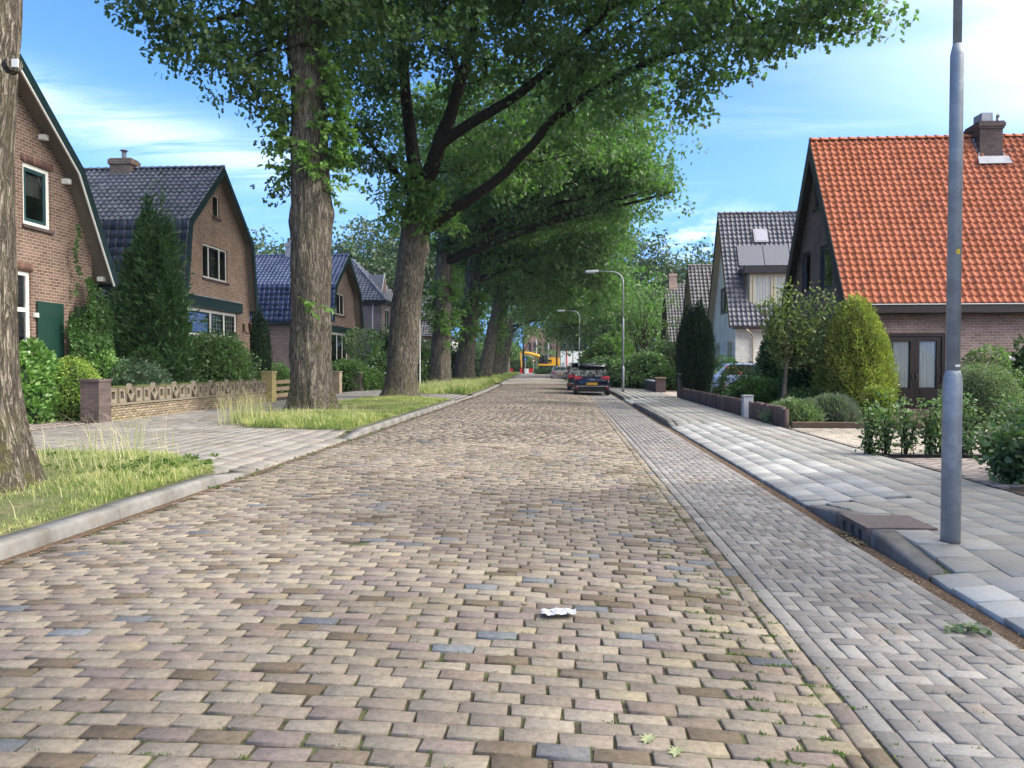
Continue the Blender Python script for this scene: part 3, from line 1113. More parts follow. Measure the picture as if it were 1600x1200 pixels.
# eastern pavement
ysR = np.concatenate([np.arange(-2, 20, .2), np.arange(20, 28, 1), np.arange(28, 35, .25), np.arange(35, 43, 1), np.arange(43, 50, .25), np.arange(50, 152, 2)])
pav = sheet('pavement', [2.60, 2.85, 3.1, 3.62, 4, 4.86], ysR, hP, m_joint, dz=-.028)
SP, BP = [], []
for i in range(8):
    for y in np.arange(1.5, 60, .3):
        yo = y + (.15 if i % 2 else 0)
        x = 4.69 - .3 * i
        if i >= 4 and in_cross_R(yo): continue
        if x - .15 < 2.70: continue
        SP.append((x, yo, 0))
for i in range(4):
    for y in np.arange(1.5, 60, .3):
        yo = y + (.15 if i % 2 else 0)
        if fade(yo, CR_, .2) < .3: continue
        BP.append((2.70 + .27 * i, yo, 0))
SP, BP = np.array(SP), np.array(BP)
for A in (SP, BP):
    A[:, 2] = hP(A[:, 0], np.clip(A[:, 1], 0, None)) + rng.normal(0, .0022, len(A))
def slope_of(A, h): return (h(A[:, 0] + .1, A[:, 1]) - h(A[:, 0] - .1, A[:, 1])) / .2, (h(A[:, 0], A[:, 1] + .1) - h(A[:, 0], A[:, 1] - .1)) / .2
SLOPE, SLY = slope_of(BP, hP)
SPX, SPY = slope_of(SP, hP)
SP[:, 0] += S(SP[:, 1]); BP[:, 0] += S(BP[:, 1])
tid = np.where(SP[:, 1] > 26, 4, rng.integers(0, 4, len(SP)))
pieces(pav, 'slab', [paver(.294, .294, .05, .003, .002) for _ in range(4)] + [paver(.295, .295, .02, 0, .001, cheap=True)],
       xf(SP, rng.normal(0, .004, len(SP)), SPX + rng.normal(0, .004, len(SP)), SPY + rng.normal(0, .004, len(SP))), m_slab, m_slab_many, 300, tid=tid)
pieces(pav, 'ramp_slab', [paver(.264, .294, .05, .004, .002) for _ in range(3)],
       xf(BP, rng.normal(0, .004, len(BP)), SLOPE + rng.normal(0, .004, len(BP)), SLY + rng.normal(0, .004, len(BP))), m_bslab, m_bslab_many, 300)
sheet('pavement', [2.8, 4.85], np.arange(60, 152, 4.), hP, m_slab_many, dz=.0)
# thin strip of narrow slabs behind the raised kerbs
for a, b in ((5.5, 8.3),):
    m = MB()
    yk = a
    while yk < b - .1:
        m.prism([(2.785, yk, .118), (2.83, yk, .118), (2.83, yk + .48, .118), (2.785, yk + .48, .118)], (0, 0, .004)); yk += .5

# front gardens and driveways as ground
sheet('garden_ground', [-60, -30, -11.2], np.arange(-10, 160, 10.), .085, m_soil)
sheet('garden_ground', [4.9, 20, 60], np.arange(-10, 160, 10.), .085, m_soil)
sheet('garden_lawn', [-60, -30, -24.5], np.arange(-10, 160, 10.), .10, m_ground)
sheet('garden_lawn', [20, 60], np.arange(-10, 160, 10.), .10, m_ground)


def court(name, x0, x1, y0, y1, mats, z=.118, l=.205, w=.104, along_x=True, n=300, cut=None):
    bed = sheet(name, [x0, x1], [y0, y1], z - .016, m_joint, shift=False)
    Q = []
    k = 0
    if along_x:
        y = y0 + w / 2
        while y < y1 - w / 2:
            x = x0 + l / 2 + (l / 2 if k % 2 else 0)
            while x < x1 - l / 2:
                if cut is None or cut(x, y): Q.append((x + random.uniform(-.003, .003), y + random.uniform(-.003, .003), z + random.uniform(-.003, .003)))
                x += l
            y += w; k += 1
    Q = np.array(Q)
    tid = np.where(Q[:, 1] > 16, 4, rng.integers(0, 4, len(Q)))
    pieces(bed, 'brick', [paver(l - .008, w - .008, .05, .005, .002) for _ in range(4)] + [paver(l - .008, w - .008, .02, 0, .002, cheap=True)],
           xf(Q, rng.normal(0, .01, len(Q)), rng.normal(0, .008, len(Q)), rng.normal(0, .008, len(Q))), mats[0], mats[1], n, tid=tid)
    return bed


court('driveway', 4.90, 9.4, 9.15, 11.95, (m_drive, m_drive_many))
court('courtyard', 4.90, 11.5, 12.1, 17.4, (m_beige, m_beige_many))
court('driveway', -14.2, -11.35, 12.4, 18.4, (m_drive, m_drive_many), n=150)
sheet('driveway', [4.92, 11.6], [33.6, 41.2], .112, m_drive_many, shift=False)
# steel edging between pavement and gardens
m = MB()
m.box((4.862, 4.0, .06), (4.872, 17.6, .128))
m.build('edging_strip', m_cast, None, kind='structure')

# ------------------------------------------------------------- roof tiles
def pantile(w, l, roll=.047, lip=.030, seg=8, mir=False):
    """curved roof tile: x along the eave, y up the slope, z out of the roof"""
    prof = [(0, .004), (.16, -.010), (.36, -.014), (.54, -.004), (.66, .55 * roll), (.78, roll), (.90, .72 * roll), (1.0, .012)]
    xs = [(p[0] - .5) * (w + .012) for p in prof]
    zs = [p[1] for p in prof]
    if mir: xs = [-a for a in xs][::-1]; zs = zs[::-1]
    n = len(xs)
    V = [(x, 0, z + lip - .024) for x, z in zip(xs, zs)] + [(x, 0, z + lip) for x, z in zip(xs, zs)] + [(x, l * .5, z + lip * .55) for x, z in zip(xs, zs)] + [(x, l + .04, z - .004) for x, z in zip(xs, zs)]
    F = []
    for k in range(3):
        for i in range(n - 1): F.append((k * n + i, k * n + i + 1, (k + 1) * n + i + 1, (k + 1) * n + i))
    return np.array(V), [np.array(F)]


def flat_tile(w, l, lip=.036, roll=.034):
    prof = [(0, -.03), (.03, .0), (.76, .002), (.83, roll), (.93, roll), (1.0, -.03)]
    xs = [(p[0] - .5) * (w - .014) for p in prof]
    n = len(xs)
    zs = [p[1] for p in prof]
    V = [(x, 0, z + lip - .028) for x, z in zip(xs, zs)] + [(x, 0, z + lip) for x, z in zip(xs, zs)] + [(x, l + .03, z) for x, z in zip(xs, zs)]
    F = []
    for k in range(2):
        for i in range(n - 1): F.append((k * n + i, k * n + i + 1, (k + 1) * n + i + 1, (k + 1) * n + i))
    return np.array(V), [np.array(F)]


def tile_plane(parent, name, O, U, D, width, length, tw, tl, templ, mats, nmax, skip=None, many_name=None):
    """O = eave corner, U along the eave, D up the slope"""
    U, D = U.normalized(), D.normalized()
    N = U.cross(D).normalized()
    nc, nr = max(1, round(width / tw)), max(1, round(length / tl))
    tw, tl = width / nc, length / nr
    A = []
    for r in range(nr):
        for c in range(nc):
            if skip and skip((c + .5) * tw, (r + .5) * tl): continue
            p = O + U * ((c + .5) * tw + random.uniform(-.002, .002)) + D * (r * tl + random.uniform(-.003, .003)) + N * random.uniform(-.002, .002)
            e = random.uniform(-.008, .008)
            M4 = np.eye(4)
            u2 = (U + D * e).normalized(); d2 = (D - U * e).normalized()
            M4[:3, 0], M4[:3, 1], M4[:3, 2], M4[:3, 3] = u2, d2, N, p
            A.append(M4)
    if nmax == 0:
        pieces(parent, name, templ, A, mats[1], mats[1], 0, many_name=many_name, smooth=False)
    else:
        pieces(parent, name, templ, A, mats[0], mats[1], nmax, many_name=many_name, smooth=False)


def ridge_row(parent, a, b, r, mats, L=.33, nmax=60):
    a, b = Vector(a), Vector(b)
    d = (b - a).normalized()
    n = max(1, round((b - a).length / L))
    L = (b - a).length / n
    V, seg = [], 7
    for y, rr, zz in ((-L * .04, r * 1.14, .012), (L * .12, r * 1.10, .008), (L * 1.0, r * .94, -.008)):
        for s in range(seg + 1):
            an = math.pi * s / seg
            V.append((rr * math.cos(an), y, rr * .8 * math.sin(an) + zz))
    F = [(k * (seg + 1) + s, k * (seg + 1) + s + 1, (k + 1) * (seg + 1) + s + 1, (k + 1) * (seg + 1) + s) for k in range(2) for s in range(seg)]
    cap = [tuple(range(seg, -1, -1))]
    side = d.cross(Vector((0, 0, 1))).normalized()
    up = side.cross(d)
    A = []
    for k in range(n):
        M4 = np.eye(4)
        M4[:3, 0], M4[:3, 1], M4[:3, 2], M4[:3, 3] = side, d, up, a + d * (k * L)
        A.append(M4)
    V0, F0 = np.array(V), [np.array(F), np.array(cap)]
    pieces(parent, 'ridge_tile', [(V0, F0)], A, mats[0], mats[1], nmax)


X_, Y_, Z_ = Vector((1, 0, 0)), Vector((0, 1, 0)), Vector((0, 0, 1))


def window(parent, O, U, V, N, u0, u1, v0, v1, cols=1, frame=m_white, sash=m_dark, fw=.07, sw=.05, transom=None, sill=None, glass=None, curtain=None,
           inset=.07, leaded=None, colw=None, name='window'):
    """framed window in an opening; N outward. sub-parts: sash, pane, sill, curtain"""
    glass = glass or m_glass
    m = MB()
    d0, d1 = -inset - .06, -inset + .012
    m.fbox(O, U, V, N, u0, u0 + fw, v0, v1, d0, d1)
    m.fbox(O, U, V, N, u1 - fw, u1, v0, v1, d0, d1)
    m.fbox(O, U, V, N, u0 + fw, u1 - fw, v0, v0 + fw, d0, d1)
    m.fbox(O, U, V, N, u0 + fw, u1 - fw, v1 - fw, v1, d0, d1)
    colw = colw or [1] * cols
    tot = sum(colw)
    w = (u1 - u0 - fw * (len(colw) + 1))
    edges, x = [], u0 + fw
    for i, c in enumerate(colw):
        ww = w * c / tot
        edges.append((x, x + ww)); x += ww
        if i < len(colw) - 1:
            m.fbox(O, U, V, N, x, x + fw, v0 + fw, v1 - fw, d0, d1); x += fw
    rowsv = [(v0 + fw, v1 - fw)]
    if transom is not None:
        tv = v0 + (v1 - v0) * transom
        for a, b in edges: m.fbox(O, U, V, N, a, b, tv - fw / 2, tv + fw / 2, d0, d1)
        rowsv = [(v0 + fw, tv - fw / 2), (tv + fw / 2, v1 - fw)]
    fr = m.build(name, frame, parent)
    sm = MB() if sash else None
    for a, b in edges:
        for ri, (c, d) in enumerate(rowsv):
            s = sw if sash else 0
            if sash:
                e0, e1 = -inset - .045, -inset + .002
                sm.fbox(O, U, V, N, a, a + s, c, d, e0, e1); sm.fbox(O, U, V, N, b - s, b, c, d, e0, e1)
                sm.fbox(O, U, V, N, a + s, b - s, c, c + s, e0, e1); sm.fbox(O, U, V, N, a + s, b - s, d - s, d, e0, e1)
            g = MB()
            g.fbox(O, U, V, N, a + s, b - s, c + s, d - s, -inset - .03, -inset - .022)
            g.build('pane', glass, fr)
            if leaded and ri == len(rowsv) - 1:
                lm = MB()
                for k in range(1, 4):
                    uu = a + s + (b - a - 2 * s) * k / 4
                    lm.fbox(O, U, V, N, uu - .006, uu + .006, c + s, d - s, -inset - .021, -inset - .012)
                for k in range(1, 4):
                    vv = c + s + (d - c - 2 * s) * k / 4
                    lm.fbox(O, U, V, N, a + s, b - s, vv - .005, vv + .005, -inset - .0215, -inset - .0125)
                lm.build('glazing_bars', m_lead, fr)
    if sash: sm.build('sash', sash, fr)
    if sill:
        sb = MB()
        sb.fbox(O, U, V, N, u0 - .06, u1 + .06, v0 - .09, v0 - .003, -.06, .07)
        sb.build('sill', sill, fr)
    if curtain:
        cm = MB()
        for a, b, c, d in curtain:
            n = max(6, int((b - a) / .035))
            pts = []
            for k in range(n + 1):
                pts.append((a + (b - a) * k / n, .022 * math.sin(k * 1.9) + .010 * math.sin(k * .7)))
            for k in range(n):
                (ua, da), (ub, db) = pts[k], pts[k + 1]
                cm.poly([O + U * ua + V * c + N * (-inset - .14 + da), O + U * ub + V * c + N * (-inset - .14 + db), O + U * ub + V * d + N * (-inset - .14 + db), O + U * ua + V * d + N * (-inset - .14 + da)])
        cm.build('curtain', m_curtain, fr)
    return fr


def chimney(parent, c, sx, sy, z0, z1, mat, pots=1, cowl=False):
    m = MB()
    m.box((c[0] - sx / 2, c[1] - sy / 2, z0), (c[0] + sx / 2, c[1] + sy / 2, z1))
    m.box((c[0] - sx / 2 - .05, c[1] - sy / 2 - .05, z1 - .25), (c[0] + sx / 2 + .05, c[1] + sy / 2 + .05, z1 - .06))
    ch = m.build('chimney', mat, parent)
    m = MB()
    for k in range(pots):
        x = c[0] + (k - (pots - 1) / 2) * .35
        m.tube([(x, c[1], z1), (x, c[1], z1 + .28), (x, c[1], z1 + .3)], [.09, .09, .11], 10)
        if cowl:
            m.tube([(x, c[1], z1 + .36), (x, c[1], z1 + .44)], [.17, .02], 10)
            for a in range(3): m.tube([(x + .09 * math.cos(a * 2.1), c[1] + .09 * math.sin(a * 2.1), z1 + .28), (x + .09 * math.cos(a * 2.1), c[1] + .09 * math.sin(a * 2.1), z1 + .38)], .01, 4)
    m.build('chimney_pot', m_lead if cowl else m_cast, ch)
    return ch


def profile_offset_y(prof, z):
    return None


def gable_house(name, label, Xf, sgn, prof, depth, wall, roof_side, roof_over=.32, windows=(), tiles=None, barge=m_green, barge_h=.28, soffit=m_soffit, gable_mat=None,
                purlins=False, ridge=True, whiteline=False, inner=.28, chim=None, extra_holes=(), nmax=0, group=None, eave_h=None, back=True, side_holes=()):
    """house whose gable faces the street. Xf: street edge of the roof; sgn=+1 if the street lies towards +X.
    prof: roof outline from south eave over the ridge to the north eave, (y,z) points."""
    ys = [p[0] for p in prof]
    yc = (min(ys) + max(ys)) / 2
    root = thing(name, label, 'house', (Xf - sgn * depth / 2, yc, .1), group)
    N = X_ * sgn
    Xw = Xf - sgn * roof_over          # wall plane
    Xb = Xf - sgn * depth              # back of the roof
    # wall outline a little inside the roof underside
    def under(p, q, r, d):
        return None
    pin = []
    n = len(prof)
    for i, (y, z) in enumerate(prof):
        # inward offset of the outline by 'th'
        th = .10
        a = Vector((prof[max(i - 1, 0)][0], prof[max(i - 1, 0)][1])); b = Vector((y, z)); c = Vector((prof[min(i + 1, n - 1)][0], prof[min(i + 1, n - 1)][1]))
        d1 = (b - a).normalized() if i else None
        d2 = (c - b).normalized() if i < n - 1 else None
        if d1 is None: d1 = d2
        if d2 is None: d2 = d1
        n1, n2 = Vector((d1.y, -d1.x)), Vector((d2.y, -d2.x))
        nn = (n1 + n2).normalized()
        k = th / max(.3, nn.dot(n1))
        pin.append((b.x + nn.x * k, b.y + nn.y * k))
    def ontowall(y):       # z of inner outline at y
        for (a, za), (b, zb) in zip(pin, pin[1:]):
            if min(a, b) <= y <= max(a, b) and abs(b - a) > 1e-6: return za + (zb - za) * (y - a) / (b - a)
        return pin[0][1]
    wy0, wy1 = min(p[0] for p in pin) + inner, max(p[0] for p in pin) - inner
    mid = [p for p in pin if wy0 < p[0] < wy1]
    outline = [(wy0, 0.0), (wy1, 0.0), (wy1, ontowall(wy1))] + mid[::-1] + [(wy0, ontowall(wy0))]
    holes = [[(w['u0'], w['v0']), (w['u1'], w['v0']), (w['u1'], w['v1']), (w['u0'], w['v1'])] for w in windows]
    O = Vector((Xw, 0, 0))
    th = .24
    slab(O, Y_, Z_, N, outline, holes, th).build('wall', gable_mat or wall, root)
    # side and back walls
    zs0, zs1 = ontowall(wy0), ontowall(wy1)
    m = MB()
    Xi = Xw - sgn * th
    m.box((Xi, wy0, 0), (Xb + sgn * .3, wy0 + th, zs0 - .02)) if not side_holes else None
    m.box((Xi, wy1 - th, 0), (Xb + sgn * .3, wy1, zs1 - .02))
    m.prism([(Xb + sgn * .3, a, b) for a, b in outline], (-sgn * -.2, 0, 0))
    m.build('wall', wall, root)
    m = MB()   # floors inside
    m.box((Xi, wy0 + th, 2.85), (Xb + sgn * .55, wy1 - th, 2.95))
    m.box((Xi - sgn * 3.2, wy0 + th, .1), (Xi - sgn * 3.3, wy1 - th, min(zs0, 5.6)))
    m.build('interior', m_interior, root)
    for w in windows:
        kw = {k: v for k, v in w.items() if k not in ('u0', 'u1', 'v0', 'v1')}
        window(root, O, Y_, Z_, N, w['u0'], w['u1'], w['v0'], w['v1'], **kw)
        if w.get('sill') is not None:
            pass
    # roof shell
    m = MB()
    for (ya, za), (yb, zb) in zip(prof, prof[1:]):
        d = Vector((0, yb - ya, zb - za)).normalized()
        nn = Vector((0, -d.z, d.y))
        q = [(Xf - sgn * .02, ya, za), (Xf - sgn * .02, yb, zb), (Xf - sgn * .02, yb + -nn.y * .07, zb - nn.z * .07), (Xf - sgn * .02, ya - nn.y * .07, za - nn.z * .07)]
        m.prism(q, (-sgn * (depth - .02), 0, 0))
    rf = m.build('roof', soffit, root)
    # barge boards on the street edge
    m, wl = MB(), MB()
    for i, ((ya, za), (yb, zb)) in enumerate(zip(prof, prof[1:])):
        A, B = Vector((Xf, ya, za)), Vector((Xf, yb, zb))
        ia, ib = Vector(pin[i]) - Vector(prof[i]), Vector(pin[i + 1]) - Vector(prof[i + 1])
        sc = barge_h / .10
        A2 = Vector((Xf, ya + ia.x * sc, za + ia.y * sc)); B2 = Vector((Xf, yb + ib.x * sc, zb + ib.y * sc))
        up = .035
        A1 = A - (A2 - A) * (up / barge_h); B1 = B - (B2 - B) * (up / barge_h)
        m.prism([A1, B1, B2, A2], (sgn * .035, 0, 0))
        if whiteline:
            A3 = A2 + (A2 - A) * .16; B3 = B2 + (B2 - B) * .16
            wl.prism([A2, B2, B3, A3], (sgn * .045, 0, 0))
    m.build('bargeboard', barge, rf)
    if whiteline: wl.build('bargeboard_trim', m_white, rf)
    if purlins:
        for (y, z) in purlins:
            pm = MB()
            pm.box((Xw, y - .07, z - .07), (Xw + sgn * .20, y + .07, z + .07))
            pm.build('purlin_end', m_white if barge is m_green else m_soffit_cream, root)
    # gutters on both eaves
    for (y, z), s in ((prof[0], -1), (prof[-1], 1)):
        m = MB()
        m.box((Xf - sgn * .1, y, z - .13), (Xb, y + s * .13, z - .01))
        m.build('gutter', barge if barge is not m_soffit_cream else m_fascia, root)
    # tiles
    if tiles:
        for i, ((ya, za), (yb, zb)) in enumerate(zip(prof, prof[1:])):
            up = zb > za
            lo, hi = (Vector((0, ya, za)), Vector((0, yb, zb))) if up else (Vector((0, yb, zb)), Vector((0, ya, za)))
            D = (hi - lo)
            L = D.length
            D.normalize()
            # U so that U x D points outward
            if up:   # south slope: outward normal has -y
                U = X_
                Ox = min(Xf, Xb)
            else:
                U = -X_
                Ox = max(Xf, Xb)
            Nn = U.cross(D)
            tset = tiles.get('low' if (len(prof) == 5 and i in (0, 3)) else 'up')
            templ, tw, tl, mats = tset
            lo2 = Vector((Ox, lo.y, lo.z)) + Nn * .03
            tile_plane(root, 'roof_tile', lo2, U, D, depth, L, tw, tl, templ, mats, (nmax if up and ((len(prof) == 3) or i in tiles.get('single', (0, 1))) else 0), skip=tiles.get('skip') if up else None, many_name='roof_tile')
        k = len(prof) // 2
        if ridge: ridge_row(root, (Xf, prof[k][0], prof[k][1] + .02), (Xb, prof[k][0], prof[k][1] + .02), .12, tiles['up'][3], nmax=40 if nmax else 0)
    if chim:
        for c in chim: chimney(root, *c)
    return root


def lintel(parent, O, U, V, N, u0, u1, v, mat, h=.21):
    """soldier course of upright bricks over an opening, each slightly proud"""
    A = []
    n = int((u1 - u0 + .2) / .072)
    tm = (np.array([(-.03, -h / 2, -.02), (.03, -h / 2, -.02), (.03, h / 2, -.02), (-.03, h / 2, -.02), (-.03, -h / 2, .012), (.03, -h / 2, .012), (.03, h / 2, .012), (-.03, h / 2, .012)]),
          [np.array([(0, 1, 5, 4), (1, 2, 6, 5), (2, 3, 7, 6), (3, 0, 4, 7), (4, 5, 6, 7)])])
    for k in range(n):
        M4 = np.eye(4)
        p = O + U * (u0 - .1 + (k + .5) * (u1 - u0 + .2) / n) + V * (v + h / 2 + .01) + N * random.uniform(0, .004)
        M4[:3, 0], M4[:3, 1], M4[:3, 2], M4[:3, 3] = U, V, N, p
        A.append(M4)
    pieces(parent, 'soldier_brick', [tm], A, mat[0], mat[1], 60)


LB = [(0, (.13, .07, .055)), (.4, (.19, .105, .08)), (.7, (.11, .065, .055)), (.9, (.22, .13, .10))]
m_soldier = P2('soldier_brick', LB)
TB = lambda w, l, mats: ([pantile(w, l)], w, l, mats)

# --- nearest house on the west side
p1 = [(11.45, 4.05), (13.1, 7.1), (17.2, 10.75), (21.3, 7.1), (22.95, 4.05)]
bt = {'up': TB(.24, .30, (m_btile, m_btile_many)), 'low': ([flat_tile(.30, .33)], .30, .33, (m_btile, m_btile_many))}
h1 = gable_house('brick_house', 'brown brick gambrel house with dark green bargeboards and an open green shutter', -13.8, 1, p1, 10.5, m_wallH1, None, roof_over=.5,
                 windows=[dict(u0=19.5, u1=20.6, v0=5.25, v1=6.9, frame=m_white, sash=m_sash, sill=m_pillar, curtain=[(19.6, 20.5, 6.1, 6.8)], fw=.11, sw=.09),
                          dict(u0=18.1, u1=19.75, v0=1.0, v1=4.0, frame=m_white, sash=None, sill=m_pillar, transom=.66, fw=.11, curtain=[(18.2, 19.65, 1.1, 1.95)])],
                 tiles=bt, whiteline=True, barge_h=.24, purlins=[(20.2, 7.72), (19.0, 8.8), (21.15, 6.75), (22.3, 5.3), (22.75, 4.15)], inner=.42)
O1 = Vector((-14.3, 0, 0))
lintel(h1, O1, Y_, Z_, X_, 19.5, 20.6, 6.9, m_soldier)
lintel(h1, O1, Y_, Z_, X_, 18.1, 19.75, 4.0, m_soldier)
m = MB(); m.fbox(O1, Y_, Z_, X_, 19.92, 21.0, 1.0, 3.25, .03, .07)
sh = m.build('shutter', m_shutter, h1, bevel=.006)
m = MB(); m.fbox(O1, Y_, Z_, X_, 19.92, 21.0, 2.86, 2.90, .071, .08)
m.build('shutter_batten', m_shutter, sh)
for z in (1.2, 2.8):
    m = MB(); m.fbox(O1, Y_, Z_, X_, 19.80, 19.92, z, z + .12, .02, .10); m.build('shutter_hinge', m_white, sh)

# --- second house west
p2 = [(27.15, 3.95), (27.6, 6.85), (30.5, 9.5), (33.4, 6.85), (33.85, 3.95)]
h2 = gable_house('brick_house', 'warm brick gambrel house with black tiled roof, leaded bay window and brass wall lantern', -13.8, 1, p2, 10.5, m_wallH2, None, roof_over=.32,
                 windows=[dict(u0=30.15, u1=30.75, v0=7.5, v1=8.4, frame=m_white, sash=m_dark, sill=m_pillar, fw=.05),
                          dict(u0=29.25, u1=31.45, v0=4.95, v1=6.3, frame=m_white, sash=m_dark, sill=m_pillar, colw=[.7, 1.3, .8], fw=.07, curtain=[(29.9, 30.7, 5.0, 6.2)]),
                          dict(u0=27.95, u1=32.35, v0=1.0, v1=3.72, frame=m_white, sash=m_dark, sill=m_pillar, colw=[1.5, .9, .8], transom=.62, fw=.12, sw=.06, leaded=True)],
                 tiles={'up': TB(.235, .285, (m_btile, m_btile_many)), 'low': ([flat_tile(.30, .31)], .30, .31, (m_btile, m_btile_many)), 'single': (0,)},
                 barge_h=.22, chim=[((-18.0, 30.5), .9, .6, 8.8, 9.92, m_wallH2, 1, True)], nmax=300, inner=.06)
O2 = Vector((-14.12, 0, 0))
m = MB(); m.fbox(O2, Y_, Z_, X_, 27.75, 32.6, 3.74, 4.16, .002, .16)
m.build('lintel_board', m_green, h2, bevel=.01)
m = MB(); m.fbox(O2, Y_, Z_, X_, 27.75, 32.6, 4.165, 4.20, .002, .19)
m.build('lead_flashing', m_lead, h2)
m = MB()
c = Vector((-13.83, 33.05, 3.15))
m.tube([(c.x, c.y, c.z + .16), (c.x, c.y, c.z + .28)], [.11, .02], 6)
m.tube([(c.x, c.y, c.z - .14), (c.x, c.y, c.z + .16)], [.06, .10], 6)
m.tube([(c.x, c.y, c.z - .22), (c.x, c.y, c.z - .14)], [.02, .06], 6)
m.tube([(c.x, c.y, c.z - .22), (c.x - .14, c.y - .02, c.z - .26), (c.x - .26, c.y - .05, c.z - .1), (c.x - .28, c.y - .05, c.z + .12)], .02, 6)
m.box((-14.118, c.y - .12, c.z - .12), (-14.09, c.y + .02, c.z + .18))
m.build('wall_lantern', m_copper, h2)
m = MB(); m.fbox(O2, Y_, Z_, X_, 32.75, 32.85, 2.35, 2.5, .002, .02); m.build('house_number_plate', m_white, h2)
m = MB(); m.fbox(O2, Y_, Z_, X_, 31.4, 32.2, 1.15, 2.6, -.2, -.18); m.build('blind', m_orange_panel, h2)

# --- third house west, blue glazed roof
p3 = [(45.75, 4.15), (46.4, 6.45), (49.3, 8.65), (52.2, 6.45), (52.85, 4.15)]
h3 = gable_house('brick_house', 'brick gambrel house with shiny blue glazed roof tiles behind the ivy-tufted trunk', -14.0, 1, p3, 11, m_wallH3, None, roof_over=.5,
                 windows=[dict(u0=47.4, u1=49.9, v0=4.75, v1=6.15, frame=m_white, sash=m_dark, sill=m_pillar, cols=3),
                          dict(u0=46.5, u1=50.6, v0=1.0, v1=3.6, frame=m_white, sash=m_dark, colw=[1.6, 1, .8], fw=.14)],
                 tiles={'up': TB(.25, .31, (m_utile, m_utile_many)), 'low': ([flat_tile(.31, .33)], .31, .33, (m_utile, m_utile_many))}, barge_h=.26, inner=.12,
                 chim=[((-18.0, 49.3), .35, .35, 8.2, 9.5, m_lead, 1, False)], nmax=0)
O3 = Vector((-14.5, 0, 0))
m = MB(); m.fbox(O3, Y_, Z_, X_, 46.3, 51.2, 3.62, 4.0, .002, .14); m.build('lintel_board', m_green, h3)


# --- fourth house west: two storeys, hipped roof
def hip_house(name, label, X0, X1, Y0, Y1, ze, zr, wall, mats, wins=(), group=None, over=.45, pipes=()):
    root = thing(name, label, 'house', ((X0 + X1) / 2, (Y0 + Y1) / 2, .1), group)
    xa, xb = min(X0, X1), max(X0, X1)
    street = xb if X0 > X1 else xa       # X0 is the street side
    sg = 1 if X0 > X1 else -1
    O = Vector((X0, 0, 0))
    slab(O, Y_, Z_, X_ * sg, [(Y0, 0), (Y1, 0), (Y1, ze), (Y0, ze)], [[(w['u0'], w['v0']), (w['u1'], w['v0']), (w['u1'], w['v1']), (w['u0'], w['v1'])] for w in wins], .24).build('wall', wall, root)
    m = MB()
    m.box((X0 - sg * .24, Y0, 0), (X1, Y0 + .24, ze)); m.box((X0 - sg * .24, Y1 - .24, 0), (X1, Y1, ze)); m.box((X1, Y0 + .24, 0), (X1 + sg * .24, Y1 - .24, ze))
    m.build('wall', wall, root)
    m = MB(); m.box((X0 - sg * 3, Y0 + .3, .1), (X0 - sg * 3.1, Y1 - .3, ze - .1)); m.box((X0 - sg * .25, Y0 + .3, 2.9), (X0 - sg * 3, Y1 - .3, 3.0)); m.build('interior', m_interior, root)
    for w in wins:
        kw = {k: v for k, v in w.items() if k not in ('u0', 'u1', 'v0', 'v1')}
        window(root, O, Y_, Z_, X_ * sg, w['u0'], w['u1'], w['v0'], w['v1'], **kw)
    # hip roof
    ya, yb, x_a, x_b = Y0 - over, Y1 + over, xa - over, xb + over
    half = (yb - ya) / 2
    yc = (ya + yb) / 2
    r0, r1 = Vector((x_a + half * .8, yc, zr)), Vector((x_b - half * .8, yc, zr))
    c = [Vector((x_a, ya, ze)), Vector((x_b, ya, ze)), Vector((x_b, yb, ze)), Vector((x_a, yb, ze))]
    m = MB()
    m.poly([c[0], c[1], r1, r0]); m.poly([c[1], c[2], r1]); m.poly([c[2], c[3], r0, r1]); m.poly([c[3], c[0], r0])
    m.prism([p - Z_ * .16 for p in c], (0, 0, .16))
    m.build('roof', m_fascia, root)
    # tile courses on each face, clipped to the hips
    for (a, b, t0, t1) in ((c[0], c[1], r0, r1), (c[1], c[2], r1, r1), (c[2], c[3], r1, r0)):
        U = (b - a).normalized(); W = (b - a).length
        mid = (t0 + t1) / 2
        nrm = U.cross(mid - a); nrm.normalize()
        D = nrm.cross(U).normalized()
        H = (t0 - a).dot(D)
        s0, s1 = (t0 - a).dot(U), (t1 - a).dot(U)
        tile_plane(root, 'roof_tile', a + nrm * .03, U, D, W, H, .30, .34, [pantile(.30, .34)], mats, 0,
                   skip=lambda u, v, s0=s0, s1=s1, W=W, H=H: not (s0 * v / H - .12 < u < W - (W - s1) * v / H + .12))
    ridge_row(root, r0 + Z_ * .03, r1 + Z_ * .03, .12, mats, nmax=0)
    ridge_row(root, r1 + Z_ * .03, c[1] + Z_ * .05, .11, mats, nmax=0)
    ridge_row(root, r1 + Z_ * .03, c[2] + Z_ * .05, .11, mats, nmax=0)
    for (px, py) in pipes:
        m = MB(); m.tube([(px, py, ze - .1), (px + .05 * sg, py - .05, ze - .4), (px, py, ze - .8), (px, py, .1)], .05, 8); m.build('downpipe', m_white, root)
    return root


h4 = hip_house('detached_house', 'two storey purple brick house with hipped dark roof and white downpipe', -14.2, -23, 59, 68, 6.5, 10.3, m_wallH4, (m_btile, m_btile_many),
               wins=[dict(u0=60.2, u1=61.8, v0=4.3, v1=6.0, cols=2, sash=m_dark, sill=m_white), dict(u0=64.2, u1=66, v0=4.3, v1=6.0, cols=2, sash=m_dark),
                     dict(u0=60.2, u1=62.6, v0=1, v1=3.0, cols=2, sash=m_dark), dict(u0=64.2, u1=66, v0=1, v1=3.0, cols=2, sash=m_dark)], pipes=[(-14.9, 58.94)])
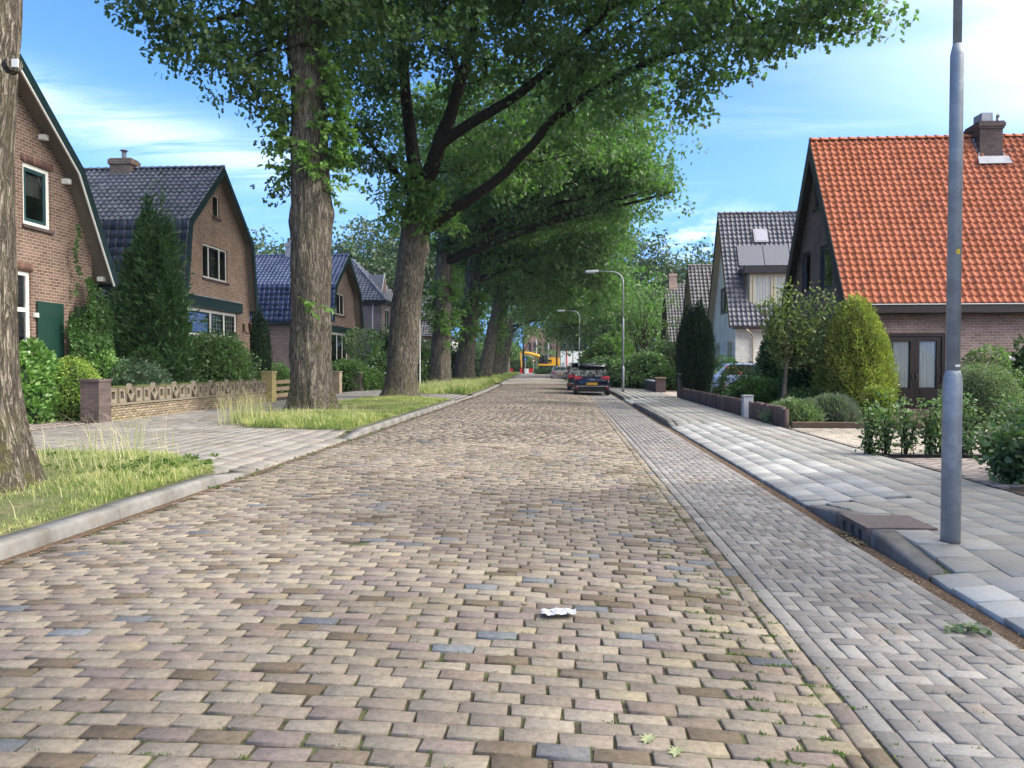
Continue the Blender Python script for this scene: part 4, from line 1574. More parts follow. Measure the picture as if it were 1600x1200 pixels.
# small gabled dormer on its street slope
m = MB()
m.prism([(-14.9, 61.6, 7.1), (-14.9, 63.8, 7.1), (-14.9, 62.7, 9.0)], (-3.2, 0, 0))
m.build('dormer', m_btile_many, h4)
m = MB()
m.prism([(-14.88, 61.75, 7.12), (-14.88, 63.65, 7.12), (-14.88, 62.7, 8.75)], (.02, 0, 0)); m.build('dormer_gable', m_farbrick, h4)
m = MB()
for a, b in (((61.5, 7.05), (62.7, 9.1)), ((62.7, 9.1), (63.9, 7.05))):
    m.prism([(-14.86, a[0], a[1]), (-14.86, b[0], b[1]), (-14.86, b[0], b[1] - .2), (-14.86, a[0], a[1] - .2)], (.05, 0, 0))
m.build('bargeboard', m_white, h4)

h5 = hip_house('detached_house', 'two storey brown brick house showing between the third and fourth trunks', -15.0, -24, 72, 80, 6.3, 9.6, m_wallH3, (m_gtile, m_gtile_many),
               wins=[dict(u0=72.8, u1=74.6, v0=4.2, v1=5.9, cols=2, sash=m_dark), dict(u0=76.5, u1=78.5, v0=4.2, v1=5.9, cols=2, sash=m_dark), dict(u0=73, u1=75.5, v0=1, v1=2.9, cols=2, sash=m_dark)])
p6 = [(87.0, 5.0), (90.2, 9.6), (93.4, 5.0)]
h6 = gable_house('brick_house', 'brick house with pale blue roof verge beside the fourth trunk', -14.5, 1, p6, 9, m_wallH2, None, windows=[dict(u0=88.6, u1=89.8, v0=4, v1=6, sash=m_dark), dict(u0=90.8, u1=92, v0=4, v1=6, sash=m_dark), dict(u0=88.3, u1=92, v0=1, v1=3, sash=m_dark, cols=3)],
                 tiles={'up': TB(.3, .36, (m_gtile, m_gtile_many))}, barge=m_lead)
m_flat = hip_house('rendered_house', 'low white rendered house at the far end of the tree row', -15, -24, 102, 110, 5.2, 5.9, m_white_wall, (m_gtile, m_gtile_many), wins=[dict(u0=104, u1=106, v0=1, v1=2.5, cols=2, sash=m_dark)])

# --- orange roofed house, east side
pr1 = [(24.6, 3.40), (28.3, 9.50), (32.0, 3.40)]
CH = (15.2, 28.0)
def skip_r1(u, v):
    x = 8.74 + u
    yy_, zz = 24.6 + v * .5187, 3.4 + v * .855
    return 14.35 < x < 15.05 and yy_ > 27.8
r1 = gable_house('tiled_house', 'brick house under a steep orange pantile roof', 8.74, -1, pr1, 9.6, m_wallR1, None, roof_over=.30,
                 windows=[dict(u0=27.9, u1=28.75, v0=7.15, v1=8.2, frame=m_dark, sash=m_dark, sill=m_dark, glass=m_glass_dark),
                          dict(u0=29.1, u1=30.15, v0=4.25, v1=5.75, frame=m_dark, sash=m_dark, glass=m_glass),
                          dict(u0=26.75, u1=28.05, v0=4.15, v1=5.7, frame=m_dark, sash=m_dark, glass=m_glass)],
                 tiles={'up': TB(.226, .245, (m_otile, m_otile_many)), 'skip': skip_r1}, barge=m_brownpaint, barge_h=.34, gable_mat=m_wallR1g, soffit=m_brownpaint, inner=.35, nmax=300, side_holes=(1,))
# camera-facing wall with the doors
OW = Vector((0, 25.05, 0))
NW = -Y_
slab(OW, X_, Z_, NW, [(9.06, 0), (18.1, 0), (18.1, 3.36), (9.06, 3.36)], [[(10.15, .12), (11.95, .12), (11.95, 2.52), (10.15, 2.52)], [(9.3, 1.0), (9.75, 1.0), (9.75, 2.4), (9.3, 2.4)]], .24).build('wall', m_wallR1, r1)
m = MB()
fw = .09
for a, b, c, d in ((10.15, 10.24, .12, 2.52), (11.86, 11.95, .12, 2.52), (10.24, 11.86, 2.42, 2.52)): m.fbox(OW, X_, Z_, NW, a, b, c, d, -.14, -.02)
fr = m.build('door_frame', m_brownpaint, r1)
for a in (10.245, 11.055):
    m = MB()
    b = a + .80
    m.fbox(OW, X_, Z_, NW, a, a + .13, .13, 2.41, -.12, -.06); m.fbox(OW, X_, Z_, NW, b - .13, b, .13, 2.41, -.12, -.06)
    m.fbox(OW, X_, Z_, NW, a + .13, b - .13, 2.27, 2.41, -.12, -.06); m.fbox(OW, X_, Z_, NW, a + .13, b - .13, .13, .78, -.12, -.06)
    for k in range(4): m.fbox(OW, X_, Z_, NW, a + .16, b - .16, .2 + k * .14, .31 + k * .14, -.06, -.045)
    dr = m.build('french_door', m_brownpaint, r1)
    m = MB(); m.fbox(OW, X_, Z_, NW, a + .13, b - .13, .78, 2.27, -.10, -.092); m.build('pane', m_glass_clear, dr)
    m = MB(); m.fbox(OW, X_, Z_, NW, (b - .07 if a < 11 else a + .04), (b - .05 if a < 11 else a + .06), 1.1, 1.22, -.06, .0); m.build('handle', m_steel, dr)
    cm = MB()
    n = 24
    for k in range(n):
        ua, ub = a + .15 + (b - a - .3) * k / n, a + .15 + (b - a - .3) * (k + 1) / n
        da, db = .03 * math.sin(k * 1.7), .03 * math.sin((k + 1) * 1.7)
        cm.poly([OW + X_ * ua + Z_ * .8 + NW * (-.14 + da), OW + X_ * ub + Z_ * .8 + NW * (-.14 + db), OW + X_ * ub + Z_ * 2.26 + NW * (-.14 + db), OW + X_ * ua + Z_ * 2.26 + NW * (-.14 + da)])
    cm.build('curtain', m_curtain, dr)
m = MB(); m.fbox(OW, X_, Z_, NW, 9.3, 9.75, 1.0, 2.4, -.12, -.08); m.build('side_window', m_glass_dark, r1)
m = MB(); m.box((8.74, 24.38, 3.12), (18.3, 24.6, 3.36)); m.build('fascia', m_brownpaint, r1)
m = MB(); m.box((8.74, 24.33, 3.365), (18.3, 24.46, 3.39)); m.build('gutter_lip', m_white, r1)
m = MB(); m.box((9.0, 24.6, 3.10), (18.2, 25.05, 3.13)); m.build('soffit', m_brownpaint, r1)
# lead flashing and big stepped chimney
m = MB()
m.box((14.32, 27.8, 8.2), (15.08, 28.7, 9.92)); m.box((14.28, 27.76, 9.68), (15.12, 28.74, 9.94)); m.box((14.25, 27.73, 9.76), (15.15, 28.77, 9.88))
ch = m.build('chimney', m_pillar, r1)
m = MB(); m.box((14.45, 27.95, 9.945), (14.82, 28.5, 10.28)); m.build('chimney_cap', m_lead, ch)
m = MB(); m.tube([(14.98, 27.95, 9.94), (14.98, 27.95, 10.1), (14.93, 27.86, 10.18)], .06, 8); m.build('flue_elbow', m_steel, ch)
m = MB()
for k in range(4):
    m.box((14.26, 27.78 + k * .12, 8.55 + k * .2), (14.318, 27.95 + k * .14, 8.85 + k * .2))
    m.box((15.082, 27.78 + k * .12, 8.55 + k * .2), (15.14, 27.95 + k * .14, 8.85 + k * .2))
d = Vector((0, .5187, .855)).normalized(); nn = Vector((0, -.855, .5187))
b0 = Vector((14.15, 27.6, 8.34)) + nn * .11
m.prism([b0, b0 + X_ * 1.1, b0 + X_ * 1.06 + d * .34, b0 + X_ * .04 + d * .34], nn * .03)
m.build('lead_flashing', m_lead, r1)
m = MB()
m.prism([Vector((15.9, 27.3, 7.9)) + nn * .05, Vector((16.7, 27.3, 7.9)) + nn * .05, Vector((16.7, 27.3, 7.9)) + nn * .05 + d * .8, Vector((15.9, 27.3, 7.9)) + nn * .05 + d * .8], nn * .03)
m.tube([(16.25, 27.5, 8.3), (16.25, 27.45, 9.1)], .1, 10); m.tube([(16.25, 27.45, 9.1), (16.25, 27.45, 9.25)], [.16, .09], 10); m.tube([(16.25, 27.45, 9.25), (16.25, 27.45, 9.4)], .09, 10)
m.build('flue_pipe', m_lead, r1)
# --- cream house, east side
pr2 = [(41.6, 3.55), (45.1, 10.2), (48.6, 3.55)]
def skip_r2(u, v):
    x = 8.8 + u
    y_, z_ = 41.6 + v * .4657, 3.55 + v * .885
    return (9.75 < x < 13.7 and z_ > 4.75 and z_ < 6.6)
r2 = gable_house('painted_house', 'cream painted brick house with dark tiled roof, dormer and solar panels', 8.8, -1, pr2, 9.0, m_white_brick, None, roof_over=.36,
                 windows=[dict(u0=43.3, u1=46.2, v0=4.45, v1=6.0, frame=m_sash, sash=m_dark, cols=3, fw=.09),
                          dict(u0=42.9, u1=44.3, v0=1.0, v1=2.85, frame=m_cream, sash=m_cream, cols=2, transom=.62),
                          dict(u0=46.2, u1=47.6, v0=.6, v1=2.85, frame=m_cream, sash=m_cream, cols=2, transom=.7)],
                 tiles={'up': TB(.25, .30, (m_btile, m_btile_many)), 'skip': skip_r2}, barge=m_brownpaint, barge_h=.16, soffit=m_soffit_cream, purlins=[(45.1, 9.5), (43.6, 7.1), (46.6, 7.1), (42.1, 4.3), (48.1, 4.3)],
                 chim=[((14.0, 45.1), .75, .7, 9.6, 11.1, m_wallR1, 1, False)], inner=.35, nmax=300)
m = MB(); m.tube([(9.6, 41.4, 3.4), (9.9, 41.7, 3.2), (10.05, 41.93, 3.0), (10.05, 41.93, .1)], .05, 8); m.build('downpipe', m_soffit_cream, r2)
# dormer
m = MB(); m.box((9.95, 42.25, 4.55), (13.6, 44.4, 6.5)); dm = m.build('dormer', m_cream, r2)
m = MB(); m.box((9.6, 41.9, 6.45), (13.95, 44.6, 6.8)); m.build('dormer_roof', m_fascia, r2)
OD = Vector((0, 42.25, 0))
m = MB()
for a in (10.12, 11.22, 12.32):
    m.fbox(OD, X_, Z_, NW, a, a + 1.02, 4.78, 4.85, .002, .06); m.fbox(OD, X_, Z_, NW, a, a + 1.02, 6.28, 6.35, .002, .06)
    m.fbox(OD, X_, Z_, NW, a, a + .07, 4.85, 6.28, .002, .06); m.fbox(OD, X_, Z_, NW, a + .95, a + 1.02, 4.85, 6.28, .002, .06)
m.build('dormer_window', m_cream, r2)
for a in (10.19, 11.29, 12.39):
    cm = MB(); n = 20
    for k in range(n):
        ua, ub = a + .88 * k / n, a + .88 * (k + 1) / n
        da, db = .015 + .012 * math.sin(k * 1.9), .015 + .012 * math.sin((k + 1) * 1.9)
        cm.poly([OD + X_ * ua + Z_ * 4.85 + NW * da, OD + X_ * ub + Z_ * 4.85 + NW * db, OD + X_ * ub + Z_ * 6.28 + NW * db, OD + X_ * ua + Z_ * 6.28 + NW * da])
    cm.build('curtain', m_curtain, r2)
    m = MB(); m.fbox(OD, X_, Z_, NW, a, a + .88, 4.85, 6.28, .035, .042); m.build('dormer_pane', m_glass_clear, r2)
# solar panels and roof window on the slope
d2 = Vector((0, 3.5, 6.65)).normalized(); n2 = Vector((0, -6.65, 3.5)).normalized()
def on2(x, z): return Vector((x, 41.6 + (z - 3.55) * 3.5 / 6.65, z)) + n2 * .10
for k in range(3):
    a = on2(9.6 + k * 1.42, 6.95)
    m = MB(); m.prism([a, a + X_ * 1.38, a + X_ * 1.38 + d2 * 1.35, a + d2 * 1.35], n2 * .04)
    m.build('solar_panel', m_solar, r2)
a = on2(10.6, 8.35)
m = MB(); m.prism([a, a + X_ * .78, a + X_ * .78 + d2 * .9, a + d2 * .9], n2 * .05); sk = m.build('roof_window', m_lead, r2)
a = on2(10.68, 8.43) + n2 * .052
m = MB(); m.prism([a, a + X_ * .62, a + X_ * .62 + d2 * .72, a + d2 * .72], n2 * .01); m.build('pane', m_skylight, sk)
# --- two more grey roofed houses further along
pr3 = [(53.3, 3.5), (56.6, 8.7), (59.9, 3.5)]
r3 = gable_house('brick_house', 'house with grey tiled roof and beige verge boards just past the cream house', 8.9, -1, pr3, 8.5, m_wallR1, None, roof_over=.6, windows=[dict(u0=55.6, u1=57.6, v0=4.2, v1=5.6, sash=m_dark, cols=2), dict(u0=54.6, u1=58.6, v0=1, v1=2.8, sash=m_dark, cols=3)],
                 tiles={'up': TB(.27, .33, (m_gtile, m_gtile_many))}, barge=m_brownpaint, soffit=m_soffit_cream, inner=.3, barge_h=.16)
pr4 = [(68.4, 3.5), (71.7, 8.9), (75.0, 3.5)]
r4 = gable_house('brick_house', 'grey roofed house with brick chimney half hidden by the bright green tree', 9.2, -1, pr4, 8.5, m_wallR1, None, roof_over=.4, windows=[dict(u0=70.6, u1=72.6, v0=4.2, v1=5.6, sash=m_dark, cols=2), dict(u0=69.6, u1=73.6, v0=1, v1=2.8, sash=m_dark, cols=3)],
                 tiles={'up': TB(.27, .33, (m_gtile, m_gtile_many))}, barge=m_brownpaint, inner=.3, chim=[((9.9, 71.7), .7, .7, 8.0, 9.9, m_wallR1, 1, False)])

# --- unseen house added beside the camera to shade the near road
pr0 = [(2.6, 3.4), (6.3, 9.5), (10.0, 3.4)]
r0_shade_house = gable_house('tiled_house', 'unseen orange roofed house added beside the viewer to shade the near road', 8.74, -1, pr0, 9.6, m_wallR1, None, roof_over=.30, windows=[dict(u0=5.0, u1=6.6, v0=4.2, v1=5.7, frame=m_dark, sash=m_dark)],
                  tiles={'up': TB(.226, .245, (m_otile, m_otile_many))}, barge=m_brownpaint, barge_h=.34, gable_mat=m_wallR1g, soffit=m_brownpaint, inner=.35)

# ------------------------------------------------------------- vegetation
def unit(a):
    return a / np.maximum(np.linalg.norm(a, axis=1, keepdims=True), 1e-9)


LEAF_OAK = (np.array([(0, 0, 0), (-.34, .30, -.05), (-.10, .40, 0), (-.36, .66, -.07), (0, 1, -.06), (.36, .66, -.07), (.10, .40, 0), (.34, .30, -.05)]),
            np.array([(0, 1, 2), (0, 2, 6), (2, 3, 4), (2, 4, 6), (6, 4, 5), (0, 6, 7)]))
LEAF_KITE = (np.array([(0, 0, 0), (-.30, .45, .05), (0, 1, -.06), (.30, .45, .05)]), np.array([(0, 2, 1), (0, 3, 2)]))
LEAF_OVAL = (np.array([(0, 0, 0), (-.26, .28, .05), (-.24, .66, .05), (0, 1, -.08), (.24, .66, .05), (.26, .28, .05)]), np.array([(0, 3, 2), (0, 2, 1), (0, 5, 4), (0, 4, 3)]))
LEAF_NEEDLE = (np.array([(0, 0, 0), (-.10, .5, 0), (0, 1, .0), (.10, .5, 0)]), np.array([(0, 2, 1), (0, 3, 2)]))


def leaves(P, T, size, templ, name, mat, parent=None, wid=1.0, nrm=None, **kw):
    """P base points, T tip directions"""
    n = len(P)
    T = unit(T)
    if nrm is None:
        nrm = rng.normal(size=(n, 3)) * .8 + np.array([0, 0, .8])
    X = unit(np.cross(T, nrm))
    Z = np.cross(X, T)
    V0, F0 = templ
    s = np.broadcast_to(size, n)[:, None, None]
    V = P[:, None, :] + s * (V0[None, :, 0, None] * wid * X[:, None, :] + V0[None, :, 1, None] * T[:, None, :] + V0[None, :, 2, None] * Z[:, None, :])
    F = (F0[None] + (np.arange(n) * len(V0))[:, None, None]).reshape(-1, 3)
    me = mesh_np(name, V.reshape(-1, 3), [F], [mat])
    return link(name, me, parent, **kw)


def clumped(lobes, per_m2, clump_r=.5, k=26, shell=.75):
    """leaf points inside ellipsoidal lobes, gathered in twig clumps; returns points and clump centres"""
    Ps, Cs = [], []
    for (c, r) in lobes:
        c = np.array(c, float); r = np.array(r, float)
        area = math.pi * (r[0] * r[2] + r[1] * r[2] + r[0] * r[1]) / 3
        n = max(3, int(area * per_m2 / k))
        d = unit(rng.normal(size=(n, 3)))
        rad = shell + (1 - shell) * rng.random((n, 1)) if False else rng.random((n, 1)) ** .42
        cc = c + d * rad * r * (1 + .12 * rng.normal(size=(n, 1)))
        kk = rng.integers(int(k * .5), int(k * 1.5), n)
        off = np.clip(rng.normal(size=(kk.sum(), 3)), -1.5, 1.5) * np.array([clump_r, clump_r, clump_r * .55])
        base = np.repeat(cc, kk, axis=0)
        Ps.append(base + off); Cs.append(base)
    return np.concatenate(Ps), np.concatenate(Cs)


def catmull(pts, n=6):
    P = [Vector(p) for p in pts]
    P = [P[0] * 2 - P[1]] + P + [P[-1] * 2 - P[-2]]
    out = []
    for i in range(1, len(P) - 2):
        for k in range(n):
            t = k / n
            a, b, c, d = P[i - 1], P[i], P[i + 1], P[i + 2]
            out.append(.5 * ((2 * b) + (c - a) * t + (2 * a - 5 * b + 4 * c - d) * t * t + (3 * b - a - 3 * c + d) * t ** 3))
    out.append(P[-2])
    return out


def trunk(parent, pts, rads, mat, seg=56, rings=110, flare=.45, ridge=.028, seed=0, burrs=()):
    C = catmull(pts, max(2, rings // (len(pts) - 1)))
    n = len(C)
    ts = np.linspace(0, 1, n)
    rr = np.interp(ts, np.linspace(0, 1, len(rads)), rads)
    V = []
    z0 = C[0].z
    for i, c in enumerate(C):
        h = c.z - z0
        fl = flare * math.exp(-h / .55)
        for s in range(seg):
            a = 2 * math.pi * s / seg
            lob = .5 + .5 * math.sin(a * 5 + seed + .6 * math.sin(a * 2 + seed))
            r = rr[i] * (1 + fl * (.35 + .65 * lob))
            q = Vector((math.cos(a) * 5.2 * rr[0] / .6, math.sin(a) * 5.2 * rr[0] / .6, h * .75 + seed))
            nz = noise.noise(q) + .5 * noise.noise(q * 2.3)
            f = abs(noise.noise(Vector((math.cos(a) * 9, math.sin(a) * 9, h * 1.1 + seed * 3))))
            r += ridge * (nz * .8 + (f - .2) * 1.6) + .05 * noise.noise(Vector((math.cos(a), math.sin(a), h * .55 + seed)))
            for (bh, ba, bs) in burrs:
                da = (a - ba + math.pi) % (2 * math.pi) - math.pi
                r += bs * math.exp(-((h - bh) / .28) ** 2 - (da / .6) ** 2)
            V.append((c.x + r * math.cos(a), c.y + r * math.sin(a), c.z))
    i = (np.arange(n - 1)[:, None] * seg + np.arange(seg)[None])
    j = (np.arange(n - 1)[:, None] * seg + (np.arange(seg)[None] + 1) % seg)
    F = np.stack([i, j, j + seg, i + seg], -1).reshape(-1, 4)
    top = np.array([[(n - 1) * seg + s for s in range(seg)]])
    return link('trunk', mesh_np('trunk', V, [F, top], [mat], True), parent)


def limb(parent, pts, r0, r1, mat, seg=9, n=5, name='branch'):
    C = catmull(pts, n)
    m = MB()
    k = len(C)
    R_ = [r0 + (r1 - r0) * (i / (k - 1)) ** .8 for i in range(k)]
    C = [c + Vector((noise.noise(c * .9), noise.noise(c * .9 + Vector((9, 0, 0))), noise.noise(c * .9 + Vector((0, 9, 0))))) * .10 * min(1, i / 2) for i, c in enumerate(C)]
    m.tube(C, R_, seg)
    return m.build(name, mat, parent, True)


def twigs(parent, sources, targets, mat, r=.05, seg=4, name='twigs'):
    """fine branching joined into one part"""
    m = MB()
    src = [Vector(s) for s in sources]
    for t in targets:
        t = Vector(t)
        s = min(src, key=lambda q: (q - t).length * (1.0 if q.z < t.z + .5 else 1.6))
        mid = (s + t) / 2 + Vector((random.uniform(-.3, .3), random.uniform(-.3, .3), random.uniform(0, .35))) * min(1, (t - s).length * .3)
        m.tube([s, mid, t], [r, r * .6, r * .2], seg, cap=False)
        src.append(mid)
    return m.build(name, mat, parent, True, kind='stuff')


def pt(u, v, Y):
    return tuple(at(u, v, Y))


# --- tree 1, at the frame edge
t1 = thing('oak_tree', 'big oak with a small white tag on its bark, nearest the camera on the verge', 'tree', (-6.1, 7.8, .15), 'oaks along the west verge')
tr1 = trunk(t1, [(-6.28, 7.8, .02), (-6.36, 7.8, 1.4), (-6.36, 7.8, 3.2), (-6.24, 7.8, 5.2), (-6.2, 7.9, 8.2)], [.52, .45, .45, .45, .42], m_bark, 60, 110, .42, .026, 3.3)
tg = at(17, 104, 7.45)
m = MB(); m.tube([tg, tg + Vector((.09, -.07, 0))], [.085, .075], 12); m.build('branch_stub', m_bark2, tr1)
tg = tg + Vector((.105, -.085, 0))
m = MB(); m.box((tg.x - .035, tg.y - .006, tg.z - .04), (tg.x + .035, tg.y + .006, tg.z + .04)); m.build('tree_tag', m_white, tr1)
lob1 = [((-6, 7.0, 13), (4.5, 4.5, 3)), ((-9, 9, 12), (3.5, 3.5, 2.4)), ((-4, 4, 12), (3, 3, 2.2))]
P, C = clumped(lob1, 60, .6)
leaves(P, rng.normal(size=P.shape) + [0, 0, -.5], rng.uniform(.15, .22, len(P)), LEAF_OAK, 'crown', m_oak, t1)
for c, _ in lob1: limb(t1, [(-6, 7.9, 8.0), ((c[0] - 6) / 2, (c[1] + 7.9) / 2, 10.2), c], .24, .06, m_limb)

# --- tree 2
t2 = thing('oak_tree', 'tall straight oak with moss at its flared foot and leafy shoots high on the trunk', 'tree', (-7.35, 23, .18), 'oaks along the west verge')
b = [pt(489, 648, 23), pt(486, 600, 23), pt(486, 470, 23), pt(486, 330, 23), pt(484, 200, 23), pt(478, 80, 23), pt(470, -60, 23), pt(462, -220, 23)]
b[0] = (b[0][0], b[0][1], .0)
tr2 = trunk(t2, b, [.68, .60, .575, .61, .52, .54, .50, .36], m_bark, 72, 190, .42, .042, 1.2, burrs=[(5.9, 3.3, .08), (6.1, .1, .10), (8.4, 3.1, .08), (3.6, 5.2, .05)])
L2 = [(300, 45, 21, 1.5, .95), (245, 8, 20, 1.2, .7), (365, 95, 21.5, 1.4, 1.0), (262, 60, 21, .7, .45), (332, 118, 21.5, .8, .5), (405, 145, 22.5, 1.0, .8), (390, 20, 22, 2.0, 1.4), (545, 60, 23.5, 1.5, 1.8), (520, 130, 24, 1.0, 1.0),
      (470, -70, 23, 3, 1.5), (350, -90, 21, 3.2, 1.8), (590, -40, 22, 2.6, 2.0), (442, 235, 23.4, .45, .7), (385, 150, 22.4, .5, .35), (440, 290, 23.5, .2, .35), (250, -60, 20, 2, 1.4), (415, 60, 22.8, 1.2, 1.4)]
lob2 = [(pt(u, v, Y), (r, r * .9, rz)) for u, v, Y, r, rz in L2] + [((-7.5, 23, 17), (7, 6.5, 3.2)), ((-2.5, 22, 15.5), (4.5, 4.5, 2.2))]
P, C = clumped(lob2, 140, .33, 40)
T = rng.normal(size=P.shape) * .8 + (P - C) * .8 + [0, 0, -.75]
leaves(P, T, rng.uniform(.14, .22, len(P)), LEAF_OAK, 'crown', m_oak, t2)
srcs = []
for pts_, r0, r1_ in (([pt(470, -30, 23), pt(430, -10, 22.5), pt(380, 20, 22), pt(300, 30, 21), pt(250, 10, 20.3)], .16, .03), ([pt(474, 30, 23), pt(450, 60, 22.8), pt(400, 90, 22), pt(360, 95, 21.6)], .10, .02),
                      ([pt(470, -60, 23), pt(530, -60, 23), pt(600, -60, 22)], .2, .04), ([pt(468, -80, 23), (-7.5, 23, 15), (-6, 22, 17)], .34, .08)):
    limb(t2, pts_, r0, r1_, m_limb); srcs += pts_
twigs(t2, srcs, [C[i] for i in rng.integers(0, len(C), 260)], m_limb, .035)
# leafy shoots growing straight from the trunk
def shoots(parent, spots, mat=m_shoot, n_twig=8, ln=.5, size=(.10, .17), drop=-.3):
    Pl, Tl = [], []
    m = MB()
    for (x, y, z), ax, ay, amt, spread in spots:
        for k in range(int(n_twig * amt)):
            a = math.atan2(ay, ax) + random.gauss(0, .75)
            d = Vector((math.cos(a), math.sin(a), random.uniform(-.6, .7))).normalized()
            p0 = Vector((x, y, z)) + Vector((random.gauss(0, .12), random.gauss(0, .12), random.gauss(0, spread)))
            L = ln * random.uniform(.5, 1.35)
            p1 = p0 + d * L * .55; p2 = p0 + d * L + Vector((0, 0, drop * L))
            m.tube([p0, p1, p2], [.008, .006, .003], 3, cap=False)
            for q in range(random.randint(9, 15)):
                t = random.uniform(.2, 1.05)
                c = (p0 * (1 - t) ** 2 + p1 * 2 * t * (1 - t) + p2 * t * t)
                Pl.append(tuple(c)); Tl.append((d.x * .5 + random.gauss(0, .6), d.y * .5 + random.gauss(0, .6), random.gauss(-.55, .5)))
    m.build('twigs', mat, parent, kind='stuff')
    leaves(np.array(Pl), np.array(Tl), rng.uniform(size[0], size[1], len(Pl)), LEAF_OVAL, 'shoot_leaves', mat, parent, kind='stuff')


sp2 = []
for (u, v, s, amt, spr) in ((515, 235, 1, 3.6, .30), (520, 200, 1, 4.4, .35), (515, 150, 1, 3.6, .4), (505, 110, 1, 2.2, .35), (505, 60, 1, 1.4, .4), (455, 220, -1, 2.6, .3), (452, 170, -1, 2.2, .35), (446, 120, -1, 1.4, .3), (440, 40, -1, 1.0, .4), (486, 150, 0, 1.2, .5), (455, 265, -1, 1.0, .2), (484, 240, 0, 1.6, .25),
                            (492, 478, 0, .5, .05), (502, 300, 1, .6, .05), (497, 20, 0, .8, .3), (512, 265, 1, 1.4, .2)):
    p = at(u, v, 23 - (.5 if s == 0 else .15))
    sp2.append((tuple(p), s if s else .2, -.5 if s else -1, amt, spr))
shoots(t2, sp2, ln=.62, n_twig=11, size=(.12, .23))

# --- tree 3, wide spreading
t3 = thing('oak_tree', 'leaning oak that forks low and spreads its canopy far over the road', 'tree', (-7.0, 33, .15), 'oaks along the west verge')
tr3 = trunk(t3, [(at(623, 640, 33).x, 33, 0), pt(627, 590, 33), pt(633, 500, 33), pt(642, 420, 33), pt(650, 350, 33), pt(656, 285, 33)], [.76, .68, .64, .60, .60, .42], m_bark, 60, 130, .38, .040, 6.1, burrs=[(4.9, 5.0, .1), (6.5, 0.2, .12)])
limbs3 = [([pt(656, 300, 33), pt(642, 220, 33), pt(630, 110, 32.6), pt(626, 10, 32), pt(632, -90, 31)], .36, .12),
          ([pt(660, 300, 33), pt(690, 215, 32), pt(716, 140, 31.2), pt(738, 50, 30.2), pt(748, -50, 30)], .38, .12),
          ([pt(684, 228, 32), pt(735, 192, 31), pt(800, 155, 29.6), pt(860, 105, 28.5), pt(925, 42, 27), pt(985, -20, 26)], .27, .09),
          ([pt(660, 362, 33), pt(718, 322, 32), pt(768, 288, 31), pt(830, 228, 30), pt(872, 182, 29), pt(930, 140, 27.6), pt(990, 108, 26.2), pt(1080, 72, 25), pt(1180, 40, 24), pt(1290, 20, 22.5)], .28, .04),
          ([pt(648, 315, 33), pt(612, 262, 33.4), pt(576, 222, 33), pt(550, 190, 32)], .20, .05),
          ([pt(872, 182, 29), pt(900, 120, 28), pt(960, 60, 27), pt(1040, 0, 26)], .14, .05),
          ([pt(626, 60, 32.2), pt(590, 20, 31.5), pt(560, -40, 31)], .16, .05),
          ([pt(720, 130, 31.2), pt(700, 60, 31), pt(690, -20, 31)], .16, .05)]
srcs = []
for pts_, a, c_ in limbs3:
    limb(t3, pts_, a, c_, m_limb, 10); srcs += catmull(pts_, 3)
L3 = [(1345, 18, 22, .75, .45), (1385, 30, 21.5, .4, .25), (1290, 30, 22.3, 1.0, .6), (1240, 40, 22.6, 1.0, .85), (1185, 68, 23, 1.15, .85), (1120, 60, 24, 1.6, 1.3), (1075, 150, 25, .95, .65), (1110, 105, 24.5, .9, .7), (1000, 75, 26, 1.8, 1.6), (1010, 150, 26, 1.1, .6),
      (955, 165, 27, 1.0, .7), (900, 60, 27, 2.0, 1.8), (890, 195, 29, 1.2, .9), (800, 30, 28, 2.3, 2.0), (850, 120, 29.5, 1.6, 1.3), (800, 225, 31.5, 1.6, 1.2), (740, 250, 33, 1.3, 1.0), (700, 60, 31.5, 2.2, 2.2), (760, 130, 32, 1.8, 1.6), (690, 190, 34, 1.6, 1.6), (600, 130, 33, 1.6, 1.8),
      (560, 190, 32, 1.3, 1.2), (590, 250, 33, 1.2, .8), (545, 245, 31, .8, .55), (600, 40, 31, 2, 1.8), (560, 60, 33, 1.6, 1.6), (600, 305, 33.5, .7, .5), (1200, -20, 23, 2.6, 1.4), (1330, -20, 21.5, 1.4, .6), (1050, -40, 25, 3, 1.8), (870, -60, 27, 3.5, 2), (700, -60, 30, 3.5, 2),
      (640, 320, 32.4, .5, .5), (930, 250, 31, .9, .5), (860, 265, 32, 1.2, .7), (905, 130, 28.5, 1.3, .9), (575, -40, 31, 2.4, 2), (535, 120, 32, 1.0, 1.1), (790, 290, 34, 1.3, .7)]
lob3 = [(pt(u, v, Y), (r, r * .95, rz)) for u, v, Y, r, rz in L3] + [((-4, 31, 19), (8, 7, 4)), ((2, 27, 17), (6, 6, 2.6))]
P, C = clumped(lob3, 145, .36, 40)
T = rng.normal(size=P.shape) * .8 + (P - C) * .8 + [0, 0, -.7]
leaves(P, T, rng.uniform(.16, .25, len(P)), LEAF_OAK, 'crown', m_oak, t3)
twigs(t3, srcs, [C[i] for i in rng.integers(0, len(C), 420)], m_limb, .04)
sp3 = []
for (u, v, s, amt, spr) in ((640, 330, -1, 3.2, .3), (630, 300, -1, 2.4, .3), (668, 335, .4, 3.4, .35), (655, 300, 0, 3.6, .4), (676, 300, 1, 2.4, .3), (640, 270, 0, 2.4, .3), (700, 340, 1, 1.2, .2), (620, 340, -1, .8, .2)):
    p = at(u, v, 33 - .6)
    sp3.append((tuple(p), s if s else .2, -.8, amt, spr))
shoots(t3, sp3, ln=.7, n_twig=10, size=(.14, .24))


